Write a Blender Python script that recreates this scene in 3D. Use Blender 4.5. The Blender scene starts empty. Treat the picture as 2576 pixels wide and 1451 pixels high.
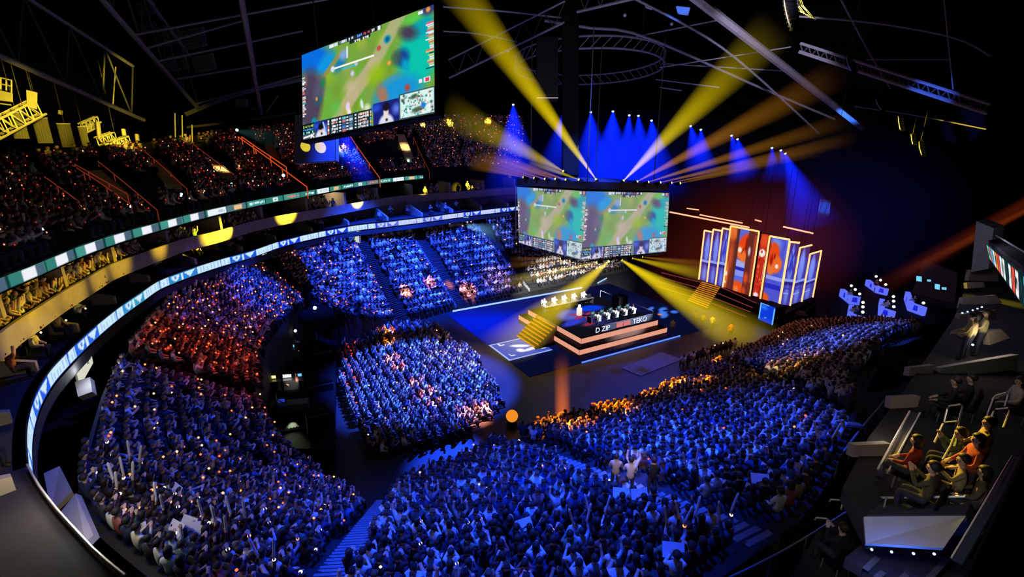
import bpy, bmesh, math, random
import numpy as np
from mathutils import Vector, Matrix, Quaternion

random.seed(7)
rng = np.random.default_rng(11)
scene = bpy.context.scene
COL = scene.collection
PI = math.pi

# ------------------------------------------------------------------ camera
FPX, TH, H = 1250.0, math.radians(17.0), 21.0
CX, CY = 1288.0, 725.5
CAM = Vector((0.0, 0.0, H))
FW = Vector((0, math.cos(TH), -math.sin(TH)))
UP = Vector((0, math.sin(TH), math.cos(TH)))
cd = bpy.data.cameras.new('camera')
cam = bpy.data.objects.new('camera', cd)
COL.objects.link(cam)
cam.location = CAM
cam.rotation_euler = (PI / 2 - TH, 0, 0)
cd.sensor_fit = 'HORIZONTAL'
cd.sensor_width = 36.0
cd.lens = FPX / 2576.0 * 36.0
cd.clip_start, cd.clip_end = 0.1, 600
scene.camera = cam
scene.view_settings.view_transform = 'Standard'
scene.cycles.max_bounces = 5
scene.cycles.diffuse_bounces = 1
scene.cycles.glossy_bounces = 2
scene.cycles.transparent_max_bounces = 16
scene.cycles.volume_bounces = 0
scene.cycles.caustics_reflective = False
scene.cycles.caustics_refractive = False
scene.cycles.sample_clamp_indirect = 3.0


def ray(px, py):
    return FW + Vector(((px - CX) / FPX, 0, 0)) + UP * ((CY - py) / FPX)


def P(px, py, drop):
    """the place seen at a pixel, a given number of metres under eye level"""
    d = ray(px, py)
    return CAM + d * (drop / -d.z)


def PT(px, py, t):
    return CAM + ray(px, py) * t


def proj(p):
    q = Vector(p) - CAM
    t = q.dot(FW)
    return (CX + FPX * q.x / t, CY - FPX * q.dot(UP) / t, t)


def lin(c):
    c = np.asarray(c, dtype=float) / 255.0
    return np.where(c <= 0.04045, c / 12.92, ((c + 0.055) / 1.055) ** 2.4)


def L3(r, g, b):
    return tuple(float(x) for x in lin((r, g, b)))


# ------------------------------------------------------------------ tags and links
def tag(o, label=None, cat=None, group=None, kind=None):
    if label: o['label'] = label
    if cat: o['category'] = cat
    if group: o['group'] = group
    if kind: o['kind'] = kind
    return o


def link(o, parent=None):
    COL.objects.link(o)
    if parent is not None:
        o.parent = parent
    return o


def thing(name, loc, label, cat, group=None, rot=None, kind=None):
    o = bpy.data.objects.new(name, None)
    o.empty_display_size = 0.2
    COL.objects.link(o)
    o.location = loc
    if rot is not None:
        o.rotation_euler = rot
    return tag(o, label, cat, group, kind)


def dup(root, label=None, group=None):
    r = root.copy(); COL.objects.link(r)
    if label: r['label'] = label
    if group: r['group'] = group
    for ch in list(root.children):
        c = ch.copy(); COL.objects.link(c); c.parent = r
        c.matrix_parent_inverse = ch.matrix_parent_inverse.copy()
        for g in list(ch.children):
            d = g.copy(); COL.objects.link(d); d.parent = c
            d.matrix_parent_inverse = g.matrix_parent_inverse.copy()
    return r


# ------------------------------------------------------------------ materials
def new_mat(name):
    m = bpy.data.materials.new(name)
    m.use_nodes = True
    nt = m.node_tree
    for n in list(nt.nodes):
        nt.nodes.remove(n)
    out = nt.nodes.new('ShaderNodeOutputMaterial')
    return m, nt, out


def surf(name, col, rough=0.6, metal=0.0, noise=0.25, scale=3.0, spec=0.4):
    """painted / plain surface with a little procedural unevenness"""
    m, nt, out = new_mat(name)
    b = nt.nodes.new('ShaderNodeBsdfPrincipled')
    b.inputs['Roughness'].default_value = rough
    b.inputs['Metallic'].default_value = metal
    b.inputs['Specular IOR Level'].default_value = spec
    tc = nt.nodes.new('ShaderNodeTexCoord')
    nz = nt.nodes.new('ShaderNodeTexNoise')
    nz.inputs['Scale'].default_value = scale
    nz.inputs['Detail'].default_value = 3
    mix = nt.nodes.new('ShaderNodeMix'); mix.data_type = 'RGBA'
    c = [x for x in col]
    mix.inputs[6].default_value = (c[0] * (1 - noise), c[1] * (1 - noise), c[2] * (1 - noise), 1)
    mix.inputs[7].default_value = (min(1, c[0] * (1 + noise)), min(1, c[1] * (1 + noise)), min(1, c[2] * (1 + noise)), 1)
    nt.links.new(tc.outputs['Object'], nz.inputs['Vector'])
    nt.links.new(nz.outputs['Fac'], mix.inputs[0])
    nt.links.new(mix.outputs[2], b.inputs['Base Color'])
    nt.links.new(b.outputs[0], out.inputs['Surface'])
    return m


def emit(name, col, strength, sample=False):
    m, nt, out = new_mat(name)
    e = nt.nodes.new('ShaderNodeEmission')
    e.inputs['Color'].default_value = (*col, 1)
    e.inputs['Strength'].default_value = strength
    nt.links.new(e.outputs[0], out.inputs['Surface'])
    m.cycles.emission_sampling = 'AUTO' if sample else 'NONE'
    return m


def emit_attr(name, strength, attr='paint'):
    """LED surface: glows with the colours carried by its own pixels (vertices)"""
    m, nt, out = new_mat(name)
    a = nt.nodes.new('ShaderNodeAttribute'); a.attribute_name = attr
    e = nt.nodes.new('ShaderNodeEmission')
    e.inputs['Strength'].default_value = strength
    nt.links.new(a.outputs['Color'], e.inputs['Color'])
    nt.links.new(e.outputs[0], out.inputs['Surface'])
    m.cycles.emission_sampling = 'NONE'
    return m


def cloth_attr(name, rough=0.8, obcol=False):
    """people: clothes, skin and hair by vertex colour; obcol tints the clothes with the object's own colour"""
    m, nt, out = new_mat(name)
    b = nt.nodes.new('ShaderNodeBsdfPrincipled')
    b.inputs['Roughness'].default_value = rough
    b.inputs['Specular IOR Level'].default_value = 0.25
    a = nt.nodes.new('ShaderNodeAttribute'); a.attribute_name = 'paint'
    if obcol:
        oi = nt.nodes.new('ShaderNodeObjectInfo')
        mix = nt.nodes.new('ShaderNodeMix'); mix.data_type = 'RGBA'
        nt.links.new(a.outputs['Alpha'], mix.inputs[0])
        nt.links.new(oi.outputs['Color'], mix.inputs[6])
        nt.links.new(a.outputs['Color'], mix.inputs[7])
        nt.links.new(mix.outputs[2], b.inputs['Base Color'])
    else:
        nt.links.new(a.outputs['Color'], b.inputs['Base Color'])
    nt.links.new(b.outputs[0], out.inputs['Surface'])
    return m


M = {}
M['black'] = surf('black_paint', (0.005, 0.005, 0.006), 0.8, spec=.1)
M['shell'] = surf('dark_shell', (0.010, 0.009, 0.012), 0.95, spec=0.05)
M['floor'] = surf('arena_floor', (0.026, 0.025, 0.028), 0.45, scale=0.6)
M['terrace'] = surf('terrace_concrete', (0.018, 0.018, 0.022), 0.85, scale=1.2)
M['stair'] = surf('stair_concrete', (0.20, 0.20, 0.22), 0.75, scale=2)
M['taupe'] = surf('taupe_plaster', (0.36, 0.31, 0.25), 0.7, scale=1.5)
M['greywall'] = surf('grey_plaster', (0.42, 0.41, 0.38), 0.7, scale=1.5)
M['suitefloor'] = surf('suite_carpet', (0.03, 0.028, 0.03), 0.9)
M['steel'] = surf('grey_steel', (0.30, 0.29, 0.32), 0.45, 0.4)
M['truss'] = surf('roof_steel', (0.34, 0.33, 0.36), 0.6, 0.1)
M['rail'] = surf('rail_steel', (0.62, 0.62, 0.62), 0.35, 0.5)
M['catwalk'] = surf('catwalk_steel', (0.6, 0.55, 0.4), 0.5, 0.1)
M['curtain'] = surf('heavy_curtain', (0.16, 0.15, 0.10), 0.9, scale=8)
M['chair'] = surf('gaming_chair_vinyl', (0.36, 0.42, 0.55), 0.5)
M['desk'] = surf('desk_laminate', (0.03, 0.03, 0.035), 0.4)
M['peach'] = emit('peach_led', L3(246, 168, 140), 0.85)
M['brown'] = surf('stage_fascia', (0.14, 0.065, 0.055), 0.6)
M['blue_line'] = emit('blue_led_line', L3(90, 130, 255), 1.3)
M['ice_line'] = emit('ice_led_line', L3(150, 185, 255), 1.4)
M['orange_step'] = emit('orange_step_led', L3(225, 140, 30), 0.8)
M['frame_glow'] = emit('warm_frame_led', L3(255, 190, 120), 1.6)
M['red_tube'] = emit('hot_tube_led', L3(255, 150, 110), 2.2)
M['pink_edge'] = emit('pink_edge_led', L3(190, 70, 80), 0.8)
M['white_lamp'] = emit('white_lamp', (1.0, 1.0, 1.0), 4.0)
M['cyan_lamp'] = emit('cyan_lamp', L3(190, 255, 245), 3.0)
M['blue_lamp'] = emit('blue_lamp', L3(150, 190, 255), 4.0)
M['yellow_lamp'] = emit('yellow_lamp', L3(255, 235, 110), 3.0)
M['orange_lamp'] = emit('orange_lamp', L3(255, 150, 40), 2.5)
M['red_lamp'] = emit('red_lamp', L3(255, 80, 20), 3.0)
M['glow_band'] = emit('glow_band', L3(255, 150, 90), 2.2)
M['led'] = emit_attr('led_pixels', 1.0)
M['led_dim'] = emit_attr('led_pixels_dim', 0.8)
M['people'] = cloth_attr('people_cloth')
M['person'] = cloth_attr('person_cloth', obcol=True)
M['hair'] = surf('hair', (0.02, 0.015, 0.012), 0.6)
M['paper'] = surf('white_card', (0.75, 0.75, 0.75), 0.7)
M['cable'] = surf('black_cable', (0.02, 0.02, 0.02), 0.6)
M['blue_strip'] = emit('blue_strip', L3(30, 70, 210), 0.8)
M['desk_blue'] = emit('desk_blue_led', L3(95, 110, 250), 1.0)
M['desk_blue2'] = emit('desk_deep_blue_led', L3(30, 40, 220), 0.9)
M['cyan_screen'] = emit('cyan_screen', L3(120, 215, 250), 1.0)
M['white_text'] = emit('white_letter', L3(225, 235, 255), 1.2)
M['pink_text'] = emit('pink_letter', L3(230, 130, 130), 0.9)


# ------------------------------------------------------------------ mesh building
class MB:
    def __init__(self):
        self.v, self.f = [], []

    def quad(self, a, b, c, d):
        n = len(self.v)
        self.v += [tuple(a), tuple(b), tuple(c), tuple(d)]
        self.f.append((n, n + 1, n + 2, n + 3))

    def poly(self, pts):
        n = len(self.v)
        self.v += [tuple(p) for p in pts]
        self.f.append(tuple(range(n, n + len(pts))))

    def prism(self, pts, dz):
        """polygon pts (3-D, roughly level) extruded by the vector dz"""
        dz = Vector(dz)
        n = len(self.v); k = len(pts)
        self.v += [tuple(p) for p in pts] + [tuple(Vector(p) + dz) for p in pts]
        self.f.append(tuple(range(n + k - 1, n - 1, -1)))
        self.f.append(tuple(range(n + k, n + 2 * k)))
        for i in range(k):
            j = (i + 1) % k
            self.f.append((n + i, n + j, n + k + j, n + k + i))

    def box(self, c, sx, sy, sz, rot=None, bev=0.0):
        c = Vector(c)
        bm = bmesh.new()
        bmesh.ops.create_cube(bm, size=1.0)
        for v in bm.verts:
            v.co = Vector((v.co.x * sx, v.co.y * sy, v.co.z * sz))
        if bev:
            bmesh.ops.bevel(bm, geom=bm.edges[:], offset=bev, segments=2, affect='EDGES')
        R = rot if rot is not None else Matrix.Identity(3)
        n = len(self.v)
        bm.verts.index_update()
        self.v += [tuple(c + R @ v.co) for v in bm.verts]
        self.f += [tuple(n + v.index for v in f.verts) for f in bm.faces]
        bm.free()

    def tube(self, pts, r, seg=6, closed=False):
        pts = [Vector(p) for p in pts]
        n0 = len(self.v); K = len(pts)
        rr = r if isinstance(r, (list, tuple)) else [r] * K
        for i, p in enumerate(pts):
            a = pts[i - 1] if (i > 0 or closed) else p
            b = pts[(i + 1) % K] if (i < K - 1 or closed) else p
            t = (b - a)
            t = t.normalized() if t.length > 1e-9 else Vector((0, 0, 1))
            ref = Vector((0, 0, 1)) if abs(t.z) < 0.9 else Vector((1, 0, 0))
            x = t.cross(ref).normalized(); y = x.cross(t)
            for k in range(seg):
                w = 2 * PI * k / seg
                self.v.append(tuple(p + (x * math.cos(w) + y * math.sin(w)) * rr[i]))
        for i in range(K if closed else K - 1):
            j = (i + 1) % K
            for k in range(seg):
                l = (k + 1) % seg
                self.f.append((n0 + i * seg + k, n0 + i * seg + l, n0 + j * seg + l, n0 + j * seg + k))
        if not closed:
            self.f.append(tuple(n0 + k for k in range(seg - 1, -1, -1)))
            self.f.append(tuple(n0 + (K - 1) * seg + k for k in range(seg)))

    def ball(self, c, r, seg=8, rings=6, sc=(1, 1, 1)):
        c = Vector(c); n0 = len(self.v)
        self.v.append(tuple(c + Vector((0, 0, r * sc[2]))))
        for i in range(1, rings):
            th = PI * i / rings
            for k in range(seg):
                w = 2 * PI * k / seg
                self.v.append(tuple(c + Vector((r * sc[0] * math.sin(th) * math.cos(w), r * sc[1] * math.sin(th) * math.sin(w), r * sc[2] * math.cos(th)))))
        self.v.append(tuple(c - Vector((0, 0, r * sc[2]))))
        last = len(self.v) - 1
        for k in range(seg):
            l = (k + 1) % seg
            self.f.append((n0, n0 + 1 + k, n0 + 1 + l))
            for i in range(rings - 2):
                a = n0 + 1 + i * seg
                self.f.append((a + k, a + seg + k, a + seg + l, a + l))
            a = n0 + 1 + (rings - 2) * seg
            self.f.append((a + k, last, a + l))

    def lattice(self, a, b, w, n, r, up=Vector((0, 0, 1)), rc=None):
        """box truss from a to b, section w, n bays"""
        a, b = Vector(a), Vector(b)
        t = (b - a).normalized()
        x = t.cross(up)
        x = x.normalized() if x.length > 1e-4 else Vector((1, 0, 0))
        y = x.cross(t)
        cs = [(x * sx + y * sy) * (w / 2) for sx, sy in ((-1, -1), (1, -1), (1, 1), (-1, 1))]
        rc = rc or r * 1.5
        for c in cs:
            self.tube([a + c, b + c], rc, 5)
        for i in range(n):
            p0 = a.lerp(b, i / n); p1 = a.lerp(b, (i + 1) / n)
            for k in range(4):
                l = (k + 1) % 4
                self.tube([p0 + cs[k], p1 + cs[l]] if i % 2 else [p0 + cs[l], p1 + cs[k]], r, 4)

    def mesh(self, name):
        me = bpy.data.meshes.new(name)
        me.from_pydata(self.v, [], self.f)
        me.validate()
        return me

    def build(self, name, mat, parent=None, smooth=False, local=None, fix=False):
        if local is not None:
            o3 = Vector(local)
            self.v = [tuple(Vector(v) - o3) for v in self.v]
        me = self.mesh(name)
        if fix:
            bm = bmesh.new(); bm.from_mesh(me); bmesh.ops.recalc_face_normals(bm, faces=bm.faces[:]); bm.to_mesh(me); bm.free()
        me.materials.append(M[mat] if isinstance(mat, str) else mat)
        if smooth:
            me.polygons.foreach_set('use_smooth', [True] * len(me.polygons))
        o = bpy.data.objects.new(name, me)
        link(o, parent)
        if local is not None and parent is None:
            o.location = local
        return o


def set_paint(me, arr):
    """arr: (nverts, 3 or 4) linear colours"""
    at = me.color_attributes.new('paint', 'FLOAT_COLOR', 'POINT')
    a = np.ones((len(me.vertices), 4), dtype=np.float32)
    a[:, :arr.shape[1]] = arr
    at.data.foreach_set('color', a.ravel())


def grid_mesh(name, pts, img, flip=False):
    """pts: (h,w,3) world points; img: (h,w,3) sRGB 0..255 colours"""
    h, w = pts.shape[:2]
    idx = np.arange(h * w).reshape(h, w)
    q = np.stack([idx[:-1, :-1], idx[1:, :-1], idx[1:, 1:], idx[:-1, 1:]], -1).reshape(-1, 4)
    if flip: q = q[:, ::-1]
    me = bpy.data.meshes.new(name)
    me.vertices.add(h * w)
    me.vertices.foreach_set('co', pts.reshape(-1).astype(np.float32))
    me.loops.add(q.size)
    me.loops.foreach_set('vertex_index', q.reshape(-1).astype(np.int32))
    me.polygons.add(len(q))
    me.polygons.foreach_set('loop_start', np.arange(0, q.size, 4, dtype=np.int32))
    me.update(calc_edges=True)
    set_paint(me, lin(np.clip(img.reshape(-1, 3), 0, 255)))
    return me


def patch_pts(tl, tr, br, bl, w, h):
    u = np.linspace(0, 1, w)[None, :, None]; v = np.linspace(0, 1, h)[:, None, None]
    tl, tr, br, bl = [np.array(p)[None, None, :] for p in (tl, tr, br, bl)]
    return (tl * (1 - u) + tr * u) * (1 - v) + (bl * (1 - u) + br * u) * v


class Img:
    def __init__(s, w, h, c=(0, 0, 0)):
        s.w, s.h = w, h
        s.a = np.zeros((h, w, 3)) + np.array(c, float)
        s.x = (np.arange(w)[None, :] + 0.5) / w + np.zeros((h, 1))
        s.y = (np.arange(h)[:, None] + 0.5) / h + np.zeros((1, w))

    def put(s, m, c):
        m = np.clip(m, 0, 1)[..., None]
        s.a = s.a * (1 - m) + np.array(c, float) * m

    def blob(s, cx, cy, rx, ry, c, ang=0, soft=0.5, al=1.0):
        ca, sa = math.cos(ang), math.sin(ang)
        asp = s.w / s.h
        dx, dy = (s.x - cx) * asp, s.y - cy
        u = (dx * ca + dy * sa) / (rx * asp); v = (-dx * sa + dy * ca) / ry
        d = np.sqrt(u * u + v * v)
        s.put(al * np.clip((1 - d) / max(soft, 1e-3) , 0, 1), c)

    def rect(s, x0, y0, x1, y1, c, al=1.0):
        s.put(al * ((s.x >= x0) & (s.x < x1) & (s.y >= y0) & (s.y < y1)), c)

    def line(s, x0, y0, x1, y1, wd, c, al=1.0):
        asp = s.w / s.h
        ax, ay, bx, by = x0 * asp, y0, x1 * asp, y1
        px, py = s.x * asp, s.y
        t = np.clip(((px - ax) * (bx - ax) + (py - ay) * (by - ay)) / ((bx - ax) ** 2 + (by - ay) ** 2 + 1e-9), 0, 1)
        d = np.hypot(px - ax - t * (bx - ax), py - ay - t * (by - ay))
        s.put(al * np.clip((wd - d) / (0.35 * wd) , 0, 1), c)

    def text(s, x0, y0, x1, y1, c, n, seed=0, fill=0.6):
        """small unreadable glyph bars"""
        r = random.Random(seed)
        st = (x1 - x0) / n
        for i in range(n):
            if r.random() < fill:
                s.rect(x0 + i * st, y0 + (y1 - y0) * r.choice([0, 0, .2]), x0 + (i + r.uniform(.5, .95)) * st, y1 - (y1 - y0) * r.choice([0, 0, .25]), c)


def catmull(pts, n):
    """n samples of a smooth curve through pts (arrays of any dimension), with the parameter of each"""
    p = np.array(pts, float)
    K = len(p)
    out = []
    for s in np.linspace(0, K - 1, n):
        i = min(int(s), K - 2); t = s - i
        p0 = p[max(i - 1, 0)]; p1 = p[i]; p2 = p[i + 1]; p3 = p[min(i + 2, K - 1)]
        out.append(0.5 * ((2 * p1) + (-p0 + p2) * t + (2 * p0 - 5 * p1 + 4 * p2 - p3) * t * t + (-p0 + 3 * p1 - 3 * p2 + p3) * t ** 3))
    return np.array(out)


def resample(c, step):
    d = np.r_[0, np.cumsum(np.linalg.norm(np.diff(c, axis=0), axis=1))]
    n = max(2, int(round(d[-1] / step)) + 1)
    s = np.linspace(0, d[-1], n)
    return np.stack([np.interp(s, d, c[:, k]) for k in range(c.shape[1])], 1), s


def offset2d(c, dist):
    """curve moved sideways in plan; positive = left of its direction"""
    t = np.gradient(c[:, :2], axis=0)
    t /= np.linalg.norm(t, axis=1)[:, None] + 1e-9
    o = c.copy()
    o[:, 0] += -t[:, 1] * dist
    o[:, 1] += t[:, 0] * dist
    return o


def strip(mb, a, b):
    for i in range(len(a) - 1):
        mb.quad(a[i], b[i], b[i + 1], a[i + 1])


def spot(name, loc, target, col, power, angle, blend=0.5, radius=0.3):
    l = bpy.data.lights.new(name, 'SPOT')
    l.energy = power; l.color = col; l.spot_size = math.radians(angle); l.spot_blend = blend
    l.shadow_soft_size = radius
    o = bpy.data.objects.new(name, l); COL.objects.link(o)
    o.location = loc
    o.rotation_euler = (Vector(target) - Vector(loc)).to_track_quat('-Z', 'Y').to_euler()
    return o


def point(name, loc, col, power, radius=0.5):
    l = bpy.data.lights.new(name, 'POINT')
    l.energy = power; l.color = col; l.shadow_soft_size = radius
    o = bpy.data.objects.new(name, l); COL.objects.link(o); o.location = loc
    return o
# =================================================================== SHELL
def struct(o, label=None, cat=None):
    return tag(o, label, cat, None, 'structure')


mb = MB(); mb.box((0, 50, -0.25), 300, 300, 0.5)
struct(mb.build('floor', 'floor'), 'dark arena floor around the stage', 'floor')
mb = MB()
N = 48
ringp = [(130 * math.cos(2 * PI * k / N) + 5, 45 + 130 * math.sin(2 * PI * k / N)) for k in range(N)]
for k in range(N):
    a, b = ringp[k], ringp[(k + 1) % N]
    mb.quad((*a, 0), (*a, H + 34), (*b, H + 34), (*b, 0))
struct(mb.build('wall_round', 'shell'), 'unlit black outer wall of the arena bowl', 'wall')
mb = MB()
for k in range(N):
    a, b = ringp[k], ringp[(k + 1) % N]
    mb.poly([(*a, H + 34), (5, 45, H + 40), (*b, H + 34)])
struct(mb.build('ceiling', 'shell'), 'unlit black roof high above the trusses', 'ceiling')

# =================================================================== SEATING SURFACES
class Bowl:
    """ruled seating surface between a front line and a back line"""
    def __init__(s, st, rows, n=240):
        s.R = rows
        s.F = catmull([tuple(a) for a, b in st], n)
        s.B = catmull([tuple(b) for a, b in st], n)
        s.n = n; s.K = len(st)
        vs = np.linspace(0, 1, 60)
        g = s.F[None] * (1 - vs[:, None, None]) + s.B[None] * vs[:, None, None]
        s.g = g.reshape(-1, 3)
        q = s.g - np.array(CAM)
        t = q @ np.array(FW)
        s.px = CX + FPX * q[:, 0] / t; s.py = CY - FPX * (q @ np.array(UP)) / t
        s.ok = t > 0.5

    def at(s, si, v):
        """si: station index (float)"""
        k = si / (s.K - 1) * (s.n - 1)
        i = min(int(k), s.n - 2); f = k - i
        a = s.F[i] * (1 - f) + s.F[i + 1] * f; b = s.B[i] * (1 - f) + s.B[i + 1] * f
        return Vector(a * (1 - v) + b * v)

    def on(s, px, py, dz=0.0):
        d = (s.px - px) ** 2 + (s.py - py) ** 2 + np.where(s.ok, 0, 1e9)
        p = Vector(s.g[int(np.argmin(d))])
        # slide along the viewing ray to the same distance so that the pixel is met exactly
        t = (p - CAM).dot(FW)
        return PT(px, py, t) + Vector((0, 0, dz))

    def terrace(s, name, mat, lo=0.0, hi=1.0, step=3, bench=0.42):
        mb = MB()
        ii = list(range(int(lo * (s.n - 1)), int(hi * (s.n - 1)) + 1, step))
        for j in range(s.R):
            v0, vm, v1 = j / s.R, (j + 0.55) / s.R, (j + 1) / s.R
            pr = []
            for i in ii:
                F, B = s.F[i], s.B[i]
                a, m_, b = F * (1 - v0) + B * v0, F * (1 - vm) + B * vm, F * (1 - v1) + B * v1
                z0, z1 = a[2], b[2]
                zb = min(z0 + bench, max(z1, z0))
                pr.append([(a[0], a[1], z0), (m_[0], m_[1], z0), (m_[0], m_[1], zb), (b[0], b[1], zb), (b[0], b[1], z1)])
            for k in range(len(pr) - 1):
                for e in range(4):
                    mb.quad(pr[k][e], pr[k][e + 1], pr[k + 1][e + 1], pr[k + 1][e])
        # front wall down to the floor
        for k in range(len(ii) - 1):
            a, b = s.F[ii[k]], s.F[ii[k + 1]]
            lowz = min(a[2], 0) if name == 'seating_terrace' else a[2] - .4
            mb.quad((a[0], a[1], a[2]), (a[0], a[1], lowz), (b[0], b[1], lowz), (b[0], b[1], b[2]))
        return mb.build(name, mat)


ST = [  # front (px, py, drop), back (px, py, drop)
    ((1580, 672, 20.5), (1440, 535, 11.5)),
    ((1335, 725, 20.5), (1195, 560, 11.5)),
    ((1155, 765, 20.4), (1040, 577, 11.5)),
    ((1005, 800, 19.9), (900, 603, 11.5)),
    ((880, 800, 17.5), (780, 627, 11.5)),
    ((775, 765, 16.0), (655, 660, 11.5)),
    ((700, 815, 15.5), (540, 722, 11.5)),
    ((655, 880, 15.5), (430, 768, 11.5)),
    ((642, 960, 16.0), (340, 862, 11.5)),
    ((655, 1050, 16.5), (272, 960, 11.7)),
    ((700, 1125, 17.2), (230, 1080, 12.0)),
    ((795, 1215, 18.2), (205, 1190, 12.0)),
    ((880, 1265, 19.0), (222, 1320, 12.0)),
    ((945, 1275, 19.3), (600, 1620, 12.0)),
    ((1045, 1222, 19.3), (800, 1720, 12.0)),
    ((1180, 1168, 19.3), (1480, 1640, 12.0)),
    ((1275, 1114, 19.3), (1930, 1372, 12.0)),
    ((1420, 1072, 19.3), (1965, 1340, 12.0)),
    ((1620, 1018, 19.3), (2020, 1300, 12.0)),
    ((1770, 945, 19.3), (2105, 1170, 12.0)),
    ((1900, 885, 19.3), (2190, 960, 12.0)),
    ((2010, 832, 19.3), (2250, 880, 12.2)),
    ((2140, 825, 19.3), (2330, 845, 13.0)),
]
bowl = Bowl([(P(*f), P(*b)) for f, b in ST], 22, 320)
struct(bowl.terrace('seating_terrace', 'terrace'), 'dark stepped seating bowl under the seated crowd', 'terrace')
# a dark slab closes the bowl behind its last row
mb = MB()
LOWB = [Vector(b) for b in bowl.B[::4]]

URpx = [(-420, 985), (-260, 850), (-120, 775), (0, 718), (90, 681), (200, 634), (300, 599), (400, 570), (500, 543), (600, 520), (700, 500), (800, 482), (900, 464), (1000, 451), (1100, 442), (1215, 434), (1340, 428)]
ury = lambda x: float(np.interp(x, [a for a, b in URpx], [b for a, b in URpx]))
DK = [  # upper deck: front (px,py,drop), back (px,py,t)
    ((-300, 880, 4.8), (-300, 460, 25)),
    ((-150, 790, 4.8), (-150, 445, 29)),
    ((0, 706, 4.9), (0, 428, 34)),
    ((200, 625, 4.9), (200, 402, 39)),
    ((400, 563, 4.9), (400, 378, 46)),
    ((600, 513, 4.9), (600, 345, 56)),
    ((760, 482, 4.9), (760, 328, 65)),
    ((900, 456, 4.9), (900, 316, 74)),
    ((1000, 443, 4.9), (1000, 308, 80)),
    ((1150, 430, 4.9), (1150, 300, 90)),
    ((1320, 424, 4.9), (1320, 300, 98)),
]
URX = catmull([tuple(P(x, y, 5.4)) for x, y in URpx], 200)
urq = np.array([proj(q)[0] for q in URX])
def ur_at(x):
    q = np.array([np.interp(x, urq, URX[:, k]) for k in range(3)])
    return Vector((q[0] - .35, q[1] + .15, q[2] + .42))
deck = Bowl([(ur_at(f[0]), PT(*b)) for f, b in DK], 16, 200)
M['deckc'] = surf('deck_concrete', (0.02, 0.017, 0.018), 0.9)
struct(deck.terrace('upper_deck_terrace', 'deckc'), 'dark upper deck terrace behind the teal ribbon board', 'terrace')
# wall behind the upper deck
mb = MB()
for i in range(0, 198, 3):
    a, b = deck.B[i], deck.B[i + 3 if i + 3 < 200 else 199]
    mb.quad(a, (a[0] * 1.01, a[1], a[2] + .8), (b[0] * 1.01, b[1], b[2] + .8), b)
struct(mb.build('wall_left', 'shell'), 'dark wall behind the top row of the upper deck', 'wall')

# =================================================================== RIBBON BOARDS AND SUITES
def sweep(pxs, n=200):
    return catmull([tuple(P(*p)) for p in pxs], n)


LRpx = [(1345, 519), (1240, 531), (1150, 542), (1060, 554), (960, 566), (900, 573), (840, 583), (760, 600), (700, 616), (640, 637), (560, 660), (500, 679),
        (450, 697), (400, 718), (360, 745), (310, 780), (260, 820), (210, 865), (165, 910), (130, 950), (100, 1000), (83, 1050), (75, 1100), (76, 1160), (82, 1212)]
LR2px = [(82, 1212), (110, 1262), (150, 1318), (200, 1375), (260, 1440), (330, 1500)]
URpx = URpx[1:-1]
Mpx = [(-160, 985), (-60, 915), (14, 862), (54, 830), (94, 804), (160, 759), (248, 705), (283, 684), (340, 661), (400, 639), (470, 614), (545, 596), (670, 561), (840, 530), (1005, 502), (1135, 492), (1245, 483), (1330, 477)]
LR = sweep([(x, y, 10.0) for x, y in LRpx], 300)
LR2 = sweep([(x, y, 10.0) for x, y in LR2px], 40)
UR = sweep([(x, y, 5.4) for x, y in URpx], 300)[::-1]
MC = sweep([(x, y, 7.8) for x, y in Mpx], 240)[::-1]

TEAL, TEALD = (70, 165, 150), (35, 95, 90)


def ribbon_image_lower(L, w, h):
    im = Img(w, h, (20, 60, 200))
    u = (np.arange(w) + .5) / w
    # the backing runs from royal blue at the far end to icy cyan in the near corner
    xs = np.array([0, .30, .5, .62, .74, .80, .9, 1.0])
    far = np.array([(30, 70, 215), (28, 62, 225), (20, 60, 225), (40, 120, 215), (60, 160, 195), (50, 110, 225), (40, 95, 235), (60, 130, 230)], float)
    base = np.stack([np.interp(u, xs, far[:, k]) for k in range(3)], 1)
    im.a[:] = base[None]
    white = (205, 235, 250)
    per = 6.4
    n = int(L / per)
    for i in range(n + 1):
        x0 = i * per
        f = lambda m_: (x0 + m_) / L
        wcol = white if i * per / L > .33 else (205, 215, 255)
        if .16 < x0 / L < .30:
            im.rect(f(0), 0, f(per), 1, (120, 130, 240), .75)
        # solid word block with hairline gaps, then chevron, bar and shield
        im.rect(f(0.2), .12, f(1.05), .9, wcol)
        im.rect(f(1.2), .12, f(3.6), .9, wcol)
        r = random.Random(i)
        for k in range(9):
            g = 0.3 + k * .36
            im.rect(f(g), r.choice([.2, .4]), f(g + .09), .8, (150, 185, 240))
        for rr in range(8):
            yy = .2 + rr * .075
            hw = .55 * (1 - rr / 8)
            im.rect(f(4.35 - hw), yy, f(4.35 + hw), yy + .08, wcol)
        im.rect(f(5.05), .15, f(5.3), .88, wcol)
        for rr in range(8):
            yy = .15 + rr * .085
            hw = .38 * (1 if rr < 4 else 1 - (rr - 3) / 6)
            im.rect(f(5.85 - hw), yy, f(5.85 + hw), yy + .09, wcol)
        im.rect(f(5.75), .25, f(5.95), .6, (90, 140, 235))
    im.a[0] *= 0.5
    return im.a


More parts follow.
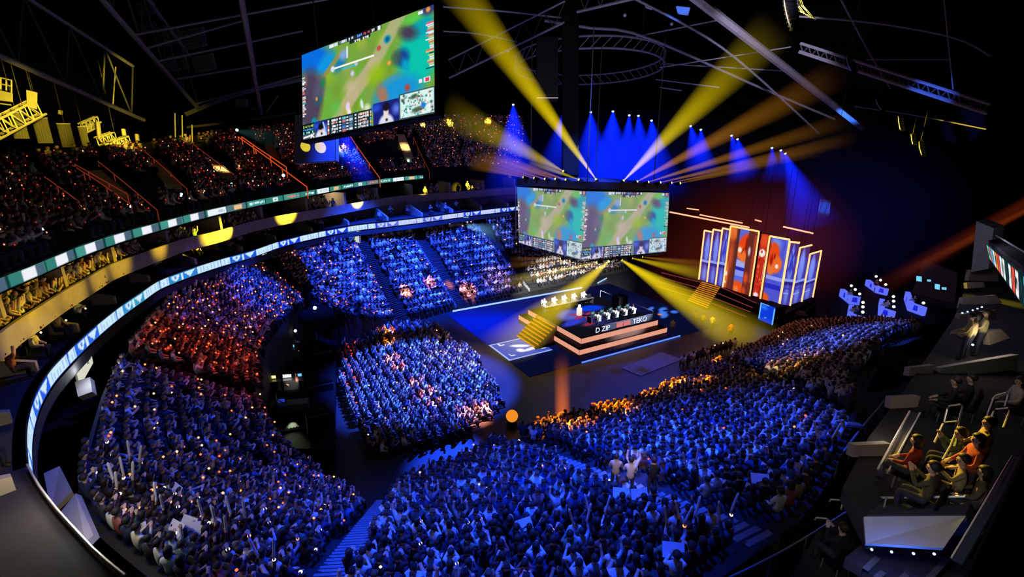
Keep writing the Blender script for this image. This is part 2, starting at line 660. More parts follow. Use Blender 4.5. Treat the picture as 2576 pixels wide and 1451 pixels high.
def ribbon_image_upper(L, w, h):
    im = Img(w, h, TEAL)
    r = random.Random(5)
    per = 2.55
    n = int(L / per)
    for i in range(n + 1):
        x0 = i * per
        f = lambda m_: (x0 + m_) / L
        big = x0 / L > .66
        bg = r.choice([(70, 150, 140), (52, 128, 118), (80, 120, 125), (60, 140, 130)])
        im.rect(f(0), 0, f(per), 1, bg)
        if big:
            kind = r.choice(['block', 'block', 'wide'])
            if kind == 'block':
                im.rect(f(.2), .1, f(.85), .9, (75, 100, 120)); im.rect(f(.85), .08, f(1.75), .92, (240, 240, 250))
            else:
                im.rect(f(.3), .08, f(2.3), .92, (245, 245, 252))
        else:
            kind = i % 6
            if kind == 0:
                im.rect(f(.15), .12, f(2.3), .88, (235, 245, 250)); im.text(f(.3), .3, f(2.2), .7, (190, 205, 225), 8, i)
            elif kind == 1:
                im.text(f(.4), .3, f(2.2), .75, (220, 250, 250), 6, i, .9)
            elif kind == 2:
                im.text(f(.3), .3, f(2.2), .75, (235, 130, 110), 7, i, .9)
            elif kind == 3:
                im.rect(f(.9), .2, f(1.6), .85, (240, 245, 250)); im.rect(f(1.1), .4, f(1.4), .65, bg)
            elif kind == 4:
                im.text(f(.2), .35, f(2.3), .7, (205, 240, 245), 9, i, .95)
            else:
                im.rect(f(.7), .2, f(1.7), .8, (245, 190, 140))
        im.rect(f(0), 0, f(.16), 1, (18, 60, 58))
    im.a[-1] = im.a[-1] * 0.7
    return im.a


def ribbon(curve, h, painter, rows, step, name, label, mat='led'):
    c, s = resample(curve, step)
    L = s[-1]
    pts = np.stack([c + np.array([0, 0, h * (0.5 - j / (rows - 1))]) for j in range(rows)], 0)
    img = painter(L, len(c), rows)
    me = grid_mesh('display', pts, img)
    me.materials.append(M[mat])
    root = thing(name, tuple(c[0]), label, 'ribbon board')
    o = bpy.data.objects.new('display', me); link(o, root)
    o.matrix_parent_inverse = Matrix.Translation(-Vector(c[0]))
    # housing behind the LEDs
    b = offset2d(c, -0.35)
    mb = MB()
    top, bot = np.array([0, 0, h / 2 + .06]), np.array([0, 0, -h / 2 - .06])
    cf = offset2d(c, -0.03)
    strip(mb, (cf + top)[::6], (b + top)[::6]); strip(mb, (b + top)[::6], (b + bot)[::6]); strip(mb, (b + bot)[::6], (cf + bot)[::6])
    hb = mb.build('housing', 'black', root)
    hb.matrix_parent_inverse = Matrix.Translation(-Vector(c[0]))
    return root


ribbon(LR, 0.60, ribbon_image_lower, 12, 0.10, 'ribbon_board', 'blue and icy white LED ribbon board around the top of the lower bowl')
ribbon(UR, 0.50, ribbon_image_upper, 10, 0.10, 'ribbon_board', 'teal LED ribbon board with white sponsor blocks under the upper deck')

# lower suite level: slab behind the lower ribbon, back wall, partitions
LRA = np.vstack([LR, LR2[1:]])
lrs, _ = resample(LRA, 0.8)
mb = MB()
back = offset2d(lrs, -4.6)
z = lambda c, dz: c + np.array([0, 0, dz])
strip(mb, z(lrs, .36), z(back, .36))
strip(mb, z(lrs, -.95), z(back, -.95))
strip(mb, z(lrs, -.42), z(lrs, -.9))
struct(mb.build('suite_floor', 'suitefloor'), 'dark balcony slab behind the blue ribbon board', 'balcony')
mb = MB()
strip(mb, z(back, .36), z(back, 2.6))
struct(mb.build('wall_suite', 'taupe'), 'taupe back wall of the lower suites', 'wall')
mcs, _ = resample(MC, 0.8)
mb = MB()
mback = offset2d(mcs, -3.6)
strip(mb, z(mcs, -.45), z(mback, -.45))
struct(mb.build('suite_floor', 'suitefloor'), 'dark upper suite floor behind the taupe balcony front', 'balcony')
mb = MB()
strip(mb, z(mback, -.45), z(mback, 3.6))
struct(mb.build('wall_suite', 'shell'), 'dim back wall of the upper suites', 'wall')
urs, _ = resample(UR, 0.9)
mb = MB()
strip(mb, z(offset2d(urs, -.2), -.4), z(offset2d(urs, -7), -.4))
struct(mb.build('deck_soffit', 'shell'), 'dark underside of the upper deck behind the teal board', 'soffit')
# balcony front of the upper suites: separate panels along the curve
mc2, ms = resample(MC, 0.5)
pan = 0
for i in range(0, len(mc2) - 9, 8):
    seg = mc2[i:i + 9]
    mb = MB()
    o2 = offset2d(mc2, -0.15)[i:i + 9]
    hi_, lo_ = np.array([0, 0, .45]), np.array([0, 0, -.5])
    strip(mb, seg + hi_, seg + lo_); strip(mb, o2 + hi_, seg + hi_); strip(mb, seg + lo_, o2 + lo_); strip(mb, o2 + lo_, o2 + hi_)
    mb.quad(seg[0] + hi_, o2[0] + hi_, o2[0] + lo_, seg[0] + lo_); mb.quad(seg[-1] + hi_, seg[-1] + lo_, o2[-1] + lo_, o2[-1] + hi_)
    o = mb.build('trim_%d' % (pan + 1), 'taupe'); struct(o, 'taupe balcony front panel of the upper suites', 'balcony panel')
    pan += 1
# partitions between the suites
nrm = lambda c, i: Vector((-(c[min(i + 1, len(c) - 1)] - c[i - 1])[1], (c[min(i + 1, len(c) - 1)] - c[i - 1])[0], 0)).normalized()
k = 0
for i in range(6, len(lrs) - 4, 6):
    n_ = nrm(lrs, i)
    a = Vector(lrs[i]) - n_ * .4; b = Vector(lrs[i]) - n_ * 4.4
    mb = MB(); t_ = Vector((n_.y, -n_.x, 0)) * .12
    mb.poly([a + t_ + Vector((0, 0, .36)), a + t_ + Vector((0, 0, .8)), b + t_ + Vector((0, 0, 1.9)), b + t_ + Vector((0, 0, .36))])
    mb.poly([a - t_ + Vector((0, 0, .36)), b - t_ + Vector((0, 0, .36)), b - t_ + Vector((0, 0, 1.9)), a - t_ + Vector((0, 0, .8))])
    mb.quad(a + t_ + Vector((0, 0, .8)), a - t_ + Vector((0, 0, .8)), b - t_ + Vector((0, 0, 1.9)), b + t_ + Vector((0, 0, 1.9)))
    mb.quad(a + t_ + Vector((0, 0, .8)), a + t_ + Vector((0, 0, .36)), a - t_ + Vector((0, 0, .36)), a - t_ + Vector((0, 0, .8)))
    k += 1
    struct(mb.build('wall_partition', 'taupe'), 'sloping taupe wall dividing two lower suites', 'wall')
for i in range(3, len(mcs) - 3, 7):
    n_ = nrm(mcs, i)
    a = Vector(mcs[i]) - n_ * .3; b = Vector(mcs[i]) - n_ * 3.4
    mb = MB(); t_ = Vector((n_.y, -n_.x, 0)) * .15
    mb.prism([a + t_ + Vector((0, 0, -.45)), a - t_ + Vector((0, 0, -.45)), b - t_ + Vector((0, 0, -.45)), b + t_ + Vector((0, 0, -.45))], (0, 0, 2.2))
    struct(mb.build('wall_partition', 'taupe'), 'taupe pier between two upper suites', 'wall')
# glass-topped rail that carries on from the blue ribbon towards the camera
mb = MB()
l2, _ = resample(LR2, .4)
strip(mb, z(l2, .5), z(l2, -.4))
struct(mb.build('trim_90', 'steel'), 'grey parapet continuing below the blue ribbon board', 'parapet')
rt = thing('handrail', tuple(l2[0]), 'pale tube handrail along the parapet at lower left', 'handrail')
mb = MB(); mb.tube([Vector(p) + Vector((0, 0, .62)) - Vector(l2[0]) for p in l2[::2]], .03, 6); mb.build('rail', 'rail', rt)
for q in range(0, len(l2), 5):
    mb = MB(); mb.tube([Vector(l2[q]) + Vector((0, 0, .45)) - Vector(l2[0]), Vector(l2[q]) + Vector((0, 0, .62)) - Vector(l2[0])], .02, 5); mb.build('post', 'rail', rt)

# =================================================================== AISLE STAIRS
M['riser'] = surf('dark_riser', (.03, .03, .035), .9)
M['web'] = surf('dark_web_steel', (.07, .07, .075), .7)
def aisle(si, w, label, v0=0.0, v1=1.0, mat='stair', name='aisle_stair', bw=bowl, lift=.02):
    mb = MB(); nose = []
    n = int(bw.R * 2 * (v1 - v0))
    e = .02
    d_s = (bw.at(min(si + e, bw.K - 1), .5) - bw.at(max(si - e, 0), .5))
    for j in range(n):
        va, vb = v0 + (v1 - v0) * j / n, v0 + (v1 - v0) * (j + 1) / n
        a, b = bw.at(si, va), bw.at(si, vb)
        t = (b - a); t.z = 0
        x = Vector((t.y, -t.x, 0)).normalized() * (w / 2)
        zt = b.z + lift
        mb.quad(Vector((*(a - x).xy, zt)), Vector((*(a + x).xy, zt)), Vector((*(b + x).xy, zt)), Vector((*(b - x).xy, zt)))
        zl = a.z - .3
        nose.append(len(mb.f))
        mb.quad(Vector((*(a - x).xy, zt)), Vector((*(a - x).xy, zl)), Vector((*(a + x).xy, zl)), Vector((*(a + x).xy, zt)))
        t.normalize(); f0 = b - t * .20
        nose.append(len(mb.f))
        mb.quad(Vector((*(f0 - x).xy, zt + .012)), Vector((*(f0 + x).xy, zt + .012)), Vector((*(b + x).xy, zt + .012)), Vector((*(b - x).xy, zt + .012)))
        for sx in (-1, 1):
            mb.quad(Vector((*(a + x * sx).xy, zl)), Vector((*(b + x * sx).xy, zl)), Vector((*(b + x * sx).xy, zt)), Vector((*(a + x * sx).xy, zt)))
    o = mb.build(name, mat); o.data.materials.append(M['riser'])
    for k in nose:
        if k < len(o.data.polygons): o.data.polygons[k].material_index = 1
    return struct(o, label, 'stairs')


AISLES = [(1.0, 1.2), (2.0, 1.3), (3.0, 1.5), (5.0, 1.3), (13.3, 1.1), (16.0, 1.15), (19.4, 1.0), (8.6, 1.0)]
aisle(1.0, 1.2, 'far aisle stair nearest the centre screens')
aisle(2.0, 1.2, 'middle aisle stair of the far blue stand')
aisle(3.0, 1.4, 'wide bright blue aisle stair left in the far stand')
aisle(5.0, 1.2, 'dim aisle stair below the white portal at far left')
aisle(13.3, 1.1, 'blue aisle stair running to the bottom edge left of centre')
aisle(16.0, 1.15, 'bright blue aisle stair crossing the near right crowd')
aisle(19.4, 1.0, 'dark narrow aisle stair in the right-hand crowd')

# =================================================================== HANGING SCREEN
def game_image(w, h):
    im = Img(w, h, (118, 165, 62))
    B = im.blob
    r = random.Random(3)
    for i in range(46):
        B(r.uniform(.15, .8), r.uniform(.1, .9), r.uniform(.03, .1), r.uniform(.05, .16), r.choice([(150, 195, 30), (95, 185, 60), (130, 160, 80), (165, 170, 90), (110, 150, 40)]), r.uniform(-1, 1), .9, .6)
    im.line(.24, 1.0, .44, .62, .10, (196, 178, 135), .85)
    im.line(.44, .62, .60, .38, .10, (192, 176, 140), .85)
    im.line(.60, .38, .80, -.05, .09, (188, 178, 140), .8)
    B(.42, .52, .08, .10, (205, 185, 150), -.6, .8, .7)
    B(.30, .72, .06, .12, (90, 190, 70), .3, .8, .8)
    B(.62, .48, .10, .14, (150, 190, 20), -.5, .7, .8)
    B(.40, .80, .05, .10, (160, 185, 20), -.3, .8, .8)
    # blue water top left, violet cliff at the left edge
    B(.10, .10, .22, .22, (10, 110, 225), .2, .5)
    B(.22, .20, .12, .13, (15, 150, 225), -.5, .6)
    B(.34, .25, .09, .10, (20, 120, 190), -.7, .7, .9)
    im.line(.17, .38, .36, .12, .035, (165, 140, 70), .8)
    B(.07, .55, .14, .42, (78, 66, 92), .0, .35)
    B(.16, .45, .07, .20, (88, 84, 110), .2, .7)
    B(.19, .40, .03, .08, (30, 130, 80), .3, .8)
    B(.15, .58, .05, .10, (40, 95, 105), .8, .7, .7)
    B(.135, .56, .012, .03, (255, 150, 60), 0, .6)
    B(.03, .32, .03, .1, (150, 110, 80), 0, .8, .7)
    # teal jungle at right
    B(.90, .42, .16, .36, (10, 195, 170), .1, .4)
    B(.93, .16, .10, .14, (10, 165, 175), .2, .5)
    B(.84, .18, .09, .10, (70, 62, 85), .5, .7)
    B(.87, .06, .1, .07, (90, 200, 70), 0, .7)
    B(.97, .02, .07, .08, (55, 60, 120), 0, .6)
    B(.80, .40, .06, .12, (20, 70, 150), -.2, .6)
    B(.76, .38, .05, .10, (70, 90, 80), -.1, .6, .8)
    B(.71, .41, .018, .03, (255, 160, 70), 0, .6)
    B(.82, .48, .03, .10, (10, 160, 200), -.4, .7)
    # pool and brown rock
    B(.76, .74, .20, .22, (25, 150, 215), -.1, .4)
    B(.66, .70, .05, .16, (165, 120, 95), -.35, .6)
    B(.72, .58, .10, .05, (60, 150, 190), -.3, .7, .8)
    B(.83, .70, .025, .05, (170, 80, 75), 0, .6)
    B(.9, .8, .08, .08, (60, 170, 230), 0, .8)
    # small pale figures
    B(.40, .74, .022, .07, (225, 210, 245), 0, .5); B(.41, .80, .02, .05, (245, 225, 235), 0, .5)
    B(.51, .75, .014, .07, (215, 235, 255), -.2, .5); B(.55, .80, .035, .06, (215, 230, 190), .6, .7)
    B(.44, .40, .02, .04, (200, 205, 250), 0, .6); B(.47, .31, .018, .03, (190, 200, 245), 0, .6)
    B(.64, .23, .02, .035, (190, 80, 70), 0, .5); B(.70, .17, .03, .05, (20, 145, 180), 0, .4); B(.70, .17, .014, .03, (20, 90, 140), 0, .4)
    B(.11, .82, .03, .07, (20, 145, 170), 0, .4)
    B(.37, .17, .05, .08, (130, 170, 215), 0, .7); im.line(.40, .10, .40, .21, .012, (240, 240, 250))
    im.line(.30, .285, .60, .285, .012, (255, 255, 250)); B(.28, .285, .022, .04, (215, 225, 255), 0, .4)
    im.line(.36, .32, .46, .32, .008, (40, 190, 230))
    # score bar along the top
    im.rect(.33, 0, .66, .05, (26, 32, 44)); im.rect(.42, .05, .58, .085, (30, 45, 50))
    im.text(.34, .012, .45, .042, (215, 230, 245), 9, 1, .8); im.text(.46, .012, .52, .042, (90, 160, 255), 6, 2, .8)
    im.text(.53, .012, .58, .042, (235, 80, 90), 5, 3, .8); im.text(.59, .012, .655, .042, (230, 230, 235), 5, 4, .8)
    im.text(.43, .056, .57, .08, (235, 235, 235), 9, 6, .7); im.rect(.635, .008, .655, .045, (235, 240, 245))
    im.rect(.255, .01, .29, .05, (235, 240, 250)); im.rect(.295, .012, .325, .045, (210, 225, 245))
    im.rect(.905, .015, .935, .05, (235, 240, 250)); B(.965, .03, .016, .03, (240, 150, 60), 0, .4)
    # icon columns
    rr = random.Random(9)
    for i in range(26):
        y0 = .27 + i * .0185
        c = rr.choice([(235, 235, 240), (240, 120, 100), (60, 200, 190), (235, 240, 245), (40, 60, 70)])
        im.rect(.003, y0, .003 + rr.uniform(.015, .034), y0 + .013, c)
    for i in range(26):
        y0 = .15 + i * .0165
        c = rr.choice([(235, 235, 240), (240, 90, 110), (20, 60, 70), (235, 240, 245), (230, 200, 90)])
        x0 = rr.uniform(.945, .975)
        im.rect(x0, y0, .997, y0 + .012, c)
    im.rect(.905, .655, .925, .69, (240, 240, 250)); im.rect(.935, .65, .972, .695, (225, 235, 250)); im.rect(.945, .655, .968, .688, (225, 60, 80))
    # lower score table
    im.rect(0, .82, .115, 1, (12, 26, 46))
    im.text(.008, .835, .105, .865, (170, 200, 80), 7, 7, .85); im.text(.008, .875, .105, .90, (80, 170, 240), 8, 8, .85); im.text(.008, .905, .105, .935, (150, 235, 225), 7, 9, .85)
    im.rect(.0, .938, .112, .995, (70, 84, 92)); im.line(.012, .972, .085, .960, .012, (255, 255, 255)); im.line(.078, .985, .105, .945, .010, (255, 255, 255)); im.line(.082, .95, .104, .985, .010, (255, 255, 255))
    def portrait(x0, x1, y0, tall):
        im.rect(x0, y0, x1, 1, (26, 34, 120))
        cx = (x0 + x1) / 2
        B(x0 + .02, y0 + .05, .05, .06, (40, 80, 220), 0, .8)
        B(x1 - .02, y0 + .10, .04, .08, (90, 120, 235), 0, .8)
        B(cx, 1.02, .062, .13, (222, 225, 245), 0, .25)
        if tall:
            B(cx, .885, .022, .055, (238, 215, 205), 0, .35); B(cx + .002, .835, .030, .050, (24, 22, 40), .2, .35); B(cx - .004, .93, .016, .05, (238, 222, 215), 0, .4)
        else:
            B(cx - .002, .925, .020, .04, (230, 200, 190), 0, .3); B(cx - .004, .885, .030, .042, (16, 18, 34), 0, .35)
            im.line(cx + .018, .845, cx + .034, .93, .012, (185, 205, 235))
        B(cx + .004, .965, .012, .02, (60, 50, 70), 0, .5)
        im.rect(x0, .993, x1, 1, (30, 40, 60))
    portrait(.117, .228, .82, False)
    im.rect(.228, .82, .585, 1, (20, 46, 52))
    for i in range(5):
        y0 = .833 + i * .033
        im.rect(.231, y0, .242, y0 + .024, rr.choice([(235, 240, 245), (240, 120, 90), (120, 180, 240)]))
        im.text(.262, y0, .318, y0 + .024, rr.choice([(240, 240, 245), (250, 190, 180), (235, 240, 250)]), 6, 20 + i, .95)
        im.rect(.326, y0 + .004, .342, y0 + .02, (240, 240, 245))
        im.rect(.352, y0, .384, y0 + .027, rr.choice([(70, 130, 210), (90, 200, 210), (200, 120, 120), (60, 90, 150)]))
        im.rect(.388, y0 + .006, .404, y0 + .02, (235, 240, 245))
        im.rect(.410, y0, .438, y0 + .026, rr.choice([(200, 220, 235), (140, 200, 200), (230, 230, 240), (90, 130, 160)]))
        im.rect(.452, y0 + .004, .468, y0 + .02, (240, 240, 245))
        im.text(.480, y0, .560, y0 + .024, rr.choice([(240, 240, 245), (250, 210, 190)]), 9, 40 + i, .95)
        im.rect(.570, y0, .581, y0 + .024, rr.choice([(235, 200, 110), (235, 240, 245), (120, 200, 240)]))
    portrait(.595, .775, .775, True)
    im.rect(.775, .745, 1, 1, (60, 84, 90)); im.rect(.785, .76, .992, .985, (215, 245, 240))
    for i in range(120):
        x, y = rr.uniform(.79, .985), rr.uniform(.77, .975)
        B(x, y, rr.uniform(.004, .012), rr.uniform(.006, .02), rr.choice([(30, 90, 70), (50, 60, 50), (230, 120, 130), (30, 150, 150), (250, 250, 250), (110, 190, 180)]), 0, .5, .8)
    B(.87, .80, .035, .03, (40, 70, 40), -.2, .6, .8); B(.89, .93, .045, .035, (60, 70, 45), -.2, .6, .8); B(.93, .9, .02, .03, (30, 120, 220), .4, .5)
    return im.a


def screen(name, label, tl, tr, br, bl, w, h, img, depth=.5, bez=.12, parent=None, mat='led', boost=None):
    """LED screen: display of w x h pixels in a dark cabinet with a bezel"""
    tl, tr, br, bl = map(Vector, (tl, tr, br, bl))
    n = (tr - tl).cross(bl - tl).normalized()
    if n.dot(CAM - tl) < 0: n = -n
    root = thing(name, bl, label, 'screen') if parent is None else parent
    org = Vector(root.location)
    pts = patch_pts(tl - org, tr - org, br - org, bl - org, w, h)
    me = grid_mesh('display', pts, img)
    me.materials.append(M[mat])
    d = bpy.data.objects.new('display', me); link(d, root)
    ux = (tr - tl).normalized(); uy = (bl - tl).normalized()
    q = [tl - ux * bez - uy * bez, tr + ux * bez - uy * bez, br + ux * bez + uy * bez, bl - ux * bez + uy * bez]
    fr = [p - n * .03 - org for p in q]; bk = [p - n * depth - org for p in q]
    mb = MB(); mb.quad(*fr); mb.quad(*bk[::-1])
    for i in range(4):
        j = (i + 1) % 4
        mb.quad(fr[i], bk[i], bk[j], fr[j])
    mb.build('cabinet', 'black', root)
    return root


gi = game_image(300, 170)
tR, tL = 31.0, 39.6
TLp, TRp = PT(759, 139, tL), PT(1091, 11, tR)
BRp, BLp = PT(1094, 284, tR), PT(762, 353, tL)
hs = screen('hanging_screen', 'large tilted LED screen hung high at upper left showing a green game map', TLp, TRp, BRp, BLp, 300, 170, gi, .7, .15)
for px_, t_ in ((800, 38), (940, 35), (1060, 32)):
    py_ = 139 - (px_ - 759) * .385
    a = PT(px_, py_, t_ + .4) - Vector(hs.location)
    mb = MB(); mb.tube([a, a + Vector((0, 0, 12))], .05, 5); mb.build('hoist_cable', 'cable', hs)
# dark unlit screen beside / below it
a, b, c, d = PT(744, 290, 44), PT(846, 290, 43), PT(846, 404, 43), PT(742, 411, 44)
M['offscreen'] = surf('unlit_screen', (0.20, 0.21, 0.27), .6, noise=.1)
ds = thing('unlit_screen', d, 'unlit blue-grey panel hanging just below the big tilted screen', 'screen')
mb = MB(); n_ = (b - a).cross(d - a).normalized(); n_ = n_ if n_.dot(CAM - a) < 0 else -n_
mb.prism([p - d for p in (a, b, c, d)], n_ * .4); mb.build('panel', 'offscreen', ds)
mb = MB()
for p, q in ((a, b), (b, c), (c, d), (d, a)):
    mb.tube([p - d, q - d], .07, 5)
mb.build('edge_frame', 'steel', ds)

# =================================================================== CENTRE CLUSTER
cTL, cTM, cTR = PT(1301, 470, 56), PT(1476, 481, 49.6), PT(1684, 485, 53)
cBL, cBM, cBR = PT(1305, 611, 56), PT(1462, 654, 49.6), PT(1676, 633, 53)
gi2 = game_image(200, 120)
# haze veil painted into the picture colours, paler than the near screen
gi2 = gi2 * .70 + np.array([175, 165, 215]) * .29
clus = thing('screen_cluster', (cBM + cBR + cBL) / 3, 'two-sided LED screen cluster hanging over the centre stage', 'screen cluster')
org = Vector(clus.location)
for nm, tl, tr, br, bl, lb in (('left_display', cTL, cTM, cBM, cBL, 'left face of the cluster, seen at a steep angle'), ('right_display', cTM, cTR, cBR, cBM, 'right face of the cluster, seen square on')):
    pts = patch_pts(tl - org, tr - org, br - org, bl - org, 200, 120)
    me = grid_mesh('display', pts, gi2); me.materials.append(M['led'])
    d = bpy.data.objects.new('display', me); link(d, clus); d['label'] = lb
# housing: a solid prism behind the faces, topped by a dark rig box
bkc = (cTL + cTR) / 2 + Vector((1.5, 6, 0)); bkb = (cBL + cBR) / 2 + Vector((1.5, 6, 0))
mb = MB()
fb = lambda p: p - org + Vector((0, .55, 0))
T4 = [fb(cTL), fb(cTM), fb(cTR), bkc - org]; B4 = [fb(cBL), fb(cBM), fb(cBR), bkb - org]
mb.poly(T4); mb.poly(B4[::-1])
for i in range(4):
    j = (i + 1) % 4
    mb.quad(T4[i], B4[i], B4[j], T4[j])
mb.build('housing', 'black', clus)
M['navy'] = surf('navy_rig', (0.03, 0.035, 0.07), .6)
mb = MB()
T5 = [p + Vector((0, 0, .15)) for p in T4]
mb.prism(T5, (0, 0, .75))
mb.build('top_rig', 'navy', clus)
for i in range(4):
    mb = MB(); mb.tube([T5[i] * .8 + Vector((0, 0, .8)), T5[i] * .8 + Vector((0, 0, 16))], .05, 5); mb.build('hoist_chain', 'cable', clus)
for p, q in ((B4[0], B4[1]), (B4[1], B4[2])):
    mb = MB(); mb.lattice(p + Vector((0, .5, -.3)), q + Vector((0, .5, -.3)), .35, 14, .03); mb.build('lamp_bar', 'navy', clus)
# little white marks on the cluster's corner edges
mb = MB(); mb.tube([cTL - org + Vector((-.15, -.1, .1)), cTL - org + Vector((-.15, -.1, -5.8))], .05, 5); mb.build('edge_line', 'rail', clus)

# =================================================================== CENTRE STAGE
A_ = Vector((.866, .5, 0)); B_ = Vector((-.5, .866, 0)); O_ = Vector((6.6, 44.8, 0))
SR = Matrix((A_, B_, Vector((0, 0, 1)))).transposed()
S = lambda a, b, z=0.0: O_ + A_ * a + B_ * b + Vector((0, 0, z))
stg = thing('centre_stage', O_, 'square two-tier player stage with glowing peach fascia bands', 'stage')
SL = lambda a, b, z=0.0: A_ * a + B_ * b + Vector((0, 0, z))


def sbox(a0, a1, b0, b1, z0, z1, name, mat, parent, org=None):
    mb = MB()
    o = Vector((0, 0, 0)) if org is None else (O_ - Vector(org))
    mb.prism([o + SL(a0, b0, z0), o + SL(a1, b0, z0), o + SL(a1, b1, z0), o + SL(a0, b1, z0)], (0, 0, z1 - z0))
    return mb.build(name, mat, parent)


sbox(0, 12, 0, 11.6, 0, 1.0, 'lower_tier', 'black', stg)
sbox(.35, 10.7, .2, 10.1, 1.0, 2.05, 'upper_tier', 'black', stg)


def band(a0, a1, b0, b1, z0, z1, name, mat):
    mb = MB(); e = .02
    for (p, q) in (((a0, b0 - e), (a1, b0 - e)), ((a0 - e, b1), (a0 - e, b0)), ((a1 + e, b0), (a1 + e, b1))):
        mb.quad(SL(*p, z1), SL(*p, z0), SL(*q, z0), SL(*q, z1))
    mb.build(name, mat, stg)


band(0, 12, 0, 11.6, .46, .98, 'fascia_light', 'peach')
band(0, 12, 0, 11.6, 0, .46, 'fascia_dark', 'brown')
band(.35, 10.7, .2, 10.1, 1.5, 2.04, 'fascia_light', 'peach')
band(.35, 10.7, .2, 10.1, 1.0, 1.5, 'fascia_dark', 'brown')
# stage top LED: abstract violet, blue and red burst
im = Img(150, 150, (14, 15, 24))
im.blob(.40, .42, .30, .40, (52, 50, 130), .6, .7)
im.blob(.30, .62, .26, .16, (92, 96, 190), .7, .5)
im.blob(.62, .68, .20, .12, (12, 60, 225), -.2, .4)
im.blob(.18, .40, .20, .08, (50, 60, 210), .3, .5)
im.blob(.30, .28, .10, .05, (150, 40, 60), .2, .5)
for k in range(6):
    w = k * PI / 3 + .3
    im.blob(.42 + .10 * math.cos(w), .52 + .10 * math.sin(w), .085, .03, (190, 45, 60), w, .5)
im.blob(.42, .52, .03, .03, (20, 10, 20), 0, .3)
im.blob(.80, .20, .3, .2, (10, 12, 20), 0, .7)
pts = patch_pts(SL(.4, 10.05, 2.06), SL(10.65, 10.05, 2.06), SL(10.65, .25, 2.06), SL(.4, .25, 2.06), 150, 150)
me = grid_mesh('top_display', pts, im.a[::-1]); me.materials.append(M['led'])
o = bpy.data.objects.new('top_display', me); link(o, stg)
# stage stairs (left side) - orange glowing treads
st = thing('stage_stair', S(-2.0, 4.6), 'orange lit stair climbing the left side of the player stage', 'stairs')
so = Vector(st.location)
for k in range(8):
    a0 = -2.35 + k * .335
    mb = MB(); z1 = (k + 1) * 2.05 / 8
    o = O_ - so
    mb.prism([o + SL(a0, 4.3, 0), o + SL(a0 + .335, 4.3, 0), o + SL(a0 + .335, 8.0, 0), o + SL(a0, 8.0, 0)], (0, 0, z1)); mb.build('step', 'brown', st)
    mb = MB(); mb.prism([o + SL(a0 - .02, 4.28, z1 - .19), o + SL(a0 + .03, 4.28, z1 - .19), o + SL(a0 + .03, 8.02, z1 - .19), o + SL(a0 - .02, 8.02, z1 - .19)], (0, 0, .17)); mb.build('step_light', 'orange_step', st)
sbox(-2.5, 0.3, 4.05, 4.25, 0, .25, 'side_kerb', 'black', st, so)
# LED floor around the stage and its bright edge lines
im = Img(260, 200, (8, 12, 44))
im.blob(.10, .78, .45, .65, (4, 30, 225), .3, .8)  # blue light falling on the floor is painted into these soft blobs
im.blob(.45, .98, .5, .25, (20, 26, 110), 0, .9)
im.blob(.75, .55, .25, .25, (18, 22, 84), 0, .9)
# right hand pale blue pattern
for q in ((.90, .33, .06, .03), (.93, .37, .05, .03), (.87, .28, .05, .025), (.95, .30, .03, .03), (.89, .42, .04, .02)):
    im.blob(*q, (70, 130, 255), .5, .5, .9)
im.blob(.93, .345, .02, .018, (10, 20, 60), 0, .4); im.blob(.865, .31, .015, .02, (230, 130, 90), 0, .5)
# left hand pale panel with white marks
x0, x1, y0, y1 = .005, .20, .20, .42
im.rect(x0, y0, x1, y1, (64, 84, 190)); im.rect(x0, y0, x1, y0 + .012, (170, 190, 255)); im.rect(x0, y1 - .012, x1, y1, (170, 190, 255)); im.rect(x0, y0, x0 + .008, y1, (170, 190, 255))
im.blob(.11, .33, .05, .022, (240, 242, 255), -.5, .4); im.blob(.13, .27, .045, .018, (235, 240, 255), .2, .4); im.blob(.09, .28, .02, .03, (235, 240, 255), .2, .4)
for qx, qy in ((.03, .24), (.04, .38), (.17, .24), (.17, .38)):
    im.rect(qx, qy, qx + .02, qy + .008, (235, 240, 255)); im.rect(qx, qy, qx + .006, qy + .03, (235, 240, 255))
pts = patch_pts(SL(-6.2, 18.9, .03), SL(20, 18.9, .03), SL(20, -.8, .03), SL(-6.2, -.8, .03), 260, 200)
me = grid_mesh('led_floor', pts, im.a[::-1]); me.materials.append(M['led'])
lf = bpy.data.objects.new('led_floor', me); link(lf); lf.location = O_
tag(lf, 'LED floor around the player stage with blue light painted in', 'LED floor')
for (p, q, r, lb, mt) in ((S(-5.2, 19.0, .10), S(15.0, 19.0, .10), .11, 'pale blue light line along the far edge of the LED floor', 'ice_line'),
                      (S(18.6, 19.8, .08), S(21.5, 21.2, .08), .09, 'short pale light line beyond the stage near the stairs', 'ice_line'),
                      (S(-.3, -.85, .08), S(13.2, -.85, .08), .075, 'blue light line on the floor along the stage front', 'blue_line'),
                      (S(-2.6, 4.2, .08), S(-1.2, 4.2, .08), .07, 'short blue light line at the foot of the orange stage stair', 'ice_line')):
    mb = MB(); mb.tube([p, q], r, 6)
    tag(mb.build('light_line', mt, local=p), lb, 'light line')

# player desks: back row faces us, front row has its back to us
def desk(name, label, a0, a1, b, face):
    r = thing(name, S((a0 + a1) / 2, b, 2.06), label, 'desk')
    o = Vector(r.location)
    sbox(a0, a1, b - .35, b + .35, 2.06 + .70, 2.06 + .75, 'desktop', 'desk', r, o)
    for aa in (a0 + .1, (a0 + a1) / 2, a1 - .1):
        sbox(aa - .04, aa + .04, b - .3, b + .3, 2.07, 2.76, 'leg', 'black', r, o)
    return r


dF = desk('player_desk', 'black player desk on the stage side nearest the camera', 3.6, 9.6, 3.25, 1)
dB = desk('player_desk', 'black player desk on the far side of the stage', 1.2, 8.2, 8.3, -1)
